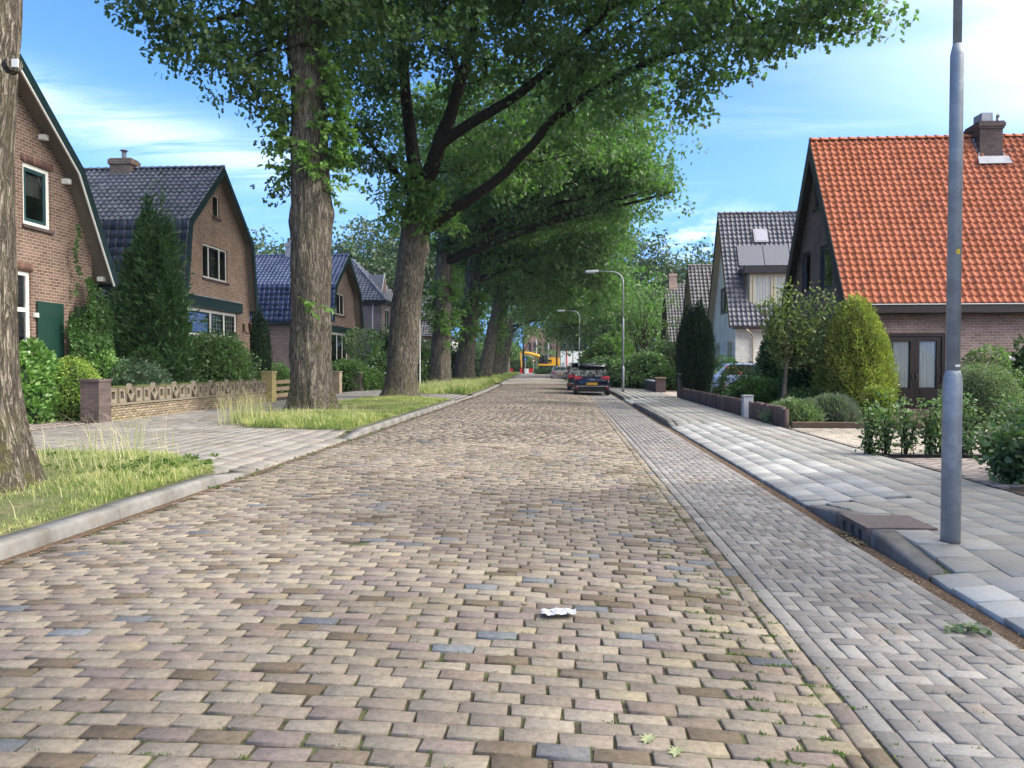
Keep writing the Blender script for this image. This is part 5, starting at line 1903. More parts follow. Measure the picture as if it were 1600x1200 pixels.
# --- trees 4 to 9 of the row
def row_tree(label, X, Y, r, lobes, per, lean=.0, fork=6.0, mat=m_oak2, sh=(), size=(.24, .38), seed=0, top=10.):
    t = thing('oak_tree', label, 'tree', (X, Y, .15), 'oaks along the west verge')
    trunk(t, [(X, Y, 0), (X + lean * .25, Y, fork * .3), (X + lean * .6, Y, fork * .65), (X + lean, Y, fork), (X + lean * 1.3, Y, top)], [r * 1.12, r, r * .93, r * .85, r * .5], m_bark2, 30, 60, .4, .05, seed)
    s = [Vector((X + lean * (f * .3 + 1), Y, fork + (top - fork) * f)) for f in (0, .3, .6, 1)]
    for c, rr in lobes[:6]:
        a = random.choice(s[:3])
        c = Vector(c)
        mid = (a + c) / 2 + Vector((0, 0, .4))
        limb(t, [a, mid, c], r * .42, .05, m_limb, 7, 4)
        s += [mid]
    P, C = clumped(lobes, per * 1.7, .5, 26)
    T = rng.normal(size=P.shape) * .8 + [0, 0, -.6]
    leaves(P, T, rng.uniform(size[0], size[1], len(P)), LEAF_OAK if Y < 56 else LEAF_KITE, 'crown', mat, t)
    twigs(t, s, [C[i] for i in rng.integers(0, len(C), 90)], m_limb, .05)
    if sh:
        sps = []
        for (z, ang, amt) in sh:
            sps.append(((X + lean * z / fork * .8 + r * .9 * math.cos(ang), Y + r * .9 * math.sin(ang), z), math.cos(ang), math.sin(ang), amt, .45))
        shoots(t, sps, ln=.75, size=(.16, .26), n_twig=7)
    return t


def LB_(lst): return [(pt(u, v, Y), (r, r * .95, rz)) for u, v, Y, r, rz in lst]


row_tree('fourth oak of the row with ivy-like shoots clothing its upright trunk', -8.15, 50, .62,
         LB_([(985, 262, 42, 1.9, 1.0), (1035, 292, 41, .9, .35), (1000, 285, 41.5, 1.2, .5), (1050, 300, 41, .5, .25), (960, 270, 43, 1.4, .8), (935, 300, 44, 2.2, 1.4), (945, 240, 43, 1.6, 1.2), (870, 320, 46, 2.6, 1.8), (800, 330, 48, 2.6, 2.0), (740, 350, 49, 2.2, 1.6), (900, 230, 45, 2.8, 2.2), (960, 330, 43, 1.0, .5), (700, 330, 50, 2, 1.4), (840, 260, 46, 3, 2),
              (690, 385, 50, 1.0, .6)]) + [((-6, 50, 16), (6.5, 6, 4.5)), ((1, 46, 16), (6, 5, 3.5))], 105, .25, 8.2, sh=[(6.4, -.3, 3), (5.6, -2.5, 2.5), (4.6, -1.6, 3.0), (4.8, .2, 2.2), (6.6, -1.7, 3), (3.7, -1.0, 1.6), (5.3, 3.0, 2.2), (7.3, 0, 2.5)], size=(.2, .3), seed=2.2, top=12)
row_tree('fifth oak with wide swollen foot and leafy shoots, beside the dark shrub', -7.9, 60, .72,
         LB_([(930, 380, 57, 2.9, 2.2), (880, 400, 58, 3.0, 2.4), (820, 400, 60, 3.0, 2.4), (760, 390, 60, 2.6, 2), (945, 440, 58, 1.8, 1.4), (870, 450, 60, 2.2, 1.3), (720, 400, 61, 1.8, 1.6)]) + [((-5, 60, 15), (7.5, 6, 5.5)), ((2, 57, 15), (6, 5.5, 5))], 72, .7, 8.0,
         sh=[(6.4, -.3, 3), (5.2, -2.5, 2.8), (5.8, -1.6, 3.4), (4.2, -1.2, 2.8), (3.4, -2.2, 1.5), (7.4, -1.0, 3), (4.6, .3, 2.5), (6.8, 2.8, 2)], seed=4.4, top=12)
row_tree('sixth oak standing straight between two shoot-covered trunks', -8.0, 76, .64,
         LB_([(940, 460, 72, 2.6, 1.8), (880, 470, 74, 3.2, 1.8), (810, 450, 76, 3.2, 2.6), (750, 440, 76, 2.8, 2.4)]) + [((-4, 76, 14), (8, 6, 6)), ((1.5, 74, 13), (6.5, 5.5, 5.2))], 60, 1.6, 8, sh=[(6, -.6, 3), (4.6, -.2, 2.5), (7, .1, 3)], seed=5.1, top=12)
row_tree('slim grey oak further along the row', -8.5, 95, .62,
         LB_([(900, 480, 92, 3.0, 2.0), (840, 475, 95, 3.2, 2.0)]) + [((-5, 95, 13), (8, 6, 6)), ((-1, 93, 11.5), (6, 5.5, 4.4))], 44, .9, 7.5, sh=[(5.5, -.6, 3), (4, -1.2, 2)], seed=7.7, top=12)
row_tree('forked dark oak near the end of the row', -9.2, 113, .6, LB_([(870, 500, 110, 2.6, 1.6), (830, 500, 112, 3, 2)]) + [((-6, 113, 12), (8, 6, 5.5))], 24, 1.2, 6.0, seed=8.8, top=10)
row_tree('last pale trunk of the row beside the excavator', -10.6, 140, .55, [((-10, 140, 11), (6, 6, 5)), ((-6, 140, 10.5), (3.4, 3, 2.2))], 20, .2, 6.5, mat=m_fargreen, seed=9.9, top=10)


# --- other trees
def tree(name, label, u, Y, crown, mat, n_per=20, size=(.3, .5), trunk_r=.22, group=None, bark=m_limb, leaf=LEAF_KITE, clump=.6, stems=1, X=None):
    """crown: list of (u, v, dY, r, rz) or world lobes ((x,y,z),(rx,ry,rz))"""
    x = at(u, 600, Y).x if X is None else X
    t = thing(name, label, 'tree', (x, Y, .09), group)
    lob = [c if isinstance(c[0], tuple) else (pt(c[0], c[1], Y + c[2]), (c[3], c[3], c[4])) for c in crown]
    zmin = min(c[2] for c, r in lob)
    m = MB()
    for s in range(stems):
        ang = s * 2.4
        dx = .25 * math.cos(ang) * (stems > 1); dy = .25 * math.sin(ang) * (stems > 1)
        m.tube(catmull([(x + dx * .3, Y + dy * .3, 0), (x + dx * 1.5, Y + dy * 1.5, zmin * .5), (x + dx * 4, Y + dy * 4, zmin + .3)], 5), [trunk_r * (1 - .45 * k / 10) for k in range(11)], 9)
    m.build('trunk', bark, t, True)
    m = MB()
    for c, r in lob:
        for q in range(2):
            e = Vector(c) + Vector((random.uniform(-.5, .5) * r[0], random.uniform(-.5, .5) * r[1], random.uniform(-.2, .5) * r[2]))
            s = Vector((x, Y, max(.5, zmin * random.uniform(.5, 1.0))))
            m.tube([s, (s + e) / 2 + Vector((0, 0, .3)), e], [trunk_r * .5, trunk_r * .28, .02], 5, cap=False)
    m.build('branches', bark, t, True, kind='stuff')
    P, C = clumped(lob, n_per, clump, 20)
    T = rng.normal(size=P.shape) * .8 + [0, 0, -.3]
    leaves(P, T, rng.uniform(size[0], size[1], len(P)), leaf, 'crown', mat, t)
    return t


# row of trees beyond the western houses
kinds = ['broad tree crown rising behind the blue roofed house', 'tree crown beyond the trunk with the ivy tuft', 'light green tree top between the second and third oaks', 'tree behind the hipped roof house', 'airy tree behind the dormer of the hipped roof', 'dense tree beyond the brown house']
for k, (u, v, Y, r, rz) in enumerate([(420, 415, 98, 4.2, 4.4), (470, 420, 104, 4.5, 4), (545, 410, 100, 4.5, 5), (590, 405, 108, 5, 6), (640, 400, 112, 5, 6), (700, 420, 120, 6, 6)]):
    c = pt(u, v, Y)
    tree('broadleaf_tree', kinds[k], u, Y, [((c[0], Y, c[2]), (r, r, rz)), ((c[0] - r * .7, Y + 1, c[2] - rz * .5), (r * .8, r * .8, rz * .7)), ((c[0] + r * .7, Y - 1, c[2] - rz * .4), (r * .8, r * .8, rz * .7)), ((c[0], Y, c[2] - rz), (r * 1.2, r, rz * .8))], m_fartree, 26, (.45, .8), .4, 'trees beyond the western houses', clump=.9)
# east side background
kr = ['hazy tall tree rounding over the far eastern roofs', 'tree crown behind the street lamps', 'tree peeking above the grey roofs beside the cream house', 'dark tree mass behind the second lamp post', 'dark tree behind the third lamp post', 'broad tree at the east end of the street']
for k, (u, v, Y, r, rz) in enumerate([(1012, 420, 100, 4.6, 5.2), (965, 450, 112, 6, 6), (1085, 425, 110, 4, 4), (940, 470, 96, 4.4, 5.4), (915, 480, 128, 6, 6.5), (985, 480, 88, 4, 4.6)]):
    c = pt(u, v, Y)
    tree('broadleaf_tree', kr[k], u, Y, [((c[0], Y, c[2]), (r, r, rz)), ((c[0] - r * .7, Y + 1, c[2] - rz * .5), (r * .8, r * .8, rz * .7)), ((c[0] + r * .7, Y - 1, c[2] - rz * .4), (r * .8, r * .8, rz * .7))] + ([((c[0], Y, c[2] - rz), (r * 1.15, r, rz * .8))] if k not in (3, 4) else []), m_fartree if k in (0, 1, 2) else m_oak2, 28, (.4, .7), .4, 'trees beyond the eastern houses', clump=.8)
# end of the street
ke = ['fresh green young tree beyond the oak row', 'small tree hanging over the barriers', 'tree right before the brick hall', 'dark tree west of the junction', 'tree behind the excavator arm']
for k, (u, v, Y, r, rz) in enumerate([(818, 520, 138, 2.5, 2.8), (797, 548, 150, 2.4, 2.4), (870, 500, 142, 3.2, 1.8), (770, 520, 158, 5, 6), (845, 560, 165, 3, 2.4)]):
    c = pt(u, v, Y)
    tree('street_tree', ke[k], u, Y, [((c[0], Y, c[2]), (r, r, rz)), ((c[0] - r * .6, Y, c[2] - rz * .3), (r * .7, r * .7, rz * .6)), ((c[0] + r * .6, Y, c[2] + rz * .2), (r * .7, r * .7, rz * .6))], m_fargreen if k in (0, 1) else m_oak2, 16, (.35, .6), .2, 'trees at the end of the street', clump=.6)
# bright multi-stemmed tree east
tree('young_tree', 'bright green airy tree with several bare stems in front of the grey roofs', 1004, 62, [(1000, 480, 0, 1.9, 1.6), (1012, 455, 0, 1.5, 1.1), (978, 500, 0, 1.6, 1.2), (1030, 500, 0, 1.7, 1.4), (1000, 520, 0, 2.2, 1.0), (1040, 470, .5, 1.1, 1.0)], m_fargreen, 26, (.16, .28), .10, stems=4, clump=.4)
tree('young_tree', 'thin brownish tree against the fourth roof beside the tall cypress', 1058, 50, [(1052, 515, 0, 1.2, .9), (1068, 530, 0, 1.0, .8), (1040, 540, 0, 1.1, .7), (1062, 500, 0, .7, .5)], m_rose, 18, (.13, .2), .07, stems=3, clump=.35)
# garden tree in front of the orange roofed house
m_olive = M_leaf('olive_tree_leaves', [(.08, .11, .03), (.14, .18, .045), (.22, .26, .075)], .35)
tr = thing('garden_tree', 'slender garden tree with upright leafy branches and a pale trunk before the dark gable', 'tree', (6.35, 22.6, .1))
base = at(1222, 645, 22.4); base.z = .05
m = MB()
m.tube(catmull([base, at(1226, 600, 22.4), at(1230, 560, 22.4), at(1234, 520, 22.4)], 5), [.075 - .0025 * k for k in range(16)], 10)
m.build('trunk', M_bark('pale_bark', (.10, .085, .065), (.36, .33, .28), None, 2.2), tr, True)
Pl, Tl = [], []
m = MB()
for (u, v, dy) in ((1206, 470, 0), (1222, 450, .3), (1238, 448, -.2), (1256, 470, .2), (1276, 455, 0), (1296, 462, -.2), (1308, 480, .1), (1300, 525, 0), (1283, 500, .3), (1262, 505, -.3), (1244, 490, .2), (1215, 505, -.2), (1198, 510, .1), (1210, 545, 0), (1252, 540, .2), (1280, 560, -.1), (1190, 480, .1)):
    e = at(u, v, 22.4 + dy)
    s = at(1228 + (u - 1228) * .12, 575 - random.uniform(0, 25), 22.4)
    md = (s * .45 + e * .55) + Vector((0, 0, -.12))
    m.tube([s, md, e], [.022, .014, .005], 4, cap=False)
    for q in range(230):
        t = random.uniform(.15, 1.04)
        c = s * (1 - t) ** 2 + md * 2 * t * (1 - t) + e * t * t
        Pl.append((c.x + random.gauss(0, .10), c.y + random.gauss(0, .12), c.z + random.gauss(0, .09)))
        Tl.append((random.gauss(0, .6), random.gauss(0, .6), random.gauss(.3, .5)))
m.build('branches', m_limb, tr, True, kind='stuff')
leaves(np.array(Pl), np.array(Tl), rng.uniform(.07, .13, len(Pl)), LEAF_OVAL, 'crown', m_olive, tr)


# --- shrubs
def bump_(a, h, s, amt):
    return 1 + amt * (np.sin(a * 3 + s) * np.sin(h * 5 + s * 2) + .6 * np.sin(a * 7 + s * 3) * np.sin(h * 11 + s) + .4 * np.sin(a * 13 + h * 9 + s))


PROF = {
    'dome': lambda h: np.sqrt(np.clip(1 - h ** 2.2, 0, 1)) * (.82 + .18 * np.clip(h * 5, 0, 1)),
    'ball': lambda h: np.sqrt(np.clip(1 - (2 * h - 1) ** 2, 0, 1)),
    'cone': lambda h: np.clip(1 - h, 0, 1) ** .72 * (.80 + .20 * np.clip(h * 4, 0, 1)) * 1.08,
    'fat': lambda h: np.clip(1 - h ** 2.0, 0, 1) ** .66 * (.86 + .14 * np.clip(h * 5, 0, 1)),
    'column': lambda h: np.clip(1 - h ** 3.2, 0, 1) ** .8 * (.62 + .38 * np.sin(np.clip(h, 0, 1) * 2.2 + .25)),
    'egg': lambda h: np.sqrt(np.clip(1 - (np.abs(h - .32) / np.where(h > .32, .68, .62)) ** 2.1, 0, 1)),
}


def shrub(name, label, x, y, H, R_, kind, mat, n, leaf=LEAF_OVAL, size=(.06, .1), up=.3, bump=.10, core=.86, ry=None, z0=.08, group=None, parent=None, wid=1., seed=None, cat='shrub', jag=.06, core_mat=None, flowers=None, base_z=0.):
    seed = random.uniform(0, 9) if seed is None else seed
    ry = R_ if ry is None else ry
    f = PROF[kind]
    t = parent or thing(name, label, cat, (x, y, z0), group)
    # leaf positions on a lumpy shell; probability by radius
    h = rng.random(n * 3)
    keep = rng.random(n * 3) < (f(h) * .85 + .15)
    h = h[keep][:n]
    n = len(h)
    a = rng.random(n) * 2 * math.pi
    b = bump_(a, h, seed, bump)
    r = f(h) * b * (1 + rng.normal(0, jag, n)) * (1 - .22 * rng.random(n) ** 2)
    P = np.stack([x + R_ * r * np.cos(a), y + ry * r * np.sin(a), z0 + base_z + H * h * (1 + .02 * rng.normal(size=n)) * (1 + (b - 1) * .5)], -1)
    T = np.stack([np.cos(a), np.sin(a), np.full(n, up)], -1) + rng.normal(size=(n, 3)) * .55
    leaves(P, T, rng.uniform(size[0], size[1], n), leaf, 'foliage', mat, t, wid)
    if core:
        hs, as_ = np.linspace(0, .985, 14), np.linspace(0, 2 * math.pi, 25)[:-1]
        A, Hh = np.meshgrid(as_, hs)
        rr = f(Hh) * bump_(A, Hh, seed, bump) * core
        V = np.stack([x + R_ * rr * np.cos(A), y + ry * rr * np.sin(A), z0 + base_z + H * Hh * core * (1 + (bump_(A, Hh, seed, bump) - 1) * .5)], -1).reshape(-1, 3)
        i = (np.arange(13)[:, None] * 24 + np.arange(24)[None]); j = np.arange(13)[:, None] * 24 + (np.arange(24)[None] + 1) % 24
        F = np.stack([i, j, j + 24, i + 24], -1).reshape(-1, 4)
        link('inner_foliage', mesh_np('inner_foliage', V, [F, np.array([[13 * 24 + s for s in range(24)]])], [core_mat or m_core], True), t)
    if flowers:
        fm, cnt, fs = flowers
        for k in range(cnt):
            q = P[rng.integers(0, n)]
            d = Vector((q[0] - x, q[1] - y, .3)).normalized()
            m = MB(); m.ball(Vector(q) + d * .05, (fs, fs, fs * .8), 7, 4)
            m.build('flower', fm, t, True)
    return t


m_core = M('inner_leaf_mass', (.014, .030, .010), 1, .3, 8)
def X_at(u, Y): return at(u, 600, Y).x


# west gardens
shrub('laurel_shrub', 'glossy bright laurel bush under the window with the green shutter', X_at(44, 18.2), 18.2, 1.95, .80, 'dome', m_laurel, 5200, LEAF_OVAL, (.10, .16), .5, .12, ry=.95, cat='shrub')
shrub('laurel_shrub', 'low laurel bush at the foot of the nearest house beside the driveway', X_at(20, 17.6), 17.6, 1.7, .9, 'dome', m_laurel, 3000, LEAF_OVAL, (.10, .16), .5, .12)
shrub('clipped_shrub', 'clipped yellow-green dome bush just behind the dark wall pillar', X_at(112, 18.9), 18.9, 1.60, .80, 'dome', m_ygreen, 9000, LEAF_NEEDLE, (.05, .09), .4, .04, wid=2.2)
shrub('spreading_juniper', 'spreading grey-green juniper above the ornamental wall', X_at(205, 22.0), 22.0, 1.45, 1.25, 'dome', m_bluegreen, 7500, LEAF_NEEDLE, (.10, .18), .6, .16, wid=1.6, jag=.12)
shrub('pieris_shrub', 'shrub with pale new leaf tips below the wall climber', X_at(165, 21.8), 21.6, 1.75, .95, 'dome', m_laurel, 4200, LEAF_OVAL, (.08, .13), .6, .12)
shrub('clipped_shrub', 'dark green rounded bush in front of the tall conifer', X_at(228, 24.2), 24.2, 2.0, .78, 'dome', m_juniper, 7500, LEAF_NEEDLE, (.05, .09), .4, .05, wid=2.2)
shrub('mixed_shrub', 'loose dark shrub between the rounded bush and the rhododendron', X_at(278, 25.6), 25.6, 1.7, .8, 'dome', m_darkbush, 3600, LEAF_OVAL, (.07, .12), .4, .12)
shrub('mixed_shrub', 'olive green shrub filling the corner under the conifer', X_at(200, 25.0), 25.0, 2.1, 1.1, 'dome', m_darkbush, 5200, LEAF_OVAL, (.07, .12), .4, .12)
shrub('garden_conifer', 'tall dark feathery conifer beside the warm brick house', X_at(246, 25.8), 25.6, 6.5, 1.12, 'fat', m_conifer, 26000, LEAF_NEEDLE, (.13, .30), .7, .22, wid=1.4, jag=.18, cat='conifer')
shrub('rhododendron', 'large rounded rhododendron under the leaded bay window', X_at(338, 28.2), 28.0, 2.55, 1.65, 'dome', m_rhodo, 12000, LEAF_OVAL, (.09, .15), .5, .12, jag=.08)
shrub('column_conifer', 'narrow dark column conifer at the corner of the warm brick house', X_at(403, 36.4), 36.4, 4.2, .42, 'column', m_cypress, 6000, LEAF_NEEDLE, (.10, .2), 1.6, .1, wid=1.6, cat='conifer')
shrub('column_conifer', 'second narrow column conifer with a pointed tip', X_at(412, 37.4), 37.4, 3.7, .36, 'column', m_cypress, 4500, LEAF_NEEDLE, (.10, .2), 1.6, .1, wid=1.6, cat='conifer')
shrub('garden_shrub', 'olive bush behind the yellow mossy pillar', X_at(432, 38), 38, 1.5, .9, 'dome', m_rhodo, 3200, LEAF_OVAL, (.09, .15), .4, .12)
shrub('garden_shrub', 'fresh green bush beside the brick pillar past the second oak', X_at(545, 42), 42, 1.7, 1.5, 'dome', m_fargreen, 5000, LEAF_OVAL, (.11, .18), .4, .14)
shrub('garden_shrub', 'light green low bush next to the wooden rail', X_at(572, 43), 43, 1.3, 1.1, 'dome', m_rhodo, 3600, LEAF_OVAL, (.11, .18), .4, .14)
shrub('flowering_shrub', 'shrub dotted with white blossom in front of the purple brick house', X_at(598, 48), 48, 2.2, 1.5, 'dome', m_rhodo, 4000, LEAF_OVAL, (.11, .18), .4, .16, flowers=(m_flower_w, 26, .07))
shrub('flowering_shrub', 'tall white flowering shrub between the third and fourth oaks', X_at(655, 56), 56, 3.2, 1.6, 'dome', m_rhodo, 3600, LEAF_OVAL, (.14, .22), .4, .16, flowers=(m_flower_w, 22, .09))
shrub('dark_shrub', 'almost black rounded shrub behind the fifth trunk', X_at(715, 66), 66, 3.1, 1.7, 'dome', m_cypress, 3500, LEAF_OVAL, (.16, .24), .4, .12)
shrub('garden_shrub', 'climbing green shrub on the corner of the purple brick house', X_at(608, 57.5), 57.5, 4.2, 1.0, 'egg', m_fargreen, 3000, LEAF_OVAL, (.15, .22), .3, .2)
# little standard tree
st = thing('standard_tree', 'small round topped standard tree before the third house', 'tree', (X_at(566, 45), 45, .1))
m = MB(); m.tube([(X_at(566, 45), 45, 0), (X_at(566, 45), 45, 2.3)], .05, 7); m.build('trunk', m_limb, st)
shrub('x', '', X_at(566, 45), 45, 1.9, 1.0, 'ball', m_rhodo, 1800, LEAF_OVAL, (.12, .2), .3, .2, core=0, parent=st, base_z=1.7)
# climber on the nearest house
m_climb = M_leaf('climber_leaves', [(.035, .09, .018), (.06, .15, .025), (.10, .22, .04)], .3)
cl = thing('climbing_plant', 'leafy climber covering the corner of the nearest brown brick house', 'climber', (-14.0, 21.6, .1))
n = 9000
yy_ = rng.uniform(20.75, 22.9, n); zz = rng.uniform(.3, 4.25, n)
ok = (zz < 3.55 + .6 * np.sin(yy_ * 4.1) - .9 * np.clip(21.2 - yy_, 0, 1)) & (rng.random(n) < .95)
yy_, zz = yy_[ok], zz[ok]
extra = rng.uniform(3.5, 5.6, 160)
yy_ = np.concatenate([yy_, 21.35 + .10 * np.sin(extra * 5) + rng.normal(0, .05, 160)]); zz = np.concatenate([zz, extra])
th = .12 + .35 * np.abs(np.sin(yy_ * 3.3) * np.sin(zz * 2.1 + 1))
th[-160:] = .05
xx = -14.12 + th * (1 - .4 * rng.random(len(yy_)) ** 2)
P = np.stack([xx, yy_, zz], -1)
leaves(P, rng.normal(size=P.shape) * .5 + [.8, 0, -.3], rng.uniform(.07, .13, len(P)), LEAF_OVAL, 'foliage', m_climb, cl)
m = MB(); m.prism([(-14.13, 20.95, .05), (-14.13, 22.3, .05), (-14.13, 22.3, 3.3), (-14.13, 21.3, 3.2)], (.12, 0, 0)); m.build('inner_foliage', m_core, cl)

# east gardens
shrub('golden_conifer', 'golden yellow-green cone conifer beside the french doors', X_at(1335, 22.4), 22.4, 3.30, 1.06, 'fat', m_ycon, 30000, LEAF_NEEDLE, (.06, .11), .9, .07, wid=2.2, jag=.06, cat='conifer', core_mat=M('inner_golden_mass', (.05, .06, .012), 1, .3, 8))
shrub('golden_shrub', 'low golden bush at the foot of the golden conifer', X_at(1368, 20.6), 20.6, .85, .45, 'dome', m_ycon, 3500, LEAF_NEEDLE, (.06, .1), .8, .1, wid=2.2)
shrub('cypress', 'tall dark green cypress with two fused tops by the low palisade', X_at(1077, 33.8), 33.8, 3.8, .56, 'column', m_cypress, 15000, LEAF_NEEDLE, (.09, .17), 1.5, .12, wid=1.7, cat='conifer')
shrub('cypress', 'second dark cypress merged to the street side one', X_at(1093, 33.8), 33.8, 4.05, .56, 'column', m_cypress, 15000, LEAF_NEEDLE, (.09, .17), 1.5, .12, wid=1.7, cat='conifer')
shrub('dark_conifer', 'dark conifer standing against the dark gable behind the slender tree', X_at(1212, 28.5), 28.5, 3.3, .8, 'cone', m_conifer, 11000, LEAF_NEEDLE, (.09, .17), .8, .12, wid=1.6, cat='conifer')
shrub('dark_conifer', 'shaded evergreen between the slender tree and the golden conifer', X_at(1268, 24.0), 24.0, 2.3, .8, 'egg', m_conifer, 9000, LEAF_NEEDLE, (.09, .17), .6, .14, wid=1.6, cat='conifer')
shrub('spreading_juniper', 'bright green mounded juniper behind the palisade and grey post', X_at(1186, 25.5), 25.5, .95, 1.05, 'dome', m_juniper, 12000, LEAF_NEEDLE, (.07, .13), .5, .14, wid=1.9, jag=.08)
shrub('rose_bush', 'rose bush with large coral pink blooms before the blue car', X_at(1152, 27.5), 27.5, 1.40, .72, 'egg', m_darkbush, 3600, LEAF_OVAL, (.06, .1), .4, .2, core=.6, flowers=(m_flower_p, 13, .085))
shrub('low_shrub', 'small dark hedge clump beside the slender trunk', X_at(1256, 22.9), 22.7, .75, .8, 'dome', m_darkbush, 4500, LEAF_NEEDLE, (.06, .1), .4, .08, wid=2.2)
shrub('low_shrub', 'grey-green feathery low shrub at the bed edge', X_at(1243, 19.0), 19.0, .55, .62, 'dome', m_sage, 5500, LEAF_NEEDLE, (.09, .15), 1.2, .12, wid=1.2, jag=.12, core=.6)
shrub('low_shrub', 'pale leafy perennial at the end of the palisade', X_at(1222, 18.7), 18.7, .42, .32, 'dome', m_sage, 1500, LEAF_OVAL, (.06, .1), .8, .15, core=.6)
shrub('lavender', 'clump of lavender in front of the golden conifer', X_at(1300, 19.2), 19.2, .60, .58, 'dome', m_lav, 6000, LEAF_NEEDLE, (.12, .22), 1.6, .08, wid=.7, jag=.1, core=.6)
shrub('low_shrub', 'green ground cover behind the palisade near the cypress', X_at(1146, 28.4), 28.4, .55, .5, 'dome', m_fargreen, 2500, LEAF_OVAL, (.06, .1), .5, .14)
shrub('round_shrub', 'round bush at the corner of the cream house beyond the car', X_at(1133, 40.3), 40.3, 1.9, .95, 'dome', m_juniper, 3500, LEAF_NEEDLE, (.09, .15), .4, .05, wid=2)
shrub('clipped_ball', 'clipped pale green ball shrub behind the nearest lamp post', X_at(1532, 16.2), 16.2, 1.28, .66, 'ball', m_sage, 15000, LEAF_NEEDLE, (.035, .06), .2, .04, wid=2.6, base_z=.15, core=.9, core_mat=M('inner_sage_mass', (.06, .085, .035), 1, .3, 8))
shrub('pointed_shrub', 'bright green pointed shrub against the brick wall above the clipped ball', X_at(1520, 20.4), 20.4, 1.32, .5, 'cone', m_juniper, 3500, LEAF_OVAL, (.06, .1), .7, .12)
shrub('hydrangea', 'white flowering standard shrub on the brick wall', X_at(1545, 22.8), 22.8, 1.0, .5, 'ball', m_rose, 1500, LEAF_OVAL, (.07, .12), .3, .2, base_z=.95, core=.0, flowers=(m_flower_w, 4, .07))
shrub('hydrangea', 'white blossomed shrub at the picture edge by the wall', X_at(1597, 21.5), 21.5, 1.25, .55, 'egg', m_rose, 2600, LEAF_OVAL, (.08, .13), .3, .2, flowers=(m_flower_w, 5, .085))
shrub('hydrangea', 'dark bush with two white blooms higher on the wall', X_at(1608, 23.6), 23.6, 2.2, .5, 'egg', m_darkbush, 2400, LEAF_OVAL, (.08, .13), .3, .2, flowers=(m_flower_w, 6, .085))
# far east shrubs
FE = [('hedge', 'dark clipped hedge behind the parked cars', 945, 60, 2.0, 2.2, 'dome', m_darkbush), ('hedge', 'hedge beside the second lamp post', 960, 52, 1.9, 1.6, 'dome', m_darkbush), ('mixed_shrub', 'mid green shrub past the dark blue bin', 985, 50, 1.9, 1.4, 'dome', m_rhodo),
      ('mixed_shrub', 'leafy shrub above the low brick wall', 1012, 48, 2.2, 1.6, 'dome', m_rhodo), ('mixed_shrub', 'bright shrub behind the brick gate pillar', 1035, 46, 1.3, 1.0, 'dome', m_fargreen), ('mixed_shrub', 'tall shrub in front of the grey roofed houses', 1040, 56, 3.0, 1.8, 'dome', m_rhodo),
      ('golden_shrub', 'yellow-green shrub over the far hedge', 944, 72, 3.4, 1.6, 'dome', m_ygreen), ('mixed_shrub', 'rounded shrub near the white building', 938, 84, 3.0, 1.9, 'dome', m_fargreen), ('mixed_shrub', 'tall green shrub under the far lamps', 955, 68, 4.0, 2.4, 'dome', m_fargreen),
      ('mixed_shrub', 'dark evergreen shrub by the third lamp post', 938, 78, 3.4, 2.0, 'dome', m_darkbush), ('mixed_shrub', 'grassy mound at the far bend', 860, 128, 1.0, 2.6, 'dome', m_fargreen), ('mixed_shrub', 'far rounded shrub at the bend of the kerb', 930, 100, 3.2, 2.2, 'dome', m_rhodo)]
for nm, lb, u, Y, H, r, kd, mt in FE:
    shrub(nm, lb, X_at(u, Y), Y, H, r, kd, mt, int(900 * r * H), LEAF_OVAL, (.16, .26), .4, .16, jag=.08)


# --- open rose hedge and the big bush near the pavement
def open_shrub(label, x, y, H, spread, n_stem, mat, per=60, size=(.05, .09), group=None, name='rose_bush', ln=.3, low=.25):
    t = thing(name, label, 'shrub', (x, y, .1), group)
    m = MB(); Pl, Tl = [], []
    for s in range(n_stem):
        a = random.uniform(0, 6.28); d = spread * random.uniform(.1, 1)
        b0 = Vector((x + random.gauss(0, .04), y + random.gauss(0, .04), .06))
        e = Vector((x + d * math.cos(a), y + d * math.sin(a) * .7, .1 + H * random.uniform(.6, 1.05)))
        md = (b0 + e) / 2 + Vector((0, 0, H * .08))
        m.tube([b0, md, e], [.009, .007, .003], 4, cap=False)
        for k in range(per):
            t_ = random.uniform(low, 1.03)
            c = b0 * (1 - t_) ** 2 + md * 2 * t_ * (1 - t_) + e * t_ * t_
            Pl.append((c.x + random.gauss(0, .055), c.y + random.gauss(0, .055), max(.12, c.z + random.gauss(0, .05))))
            Tl.append((random.gauss(0, .8) + math.cos(a) * .3, random.gauss(0, .8), random.gauss(.15, .4)))
    m.build('stems', m_limb, t, kind='stuff')
    leaves(np.array(Pl), np.array(Tl), rng.uniform(size[0], size[1], len(Pl)), LEAF_OVAL, 'foliage', mat, t, 1.2)
    return t


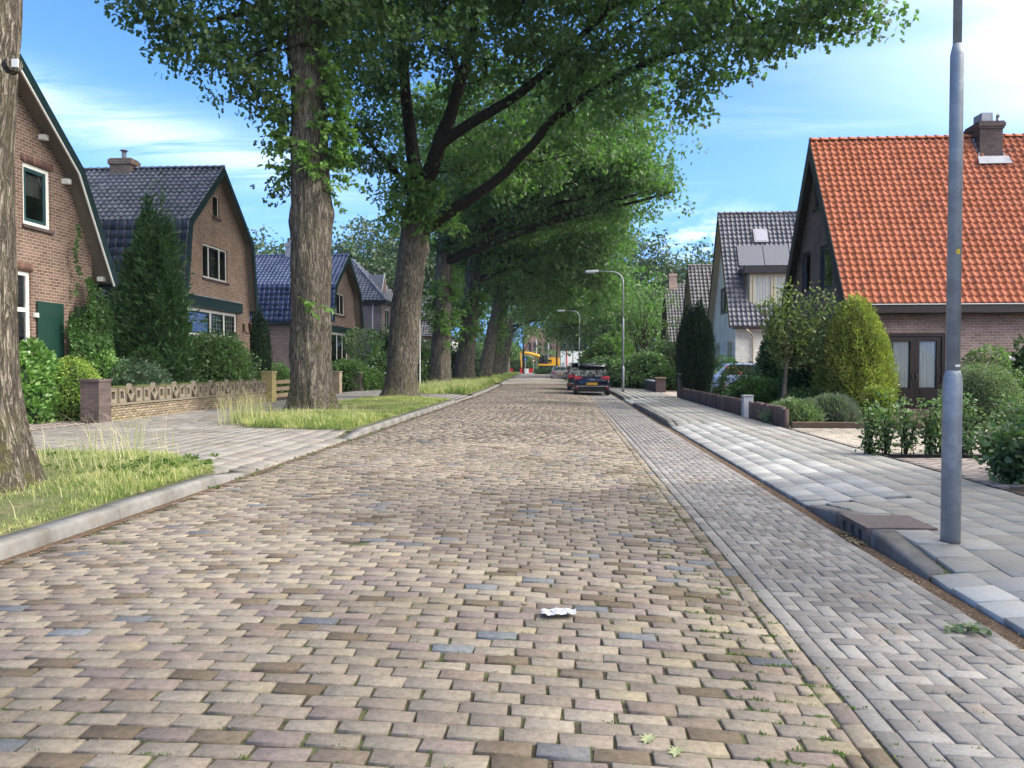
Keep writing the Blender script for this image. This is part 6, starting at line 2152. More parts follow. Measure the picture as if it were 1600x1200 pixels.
names = ['first sparse rose bush of the hedge, at its street end', 'second rose bush of the hedge, thin stemmed', 'third rose bush of the hedge with taller tips', 'fourth rose bush, just short of the lamp post', 'rose bush half behind the lamp post', 'rose bush right past the lamp post', 'rose bush under the clipped ball', 'rose bush further from the street than the ball', 'last rose bush of the hedge in view']
for k, u in enumerate([1362, 1390, 1420, 1452, 1482, 1512, 1542, 1572, 1600]):
    open_shrub(names[k], X_at(u, 12.2), 12.2 + random.uniform(-.1, .1), .82 + .12 * math.sin(k * 1.7) + (.1 if k in (2, 3) else 0), .26, 11, m_rose, 44, (.045, .08), 'rose bushes in a hedge row across the courtyard', low=.12)
open_shrub('broad leafy bush spilling over the pavement edge near the lamp post', X_at(1585, 9.4), 9.4, .72, .60, 30, m_rose, 52, (.055, .10), name='leafy_bush', low=.1)
open_shrub('bush overlapping the picture edge by the driveway', X_at(1640, 9.9), 9.9, .9, .6, 24, m_rose, 50, (.055, .10), name='leafy_bush', low=.1)


# --- grass on the verges
def blades(name, polys, count, hmin, hmax, mat, tall=0., width=.006, avoid=None, parent=None, clump=None, z=.13, hfun=None):
    """narrow two-segment blades"""
    poly = np.array(polys)
    lo, hi = poly.min(0), poly.max(0)
    P = rng.uniform(lo, hi, (int(count * 1.8), 2))
    inside = np.ones(len(P), bool)
    k = len(poly)
    for i in range(k):
        a, b = poly[i], poly[(i + 1) % k]
        inside &= ((b[0] - a[0]) * (P[:, 1] - a[1]) - (b[1] - a[1]) * (P[:, 0] - a[0])) * SGN(poly) > -.02
    P = P[inside][:count]
    n = len(P)
    patch = .5 + .5 * np.sin(P[:, 0] * 1.9 + 1) * np.sin(P[:, 1] * 1.3)
    h = hmin + (hmax - hmin) * rng.random(n) ** 2 * (.5 + patch)
    if hfun is not None: h = h * hfun(P)
    a = rng.random(n) * 6.283
    lean = h * rng.uniform(.1, 1.1, n)
    B = np.stack([P[:, 0] + S(P[:, 1]), P[:, 1], np.full(n, z)], -1)
    d = np.stack([np.cos(a), np.sin(a), np.zeros(n)], -1)
    w = np.stack([-np.sin(a), np.cos(a), np.zeros(n)], -1) * (width * rng.uniform(.6, 1.4, n))[:, None]
    up = np.array([0, 0, 1.])
    M1 = B + d * (lean * .3)[:, None] + up * (h * .6)[:, None]
    M2 = B + d * lean[:, None] + up * (h * rng.uniform(.85, 1, n))[:, None]
    V = np.stack([B - w, B + w, M1 + w * .7, M1 - w * .7, M2], 1).reshape(-1, 3)
    i = np.arange(n)[:, None] * 5
    Q = np.concatenate([i, i + 1, i + 2, i + 3], 1); T = np.concatenate([i + 3, i + 2, i + 4], 1)
    me = mesh_np(name, V, [Q, T], [mat])
    return link(name, me, parent, kind='stuff')


def SGN(poly):
    x, y = poly[:, 0], poly[:, 1]
    return 1 if (x * np.roll(y, -1) - np.roll(x, -1) * y).sum() > 0 else -1


def near_trunk(cx, cy, k=2.2, r=1.2):
    return lambda P: 1 + k * np.exp(-((P[:, 0] - cx) ** 2 + (P[:, 1] - cy) ** 2) / r ** 2)


V1 = [(-8.3, 4), (-4.56, 4), (-4.56, 9.7), (-5.0, 10.38), (-6.2, 11.5), (-8.3, 11.8)]
tagk = dict()
g = blades('grass', V1, 52000, .02, .085, m_grassblade, hfun=near_trunk(-6.0, 8.2, 1.2, 1.4), width=.005)
tag(g, 'yellowing tufted grass on the nearest verge under the tagged oak', 'grass')
g = blades('grass', V1, 320, .16, .36, m_straw, width=.0035, hfun=near_trunk(-5.9, 9.2, .7, 1.3)); tag(g, 'dry seeding grass stalks on the nearest verge', 'grass')
g = blades('grass', [(-7.2, 8.9), (-5.6, 8.9), (-5.6, 11.2), (-7.2, 11.6)], 170, .40, .80, m_straw, width=.004); tag(g, 'tall pale grass stalks beside the tagged oak', 'grass')
V2 = [(-7.0, 16.6), (-4.64, 16.0), (-4.65, 31.0), (-8.3, 31.2), (-8.3, 18.6)]
g = blades('grass', V2, 60000, .03, .11, m_grassblade, width=.008, hfun=lambda P: (1 + 1.3 * np.exp(-((P[:, 1] - 17.5) / 3.2) ** 2) + 1.0 * np.exp(-((P[:, 0] + 7) ** 2 + (P[:, 1] - 31.5) ** 2) / 3)))
tag(g, 'grass on the verge around the second and third oaks', 'grass')
g = blades('grass', [(-7.9, 16.8), (-4.8, 16.2), (-5.6, 21.5), (-8.2, 21.5)], 420, .2, .45, m_straw, width=.006); tag(g, 'dry grass stalks at the foot of the second oak', 'grass')
g = blades('grass', [(-8.1, 17.4), (-7.1, 17.0), (-6.9, 18.2), (-8.1, 18.6)], 240, .5, 1.0, m_straw, width=.005); tag(g, 'tall thin grass stalks by the ornamental wall end', 'grass')
g = blades('grass', [(-8.3, 36.9), (-4.7, 36.9), (-4.7, 56.7), (-8.3, 56.7)], 30000, .08, .42, m_grassblade, width=.014); tag(g, 'long seeding grass under the fourth oak', 'grass')
g = blades('grass', [(-8.3, 38), (-4.8, 38), (-4.8, 56.7), (-8.3, 56.7)], 5000, .3, .6, m_straw, width=.012); tag(g, 'straw coloured stalks under the fourth oak', 'grass')
g = blades('grass', [(-8.5, 61.3), (-4.7, 61.3), (-4.7, 83.7), (-8.5, 83.7)], 14000, .12, .4, m_grassblade, width=.02); tag(g, 'grass under the sixth oak', 'grass')
g = blades('grass', [(-8.9, 88.3), (-4.7, 88.3), (-4.7, 129), (-8.9, 129)], 12000, .12, .4, m_grassblade, width=.03); tag(g, 'grass on the farthest verge', 'grass')
# weeds in the paving joints
def joint_weeds(name, n, x0, x1, y0, y1, zf, label, dens=None, h=(.004, .014)):
    cx = rng.uniform(x0, x1, n); cy = y0 + (y1 - y0) * rng.random(n) ** 1.5
    if dens is not None:
        k = rng.random(n) < dens(cx, cy); cx, cy = cx[k], cy[k]
    # settle into a joint between two rows
    cy = 1.2 + np.round((cy - 1.2 - .054) / .1085) * .1085 + .054
    kk = rng.integers(6, 22, len(cx))
    X = np.repeat(cx, kk) + rng.normal(0, .016, kk.sum()); Y = np.repeat(cy, kk) + rng.normal(0, .0055, kk.sum())
    P = np.stack([X, Y, zf(X, Y)], -1)
    T = rng.normal(size=P.shape) * .7 + [0, 0, .8]
    o = leaves(P, T, rng.uniform(h[0], h[1], len(P)), LEAF_NEEDLE, name, m_weed, None, 2.4, kind='stuff')
    tag(o, label, 'weeds')


joint_weeds('weeds', 900, -4.2, 1.2, 2.3, 14, lambda x, y: crown(x) - .006, 'moss and tiny weeds in the joints of the brick road')
joint_weeds('weeds', 420, .75, 1.3, 2.3, 12, lambda x, y: crown(np.clip(x, None, 1.25)) - .006, 'weeds along the edge between road and parking strip', h=(.006, .022))
joint_weeds('weeds', 130, 1.35, 2.4, 2.6, 12, lambda x, y: hR(x) - .004, 'sparse weeds in the grey parking strip')
joint_weeds('weeds', 160, -4.6, -4.2, 9, 30, lambda x, y: np.full_like(x, .0), 'weeds along the western kerb', h=(.01, .05))

tree('garden_tree', 'large unseen tree added east of the viewer to shade the near road', 0, .5, [((9.0, .5, 7.5), (3.2, 3.2, 2.6)), ((7.5, -2, 7), (2.6, 2.6, 2)), ((9.5, 3, 9.2), (2.4, 2.2, 1.8))], m_oak2, 55, (.16, .26), .25, X=8.6, clump=.45)  # unseen tree, added to extend the shade over the nearest paving

# broad-leaved weeds in the verge
def rosettes(label, xs, ys, n, mat=m_weed, size=(.05, .11)):
    cx, cy = rng.uniform(*xs, n), rng.uniform(*ys, n)
    kk = rng.integers(6, 11, n)
    X, Y = np.repeat(cx, kk), np.repeat(cy, kk)
    a = rng.random(kk.sum()) * 6.28
    P = np.stack([X, Y, np.full(len(X), .17)], -1)
    T = np.stack([np.cos(a), np.sin(a), rng.uniform(.1, .8, len(a))], -1)
    o = leaves(P, T, rng.uniform(size[0], size[1], len(P)), LEAF_OVAL, 'weeds', mat, None, 1.1, kind='stuff')
    tag(o, label, 'weeds')


rosettes('broad leaved weeds at the corner of the nearest verge', (-5.9, -4.75), (8.6, 10.2), 34)
rosettes('broad leaved weeds scattered through the nearest verge', (-7.8, -4.8), (5, 11), 46)
rosettes('weeds at the front corner of the second verge', (-6.6, -4.8), (16.4, 18.5), 30)

# ------------------------------------------------------------- garden walls and pillars
def pillar(label, x, y, sx, sy, h, mat, cap=None, group=None):
    t = thing('brick_pillar', label, 'pillar', (x, y, .1), group)
    m = MB(); m.box((x - sx / 2, y - sy / 2, .04), (x + sx / 2, y + sy / 2, .1 + h)); m.build('shaft', mat, t)
    m = MB(); m.box((x - sx / 2 - .03, y - sy / 2 - .03, .1 + h + .002), (x + sx / 2 + .03, y + sy / 2 + .03, .1 + h + .07)); m.build('coping', cap or m_pillar, t, bevel=.01)
    return t


pillar('dark mossy brick pillar at the driveway end of the ornamental wall', -11.38, 17.95, .46, .50, 1.0, m_pillar)
ow = thing('ornamental_wall', 'low garden wall of mossy bricks topped with concrete square and diamond openwork blocks', 'wall', (-11.3, 24, .1))
m = MB(); m.box((-11.37, 18.21, .03), (-11.21, 28.2, .43)); m.build('core', m_lowwall, ow)
A = []
for r in range(6):
    y = 18.21 + (.11 if r % 2 else 0)
    while y < 28.0:
        M4 = np.eye(4)
        M4[:3, 0], M4[:3, 1], M4[:3, 2] = (0, 1, 0), (0, 0, 1), (1, 0, 0)
        M4[:3, 3] = (-11.205 + random.uniform(-.003, .004), y + .105, .12 + r * .066)
        A.append(M4); y += .218
pieces(ow, 'brick', [(np.array([(-.10, -.027, -.03), (.10, -.027, -.03), (.10, .027, -.03), (-.10, .027, -.03), (-.10, -.027, .006), (.10, -.027, .006), (.10, .027, .006), (-.10, .027, .006)]),
       [np.array([(0, 1, 5, 4), (1, 2, 6, 5), (2, 3, 7, 6), (3, 0, 4, 7), (4, 5, 6, 7)])])], A, m_wbrick, m_wbrick_many, 300)
m = MB(); m.box((-11.41, 18.20, .50), (-11.16, 28.2, .545)); m.build('ledge', m_ornament, ow)
n = 26
dy = (28.2 - 18.22) / n
ON = Vector((-11.22, 0, 0))
def block_mesh(kind, yc):
    m = MB()
    z0, w, h = .548, dy * .86, .40
    if kind == 'sq':
        outer = [(yc - w / 2, z0), (yc + w / 2, z0), (yc + w / 2, z0 + h), (yc - w / 2, z0 + h)]
        a, b = w * .27, h * .26
        hole = [(yc - w / 2 + a, z0 + b), (yc + w / 2 - a, z0 + b), (yc + w / 2 - a, z0 + h - b), (yc - w / 2 + a, z0 + h - b)]
    else:
        h2 = h * 1.22
        zc = z0 + h2 / 2
        outer = [(yc, z0), (yc + w * .60, zc), (yc, z0 + h2), (yc - w * .60, zc)]
        hole = [(yc, zc - h2 * .25), (yc + w * .30, zc), (yc, zc + h2 * .25), (yc - w * .30, zc)]
    s = slab(ON, Y_, Z_, X_, outer, [hole], .10)
    # raised bevelled rim round the opening
    def ring(k0, k1, d):
        oc = (sum(p[0] for p in outer) / 4, sum(p[1] for p in outer) / 4)
        q0 = [(oc[0] + (p[0] - oc[0]) * k0, oc[1] + (p[1] - oc[1]) * k0) for p in outer]
        q1 = [(oc[0] + (p[0] - oc[0]) * k1, oc[1] + (p[1] - oc[1]) * k1) for p in outer]
        for i in range(4):
            j = (i + 1) % 4
            P = [ON + Y_ * q[0] + Z_ * q[1] + X_ * .001 for q in (q0[i], q0[j], q1[j], q1[i])]
            s.prism(P, X_ * d)
    ring(.98, .86, .022)
    return s
for k in range(n):
    kind = 'di' if k % 3 == 2 else 'sq'
    block_mesh(kind, 18.22 + (k + .5) * dy).build('diamond_block' if kind == 'di' else 'square_block', m_ornament, ow)
for k in range(0, n, 3):
    a = 18.22 + k * dy + .04; b = a + dy * 2 - .10
    m = MB(); m.box((-11.36, a, .952), (-11.18, min(b, 28.15), .985)); m.build('capping', m_moss, ow)
pillar('yellow lichen covered brick pillar ending the ornamental wall', -11.2, 28.45, .42, .42, 1.12, m_ypillar, m_ypillar)
# wooden rail pieces and pillars further along
def rail_fence(label, x, y0, y1, post_h=.95, n=3):
    t = thing('rail_fence', label, 'fence', (x, y0, .1))
    for k in range(n):
        m = MB(); m.box((x - .02, y0, .25 + k * .26), (x + .02, y1, .40 + k * .26)); m.build('rail', m_wood, t)
    for y in (y0 + .05, (y0 + y1) / 2, y1 - .05):
        m = MB(); m.box((x - .07, y - .05, .05), (x - .022, y + .05, post_h)); m.build('post', m_wood, t)
    return t
rail_fence('short weathered rail fence behind the second oak', -11.2, 28.9, 33.0)
pillar('brick pillar to the north of the second oak with pale coping', -11.2, 37.0, .5, .45, 1.05, m_lowwall, m_ornament)
rail_fence('weathered wooden rail fence beside the driveway of the third house', -11.3, 33.9, 36.6)
pillar('short brick pillar beside the third oak', -11.3, 41.2, .6, .6, .98, m_pillar, m_ornament)
rail_fence('wooden rail fence behind the third oak', -11.2, 41.6, 47)
t = thing('garden_wall', 'pale low garden wall behind the fourth and fifth oaks', 'wall', (-11.5, 66, .1))
m = MB(); m.box((-11.7, 57, .05), (-11.5, 80, 1.0)); m.build('shaft', m_postgrey, t)
m = MB(); m.box((-11.74, 57, 1.002), (-11.46, 80, 1.06)); m.build('coping', m_postgrey, t)
t = thing('flagpole', 'white pole rising between the third and fourth oaks', 'pole', (X_at(656, 52), 52, .1))
m = MB(); m.tube([(X_at(656, 52), 52, .05), (X_at(656, 52), 52, 7.2)], [.06, .04], 8); m.build('shaft', m_white, t)
m = MB(); m.ball((X_at(656, 52), 52, 7.25), .07); m.build('finial', m_white, t)

# palisade on the east side
pal = thing('palisade', 'low edging of dark upright concrete palisades along the pavement', 'edging', (4.95, 24, .1))
A, tid = [], []
pt_ = []
for k in range(3):
    h = .42 + .02 * k
    V = np.array([(-.06, -.056, -.1), (.06, -.056, -.1), (.06, .056, -.1), (-.06, .056, -.1), (-.06, -.056, h - .015), (.06, -.056, h - .015), (.06, .056, h - .015), (-.06, .056, h - .015), (-.045, -.042, h), (.045, -.042, h), (.045, .042, h), (-.045, .042, h)])
    pt_.append((V, [np.array([(0, 1, 5, 4), (1, 2, 6, 5), (2, 3, 7, 6), (3, 0, 4, 7), (4, 5, 9, 8), (5, 6, 10, 9), (6, 7, 11, 10), (7, 4, 8, 11), (8, 9, 10, 11)])]))
y = 17.65
while y < 32.6:
    if not 20.95 < y < 21.3:
        A.append(xf([(4.97 + random.uniform(-.004, .004), y, .1 + .0 * y)], random.gauss(0, .02))[0]); tid.append(random.randint(0, 2))
    y += .118
PM = P2('palisade_piece', [(0, (.10, .066, .060)), (.4, (.12, .082, .072)), (.75, (.085, .06, .056))], mott=.3, stain=(.14, .11, .09))
pieces(pal, 'palisade', pt_, A, PM[0], PM[1], 300, tid=tid)
t = thing('utility_post', 'short grey square post standing in the palisade', 'post', (4.93, 21.12, .1))
m = MB(); m.box((4.80, 20.99, .05), (5.06, 21.25, .66)); m.build('shaft', m_postgrey, t, bevel=.012)
m = MB(); m.box((4.785, 20.975, .665), (5.075, 21.265, .70)); m.build('cap', m_lead, t, bevel=.01)
t = thing('bed_edging', 'dark wooden sleeper edging the flower bed before the golden conifer', 'edging', (7, 17.5, .1))
for k, (a, b) in enumerate(((5.06, 7.0), (7.02, 9.0), (9.02, 11.4))):
    m = MB(); m.box((a, 17.45, .05), (b, 17.58, .24)); m.build('sleeper', m_woodd, t, bevel=.01)
t = thing('bed_edging', 'dark strip edging under the rose hedge', 'edging', (8, 12.0, .1))
m = MB(); m.box((4.9, 11.96, .08), (12, 12.02, .15)); m.build('board', m_black, t)
pillar('brick gate pillar past the palisade', 5.15, 33.7, .5, .5, 1.0, m_pillar, m_ornament)
t = thing('garden_wall', 'low dark brick garden wall beyond the gate pillar', 'wall', (4.9, 42, .1))
m = MB(); m.box((4.75, 40.4, .03), (4.97, 49.6, .62)); m.build('shaft', m_pillar, t)
m = MB(); m.box((4.71, 40.4, .622), (5.01, 49.6, .68)); m.build('coping', m_postgrey, t)
pillar('low brick end pillar of the garden wall', 4.95, 40.15, .5, .45, .72, m_pillar, m_wood)
t = thing('wheelie_bin', 'dark blue wheelie bin in the hedge gap beside the second lamp post', 'bin', (4.2, 53, .12))
bx, by = 4.0, 52.0
m = MB(); m.prism([(bx - .25, by - .3, .2), (bx + .25, by - .3, .2), (bx + .29, by + .32, .2), (bx - .29, by + .32, .2)], (0, 0, .85)); m.build('body', M('bin_blue', (.012, .03, .07), .5, .05), t, bevel=.02)
m = MB(); m.prism([(bx - .31, by - .36, 1.055), (bx + .31, by - .36, 1.055), (bx + .31, by + .36, 1.10), (bx - .31, by + .36, 1.10)], (0, 0, .06)); m.build('lid', M('bin_lid', (.012, .025, .06), .5, .05), t, bevel=.02)
for s in (-1, 1):
    m = MB(); m.tube([(bx + s * .22, by + .28, .22), (bx + s * .29, by + .28, .22)], .1, 12); m.build('wheel', m_black, t)


# ------------------------------------------------------------- lamp posts
def lamp_post(label, x, y, z):
    t = thing('lamp_post', label, 'lamp post', (x, y, z), 'lamp posts along the east pavement')
    m = MB()
    m.tube([(x, y, z - .05), (x, y, z + 1.24), (x, y, z + 1.30), (x, y, z + 1.34)], [.0705, .0695, .062, .052], 24)
    m.build('base_tube', m_zinc, t, True)
    m = MB(); m.tube([(x, y, z + 1.33), (x, y, z + 3.78), (x, y, z + 3.86)], [.0515, .048, .032], 24); m.build('middle_tube', m_zinc, t, True)
    m = MB(); m.tube([(x, y, z + 3.8), (x, y, z + 5.7)] + [(x - .55 * (1 - math.cos(a)), y, z + 5.7 + .55 * math.sin(a)) for a in (.35, .7, 1.05, 1.4)] + [(x - 1.35, y, z + 6.29)], [.0315] * 6 + [.026], 16); m.build('arm', m_zinc, t, True)
    m = MB()
    m.prism([(x - 1.3, y - .07, z + 6.25), (x - 1.3, y + .07, z + 6.25), (x - 1.95, y + .13, z + 6.22), (x - 2.0, y, z + 6.21), (x - 1.95, y - .13, z + 6.22)], (0, 0, .11))
    hd = m.build('lamp_head', m_lampgrey, t, bevel=.02)
    m = MB(); m.prism([(x - 1.45, y - .07, z + 6.20), (x - 1.45, y + .07, z + 6.20), (x - 1.9, y + .10, z + 6.18), (x - 1.9, y - .10, z + 6.18)], (0, 0, .035)); m.build('lens', m_skylight, hd)
    return t


LG = at(1485, 848, 5.94)
lx, ly = 3.01, 5.72
gp = None
# intersection of the view ray with the pavement surface
d = ray(1485, 846); k = (.12 - CAM_H) / d.z
lx, ly = d.x * k, d.y * k
lp = lamp_post('galvanized lamp post nearest the camera, with a small yellow sticker', lx, ly, .12)
# stickers on the tube
def sticker(parent, x, y, z, ang, r, w, h, mat, name):
    m = MB(); n = 5
    da = w / r
    for k in range(n):
        a0, a1 = ang - da / 2 + da * k / n, ang - da / 2 + da * (k + 1) / n
        p = [(x + r * math.cos(a), y + r * math.sin(a)) for a in (a0, a1)]
        q = [(x + (r + .0012) * math.cos(a), y + (r + .0012) * math.sin(a)) for a in (a0, a1)]
        m.prism([(p[0][0], p[0][1], z), (p[1][0], p[1][1], z), (q[1][0], q[1][1], z), (q[0][0], q[0][1], z)], (0, 0, h))
    return m.build(name, mat, parent)
toc = math.atan2(-ly, -lx)
stk = sticker(lp, lx, ly, 2.36, toc + .55, .0505, .026, .036, M('yellow_sticker', (.75, .55, .02), .5, .02), 'sticker')
# small black digit printed on it
fc = bpy.data.curves.new('digit', 'FONT'); fc.body = '5'; fc.size = .032; fc.extrude = .0004; fc.align_x = 'CENTER'; fc.align_y = 'CENTER'
fo = bpy.data.objects.new('digit', fc)
aa = toc + .55
fo.rotation_euler = (R(90), 0, aa + R(90))
fo.location = (lx + .0522 * math.cos(aa), ly + .0522 * math.sin(aa), 2.378)
fc.materials.append(m_ink)
fo.parent = None
COL.objects.link(fo)
bpy.context.view_layer.update()
dme = bpy.data.meshes.new_from_object(fo)
dme.transform(fo.matrix_world)
bpy.data.objects.remove(fo)
link('digit', dme, stk, m_ink)
sticker(lp, lx, ly, 1.49, toc + .75, .0520, .045, .016, m_white, 'label_strip')
m = MB(); m.tube([(lx, ly, .118), (lx, ly, .128)], .073, 24); m.build('base_collar', m_cast, lp, True)

LPS = [('lamp post by the rear of the parked dark car', 972, 612, 40.4, 3.05), ('lamp post beyond the parked cars at the bend', 905, 0, 69, 0), ('fourth lamp post, near the white building', 895, 0, 96, 0)]
for lb, u, v, Y, X in LPS:
    x = X or X_at(u, Y)
    c = copy_tree(lp)
    for ch in list(c.children):
        if ch.name.startswith(('sticker', 'label_strip', 'base_collar')):
            for g in list(ch.children): bpy.data.objects.remove(g)
            bpy.data.objects.remove(ch)
    c.location = (x, Y, .12)
    c['label'] = lb
for lb, u, Y in (('thin pale lamp post in front of the brick hall', 857, 165), ('lamp post behind the give way sign', 838, 150)):
    x = X_at(u, Y)
    t = thing('street_lamp', lb, 'street lamp', (x, Y, .0))
    m = MB(); m.tube([(x, Y, -.05), (x, Y, 6.5)], [.12, .08], 8); m.build('pole', m_lampgrey, t)
    m = MB(); m.prism([(x - .7, Y - .12, 6.5), (x + .1, Y - .12, 6.5), (x + .1, Y + .12, 6.5), (x - .7, Y + .12, 6.5)], (0, 0, .15)); m.build('lamp_head', m_lampgrey, t)

# storm drain in the raised eastern kerb
sd = thing('storm_drain', 'cast iron kerb drain with a flat brown cover and leaves in its mouth', 'drain', (2.75, 6.95, .12))
m = MB(); m.box((2.64, 6.62, .122), (3.12, 7.18, .138)); m.build('cover', m_cast, sd, bevel=.004)
m = MB()
m.box((2.535, 6.60, .095), (2.66, 7.20, .137))
for y in (6.60, 6.79, 6.98, 7.165): m.box((2.535, y, .0), (2.64, y + .035, .0945))
m.box((2.535, 6.60, -.012), (2.64, 7.20, -.001))
m.build('grate', m_cast, sd)
m = MB(); m.box((2.58, 6.64, -.0), (2.60, 7.16, .094)); m.build('drain_mouth', m_black, sd)


# ------------------------------------------------------------- cars
class Frame:
    def __init__(s, x, y, z, rz):
        s.M = Matrix.Translation((x, y, z)) @ Matrix.Rotation(rz, 4, 'Z')

    def build(s, m, name, mat, parent, **kw):
        m.v = [tuple(s.M @ Vector(p)) for p in m.v]
        return m.build(name, mat, parent, **kw)


def loft(m, secs, close=True):
    i0 = len(m.v); k = len(secs[0])
    for sc in secs: m.v += [tuple(p) for p in sc]
    for a in range(len(secs) - 1):
        for b in range(k - (0 if close else 1)):
            b2 = (b + 1) % k
            m.f.append((i0 + a * k + b, i0 + a * k + b2, i0 + (a + 1) * k + b2, i0 + (a + 1) * k + b))
    m.f.append(tuple(i0 + b for b in range(k - 1, -1, -1)))
    m.f.append(tuple(i0 + (len(secs) - 1) * k + b for b in range(k)))


def car(label, x, y, rz, paint, L=4.35, W=1.82, H=1.56, belt=.98, suv=True, rear=(.10, .52), hood=1.05, group='cars parked along the east kerb', z=-.01, plate=True, name='parked_car', roofrail=True):
    """local frame: rear bumper at y=0, nose at y=L"""
    t = thing(name, label, 'car', (x, y, z), group)
    F = Frame(x, y, z, rz)
    w = W / 2
    g = .20 if suv else .16
    def sec(yy, k, zt, kt=.86, lo=g):
        ww = w * k
        pts = [(-ww * .90, lo), (-ww * .985, lo + .16), (-ww, .55), (-ww * .985, zt - .16), (-ww * .94, zt - .05), (-ww * kt, zt), (-ww * .4, zt + .02),
               (ww * .4, zt + .02), (ww * kt, zt), (ww * .94, zt - .05), (ww * .985, zt - .16), (ww, .55), (ww * .985, lo + .16), (ww * .90, lo)]
        return [(px, yy, pz) for px, pz in pts]
    m = MB()
    hz = belt - .10
    loft(m, [sec(0.03, .86, belt - .16, lo=g + .14), sec(.09, .95, belt - .04, lo=g + .05), sec(.28, .995, belt), sec(L * .35, 1, belt), sec(L - hood - .25, 1, belt - .02), sec(L - hood, .995, belt - .03), sec(L - .45, .97, hz - .06), sec(L - .15, .90, hz - .18, lo=g + .05), sec(L - .03, .78, hz - .30, lo=g + .14)])
    body = F.build(m, 'body', paint, t, smooth=True)
    bv = body.modifiers.new('edge', 'EDGE_SPLIT'); bv.split_angle = R(50)
    # greenhouse glass
    r0, r1 = rear
    f0, f1 = L - hood - .05, L - hood - .75
    kb, kt = .90, .74
    m = MB()
    def gs(yy, zz, k): return [(-w * k, yy, zz), (w * k, yy, zz)]
    b = [(-w * kb, r0 + .04, belt - .01), (w * kb, r0 + .04, belt - .01), (w * kb, f0, belt - .03), (-w * kb, f0, belt - .03)]
    tt = [(-w * kt, r1, H - .07), (w * kt, r1, H - .07), (w * kt, f1, H - .06), (-w * kt, f1, H - .06)]
    i = len(m.v); m.v += b + tt
    for a in range(4):
        a2 = (a + 1) % 4
        m.f.append((i + a, i + a2, i + 4 + a2, i + 4 + a))
    F.build(m, 'windows', m_carglass, t)
    # roof
    m = MB()
    zr = H - .07
    def rs(yy, zz, k): return [(-w * k, yy, zz - .05), (-w * k * .97, yy, zz + .015), (-w * k * .6, yy, zz + .045), (w * k * .6, yy, zz + .045), (w * k * .97, yy, zz + .015), (w * k, yy, zz - .05)]
    loft(m, [rs(r1 - (.20 if suv else .06), zr - (.01 if suv else .03), kt * .97), rs(r1 + .1, zr + .01, kt * 1.03), rs((r1 + f1) / 2, zr + .03, kt * 1.04), rs(f1 - .05, zr, kt * 1.02), rs(f1 + .04, zr - .04, kt)])
    F.build(m, 'roof', paint, t, smooth=True)
    # pillars
    for nme, (p, q) in (('pillar', (b[0], tt[0])), ('pillar', (b[1], tt[1])), ('pillar', (b[2], tt[2])), ('pillar', (b[3], tt[3]))):
        m = MB()
        p, q = Vector(p), Vector(q)
        e = .09 if p.y < 1 else .045
        m.prism([p + Vector((0, -.012, 0)), p + Vector((-math.copysign(.012, p.x) * -1, 0, 0)) + Vector((0, e * 2.2, 0)), p + Vector((-math.copysign(e, p.x), e * .3, 0))], (q - p) * 1.0)
        F.build(m, nme, paint, t)
    m = MB()
    for s in (-1, 1):
        m.prism([(s * w * .905, L * .48, belt), (s * w * .905, L * .48 + .08, belt), (s * w * .88, L * .48 + .08, belt), (s * w * .88, L * .48, belt)], (-s * w * .155, 0, H - .09 - belt))
    F.build(m, 'door_pillar', paint, t)
    # lower cladding and bumper
    m = MB()
    m.box((-w * .93, -.01, g), (w * .93, .10, g + .26))
    F.build(m, 'rear_bumper', m_black if suv else paint, t, bevel=.03)
    m = MB(); m.box((-w * .86, -.022, g + .265), (w * .86, .03, g + .295)); F.build(m, 'chrome_strip', m_lead, t)
    for s in (-1, 1):
        m = MB()
        if suv:
            m.prism([(s * w * .50, .005, belt - .10), (s * w * .93, .03, belt - .17), (s * w * .975, .30, belt - .12), (s * w * .96, .30, belt - .02), (s * w * .9, .06, belt - .0), (s * w * .55, .02, belt - .03)][::s], (0, -.02, 0))
            m.prism([(s * w * .50, -.006, belt - .10), (s * w * .94, -.006, belt - .19), (s * w * .94, -.006, belt - .02), (s * w * .55, -.006, belt - .035)], (0, .10, 0))
        else:
            m.prism([(s * w * .55, -.006, belt - .22), (s * w * .94, -.006, belt - .24), (s * w * .94, -.006, belt - .10), (s * w * .55, -.006, belt - .12)], (0, .12, 0))
        F.build(m, 'tail_light', m_tail, t)
        m = MB(); m.box((s * w * .78, -.018, g + .18), (s * w * .90, .02, g + .24)); F.build(m, 'reflector', m_tail, t)
        m = MB(); m.prism([(s * w * .98, L - hood - .55, belt - .02), (s * w * 1.12, L - hood - .52, belt + .0), (s * w * 1.12, L - hood - .52, belt + .13), (s * w * 1.0, L - hood - .55, belt + .12)], (0, .14, 0)); F.build(m, 'mirror', paint, t)
        for yy in (.82, L - .85):
            m = MB(); m.tube([(s * (w - .21), yy, .33), (s * (w - .02), yy, .33), (s * (w - .005), yy, .33)], [.335, .335, .30], 20); wh = F.build(m, 'wheel', m_black, t)
            m = MB(); m.tube([(s * (w - .02), yy, .33), (s * (w + .002), yy, .33)], [.21, .19], 14); F.build(m, 'rim', m_steel, wh)
        if roofrail:
            m = MB(); m.tube([(s * w * .70, r1 - .02, H - .04), (s * w * .72, r1 + .12, H + .035), (s * w * .72, f1 - .2, H + .035), (s * w * .70, f1, H - .03)], .017, 6); F.build(m, 'roof_rail', m_lead, t)
    if plate:
        m = MB(); m.box((-.26, -.03 - .008, g + .34), (.26, -.024, g + .45)); pl = F.build(m, 'number_plate', m_plate, t)
        m = MB()
        for k in range(6): m.box((-.20 + k * .07, -.041, g + .365), (-.165 + k * .07, -.0382, g + .425))
        F.build(m, 'plate_characters', m_ink, pl)
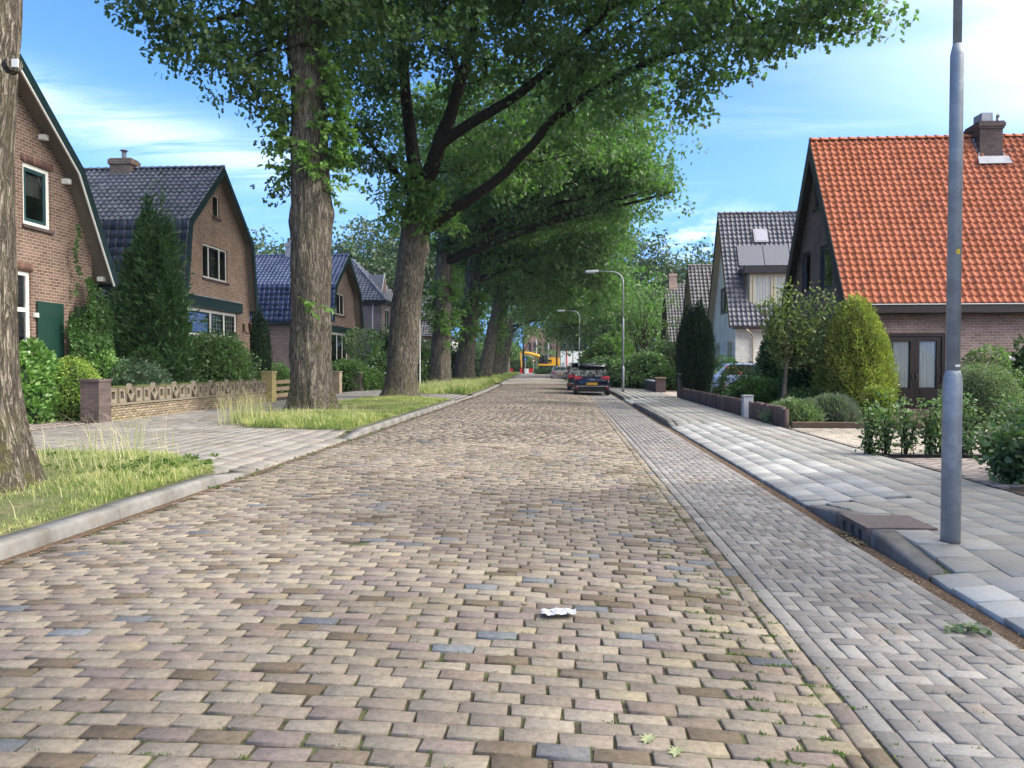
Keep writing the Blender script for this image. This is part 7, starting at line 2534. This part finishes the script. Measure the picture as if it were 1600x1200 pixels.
    m = MB(); m.box((-.14, -.006, belt - .18), (.14, .012, belt - .15)); F.build(m, 'badge_strip', m_lead, t)
    if suv:
        m = MB(); m.tube([(-.25, r0 + .02, belt + .03), (.12, r0 + .06, belt + .10)], .012, 5); F.build(m, 'rear_wiper', m_black, t)
        m = MB(); m.box((-w * .45, .0, g + .46), (w * .45, .014, g + .48)); F.build(m, 'tailgate_seam', m_black, t)
    return t


car('dark navy crossover nearest to the camera, seen from behind', 1.36, 38.3, R(-1), m_navy)
car('dark parked car directly ahead of the navy crossover', 1.12, 44.6, R(.5), m_darkcar, L=4.4, H=1.66, W=1.84)
car('grey sedan with dark rear lights parked at the bend', -.50, 84.5, R(3), m_silver, L=4.5, H=1.42, belt=.92, suv=False, rear=(.55, 1.25), W=1.8, roofrail=False)
car('small pale car beyond the grey sedan', 1.0, 91.5, R(3), m_silver, L=4.0, H=1.48, W=1.72, roofrail=False, suv=False, rear=(.2, .7))
car('light blue car standing on the driveway of the cream house', 7.0, 38.4, R(-90), m_bluecar, L=4.3, H=1.50, W=1.78, belt=.95, rear=(.2, .8), hood=1.15, group=None, z=.11, name='driveway_car', roofrail=False, suv=False)

# ------------------------------------------------------------- end of the street
FY = 150
def FX(u, Y=FY): return X_at(u, Y)
sheet('road', [-60, 30], [130, 176], -.0, m_farroad_many, shift=False)
ex = thing('excavator', 'yellow wheeled excavator with raised arm at the road works', 'excavator', (FX(858), FY, 0))
ux = lambda u: FX(u, FY)
zz_ = lambda v: at(858, v, FY).z
m = MB(); m.box((ux(858), FY - 1.2, zz_(569)), (ux(874), FY + 1.2, zz_(559))); m.build('engine_cover', m_yellow, ex, bevel=.08)
m = MB(); m.box((ux(841), FY - 1.2, zz_(571)), (ux(874.5), FY + 1.2, zz_(568.6))); m.build('platform', m_yellow, ex)
m = MB(); m.prism([(ux(856), FY - 1.22, zz_(568)), (ux(861), FY - 1.22, zz_(568)), (ux(863), FY - 1.22, zz_(562)), (ux(856), FY - 1.22, zz_(562))], (0, .02, 0)); m.build('side_mark', m_black, ex)
m = MB(); m.prism([(ux(857.4), FY - 1.225, zz_(567.6)), (ux(860), FY - 1.225, zz_(567.6)), (ux(858.7), FY - 1.225, zz_(565))], (0, .012, 0)); m.build('logo_triangle', m_yellow, ex)
cb_ = MB(); cb_.prism([(ux(843), FY - 1.2, zz_(569)), (ux(855.5), FY - 1.2, zz_(569)), (ux(855), FY - 1.2, zz_(555)), (ux(845), FY - 1.2, zz_(555)), (ux(842.5), FY - 1.2, zz_(562))], (0, 1.3, 0)); cb_.build('cab', m_fascia, ex, bevel=.05)
m = MB(); m.prism([(ux(844), FY - 1.22, zz_(566)), (ux(850), FY - 1.22, zz_(566)), (ux(850), FY - 1.22, zz_(557)), (ux(845.5), FY - 1.22, zz_(557))], (0, .015, 0)); m.build('cab_window', m_carglass, ex)
m = MB(); m.tube([(ux(846), FY, zz_(566)), (ux(841), FY, zz_(556)), (ux(828), FY, zz_(552.5)), (ux(812), FY, zz_(550))], [.3, .34, .3, .18], 8); m.build('boom', m_yellow, ex)
m = MB(); m.tube([(ux(813), FY, zz_(549)), (ux(813.5), FY, zz_(560)), (ux(815), FY, zz_(575))], [.16, .2, .14], 8); m.build('stick', m_yellow, ex)
m = MB(); m.tube([(ux(838), FY - .3, zz_(561)), (ux(824), FY - .3, zz_(554))], .12, 8); m.build('hydraulic_ram', m_steel, ex)
m = MB(); m.prism([(ux(812), FY - .6, zz_(575)), (ux(818), FY - .6, zz_(574)), (ux(819), FY - .6, zz_(579)), (ux(814), FY - .6, zz_(580))], (0, 1.2, 0)); m.build('bucket', m_black, ex)
m = MB(); m.box((ux(842), FY - 1.0, zz_(576)), (ux(868), FY + 1.0, zz_(571.5))); m.build('chassis', m_fascia, ex)
for u in (844.5, 849, 864, 868):
    m = MB(); m.tube([(ux(u), FY - 1.25, zz_(579)), (ux(u), FY - .8, zz_(579))], .52, 16); wh = m.build('wheel', m_black, ex)
    m = MB(); m.tube([(ux(u), FY - 1.27, zz_(579)), (ux(u), FY - 1.2, zz_(579))], .26, 10); m.build('rim', m_steel, wh)
# barriers
bl = ['red barrier block between two tree trunks', 'red barrier block beside the last trunk', 'white barrier block under the blue sign', 'white barrier next to the middle one', 'red barrier block below the give way sign']
for lb, u0, u1, mt in ((bl[0], 793, 801, m_red), (bl[1], 812.5, 818, m_red), (bl[2], 818.5, 822, m_bwhite), (bl[3], 822.5, 826, m_bwhite), (bl[4], 826.5, 834, m_red)):
    t = thing('road_barrier', lb, 'barrier', ((FX(u0, 144) + FX(u1, 144)) / 2, 144, 0), 'plastic barriers at the road works')
    m = MB()
    a, b = FX(u0, 144), FX(u1, 144)
    m.prism([(a, 143.8, 0), (b, 143.8, 0), (b, 143.88, .9), (a, 143.88, .9)], (0, .35, 0)); m.build('block', mt, t, bevel=.03)
    m = MB(); m.box((a, 143.7, 0), (b, 144.3, .1)); m.build('foot', m_bwhite, t)
t = thing('round_sign', 'round blue traffic sign on a grey post before the excavator', 'road sign', (FX(821, 135), 135, 0))
m = MB(); m.tube([(FX(821, 135), 135, 0), (FX(821, 135), 135, 2.5)], .05, 8); m.build('post', m_lampgrey, t)
m = MB(); m.tube([(FX(821, 135), 134.93, 2.6), (FX(821, 135), 134.9, 2.6)], .36, 20); pl = m.build('sign_plate', m_signblue, t)
m = MB(); x_ = FX(821, 135); m.prism([(x_ - .05, 134.89, 2.74), (x_ + .05, 134.89, 2.74), (x_ + .05, 134.89, 2.5), (x_ + .14, 134.89, 2.5), (x_, 134.89, 2.36), (x_ - .14, 134.89, 2.5), (x_ - .05, 134.89, 2.5)], (0, .005, 0)); m.build('arrow', m_white, pl)
t = thing('give_way_sign', 'red and white inverted triangle sign near the junction', 'road sign', (FX(833.5, 136), 136, 0))
x_ = FX(833.5, 136)
m = MB(); m.tube([(x_, 136, 0), (x_, 136, 2.4)], .05, 8); m.build('post', m_lampgrey, t)
m = MB(); m.prism([(x_ - .42, 135.9, 2.55), (x_ + .42, 135.9, 2.55), (x_, 135.9, 1.85)], (0, .03, 0)); pl = m.build('sign_plate', m_red, t)
m = MB(); m.prism([(x_ - .27, 135.89, 2.47), (x_ + .27, 135.89, 2.47), (x_, 135.89, 2.02)], (0, .008, 0)); m.build('sign_face', m_white, pl)
for u, lb in ((700, 'dark hedge mass beyond the oak row, west part'), (745, 'dark hedge mass behind the slim oaks'), (785, 'dark hedge beside the barriers'), (835, 'low hedge behind the excavator')):
    shrub('hedge', lb, FX(u, 172), 172, 7.5 if u < 800 else 3.2, 5.5, 'dome', m_darkbush, 2600, LEAF_OVAL, (.4, .6), .4, .16, ry=2.2)
# buildings closing the view
def zat(v, Y): return at(860, v, Y).z
b1 = thing('brick_hall', 'tall red brick hall closing the street behind the excavator', 'building', (FX(850, 200), 200, 0))
m = MB(); m.box((FX(818, 200), 200, -.1), (FX(876, 200), 212, zat(512, 200))); m.build('wall', m_farbrick, b1)
m = MB(); m.box((FX(861, 200), 199.6, -.1), (FX(888, 200), 200, zat(506, 200))); m.build('tower_wall', m_farbrick, b1)
for u in (866, 873, 880):
    m = MB(); m.box((FX(u, 200), 199.4, zat(545, 200)), (FX(u + 1.2, 200), 199.58, zat(508, 200))); m.build('pilaster', m_wallH2, b1)
for u in (826, 834, 842, 850):
    m = MB(); m.box((FX(u, 200), 199.93, zat(548, 200)), (FX(u + 4, 200), 199.99, zat(535, 200))); m.build('window', m_fascia, b1)
b2 = thing('clad_building', 'dark clad block above a white ground floor at the junction', 'building', (FX(892, 185), 185, 0))
m = MB(); m.box((FX(875, 185), 185, zat(548, 185) + .02), (FX(912, 185), 196, zat(528, 185))); m.build('upper_wall', m_fascia, b2)
m = MB(); m.box((FX(876, 185), 185.1, -.1), (FX(925, 185), 196, zat(548, 185))); m.build('ground_floor_wall', m_white_wall, b2)
m = MB(); m.box((FX(885, 185), 184.95, 0), (FX(886.4, 185), 185.09, zat(548, 185))); m.build('downpipe', m_red, b2)
for u in (878, 889, 896):
    m = MB(); m.box((FX(u, 185), 185.03, 1.0), (FX(u + 4, 185), 185.09, 2.2)); m.build('window', m_lead, b2)

# ------------------------------------------------------------- small things lying about
def ground_leaf(label, u, v, size, mat, name='fallen_leaf', zf=None):
    d = ray(u, v)
    k = -CAM_H / d.z
    x, y = d.x * k, d.y * k
    z = (crown(x) if -4.3 < x < 1.25 else hR(x) if 1.25 <= x < 2.5 else 0) + .006
    a = random.uniform(0, 6.28)
    pts = [(0, -.62), (.06, -.3), (.30, -.38), (.16, -.12), (.42, -.02), (.18, .10), (.34, .36), (.10, .30), (0, .62), (-.10, .30), (-.34, .36), (-.18, .10), (-.42, -.02), (-.16, -.12), (-.30, -.38), (-.06, -.3)]
    m = MB()
    c = math.cos(a), math.sin(a)
    P = [Vector((x + size * (p[0] * c[0] - p[1] * c[1]), y + size * (p[0] * c[1] + p[1] * c[0]), z + size * .25 * abs(p[0]) + random.uniform(0, .004))) for p in pts]
    ce = Vector((x, y, z + .004))
    for i in range(len(P)): m.poly([P[i], P[(i + 1) % len(P)], ce])
    for i in range(len(P)): m.poly([P[(i + 1) % len(P)] - Z_ * .0015, P[i] - Z_ * .0015, ce - Z_ * .0015])
    o = m.build(name, mat, None)
    return tag(o, label, 'leaf')


ground_leaf('pale green lobed oak leaf at the bottom edge of the road', 1012, 1178, .085, m_greenleaf)
ground_leaf('second pale oak leaf beside the first, cut by the picture edge', 1056, 1196, .08, m_greenleaf)
ground_leaf('dry tan leaf lying against the western kerb', 45, 890, .09, m_litter)
ground_leaf('small dry leaf in the western gutter further up', 131, 858, .07, m_litter)
ground_leaf('tan leaf curled on the road near the white scrap', 820, 964, .05, m_litter)
# white printed scrap of foil or paper
d = ray(873, 961); k = -(CAM_H - .07) / d.z
x, y = d.x * k, d.y * k
m = MB()
gx, gy = 9, 5
out = {}
for j in range(gy + 1):
    for i in range(gx + 1):
        fx, fy = i / gx - .5, j / gy - .5
        w_ = .82 - .5 * abs(fx) ** 1.5
        out[i, j] = Vector((x + fx * .20 + random.uniform(-.003, .003), y + fy * .085 * w_ * 1.6 + random.uniform(-.004, .004) + .012 * math.sin(fx * 6), .088 + .007 * random.random() + .004 * math.sin(i * 2.1)))
for j in range(gy):
    for i in range(gx): m.poly([out[i, j], out[i + 1, j], out[i + 1, j + 1], out[i, j + 1]])
o = m.build('paper_scrap', m_paper, None)
md = o.modifiers.new('thick', 'SOLIDIFY'); md.thickness = .0015
tag(o, 'torn white scrap of printed paper lying on the brick road', 'litter')
# leafy sprig on the parking strip
d = ray(1512, 985); k = -(CAM_H) / d.z
x, y = d.x * k, d.y * k
t = thing('leaf_sprig', 'broken sprig of green leaves lying on the grey parking strip', 'sprig', (x, y, 0))
n = 46
P = np.stack([x + rng.normal(0, .05, n), y + rng.normal(0, .022, n), .0 + rng.uniform(.0, .03, n)], -1)
leaves(P, rng.normal(size=(n, 3)) * [1, .6, .25], rng.uniform(.035, .06, n), LEAF_OVAL, 'leaves', m_sage, t)
m = MB(); m.tube([(x - .07, y, .008), (x, y + .01, .014), (x + .09, y - .02, .006)], .003, 4); m.build('stem', m_limb, t)
# litter gathered along the gutters
def litter(label, n, xs, ys, zf, size, mat=m_litter, name='leaf_litter'):
    P = np.stack([rng.normal(xs[0], xs[1], n), ys[0] + (ys[1] - ys[0]) * rng.random(n) ** 1.3, np.zeros(n)], -1)
    P[:, 2] = zf(P[:, 0], P[:, 1]) + rng.uniform(.001, .007, n)
    T = rng.normal(size=(n, 3)) * [1, 1, .12]
    o = leaves(P, T, rng.uniform(size[0], size[1], n), LEAF_KITE, name, mat, None, 1.2, nrm=rng.normal(size=(n, 3)) * .25 + [0, 0, 1], kind='stuff')
    tag(o, label, 'leaf litter')


litter('dry leaf crumbs in the western gutter', 900, (-4.22, .05), (4, 26), lambda x, y: x * 0 + .004, (.008, .03))
litter('brown leaf crumbs in the eastern gutter', 1500, (2.47, .035), (3.5, 26), lambda x, y: x * 0 - .012, (.006, .022))
litter('leaf scraps caught in the mouth of the storm drain', 120, (2.50, .03), (6.6, 7.2), lambda x, y: x * 0 + .0, (.02, .05))
litter('fine bark crumbs and seeds scattered on the road', 2200, (-1.5, 1.9), (2.4, 16), lambda x, y: crown(np.clip(x, -4.3, 1.25)) + .002, (.004, .012))
litter('fine brown crumbs on the parking strip', 1500, (1.9, .3), (2.4, 13), lambda x, y: hR(x) + .002, (.004, .012))
litter('scattered leaf scraps on the western crossing', 260, (-7.5, 1.6), (10.5, 16), lambda x, y: hL(x, y) + .001, (.01, .035))
litter('dead leaves at the edge of the nearest verge', 160, (-4.75, .07), (5, 10), lambda x, y: x * 0 + .135, (.03, .07))

# ------------------------------------------------------------- summer haze
hz = MB(); hz.box((-110, -20, -1.2), (90, 235, 26))
m_haze = bpy.data.materials.new('haze_air'); m_haze.use_nodes = True
th_ = NT(m_haze.node_tree)
th_.n.remove(th_.n['Principled BSDF'])
pv = th_.add('ShaderNodeVolumePrincipled')
pv.inputs['Color'].default_value = (.88, .94, 1, 1)
pv.inputs['Density'].default_value = .0002
th_.link(pv.outputs[0], th_.n['Material Output'].inputs['Volume'])
ho = hz.build('haze', m_haze, None, kind='stuff')
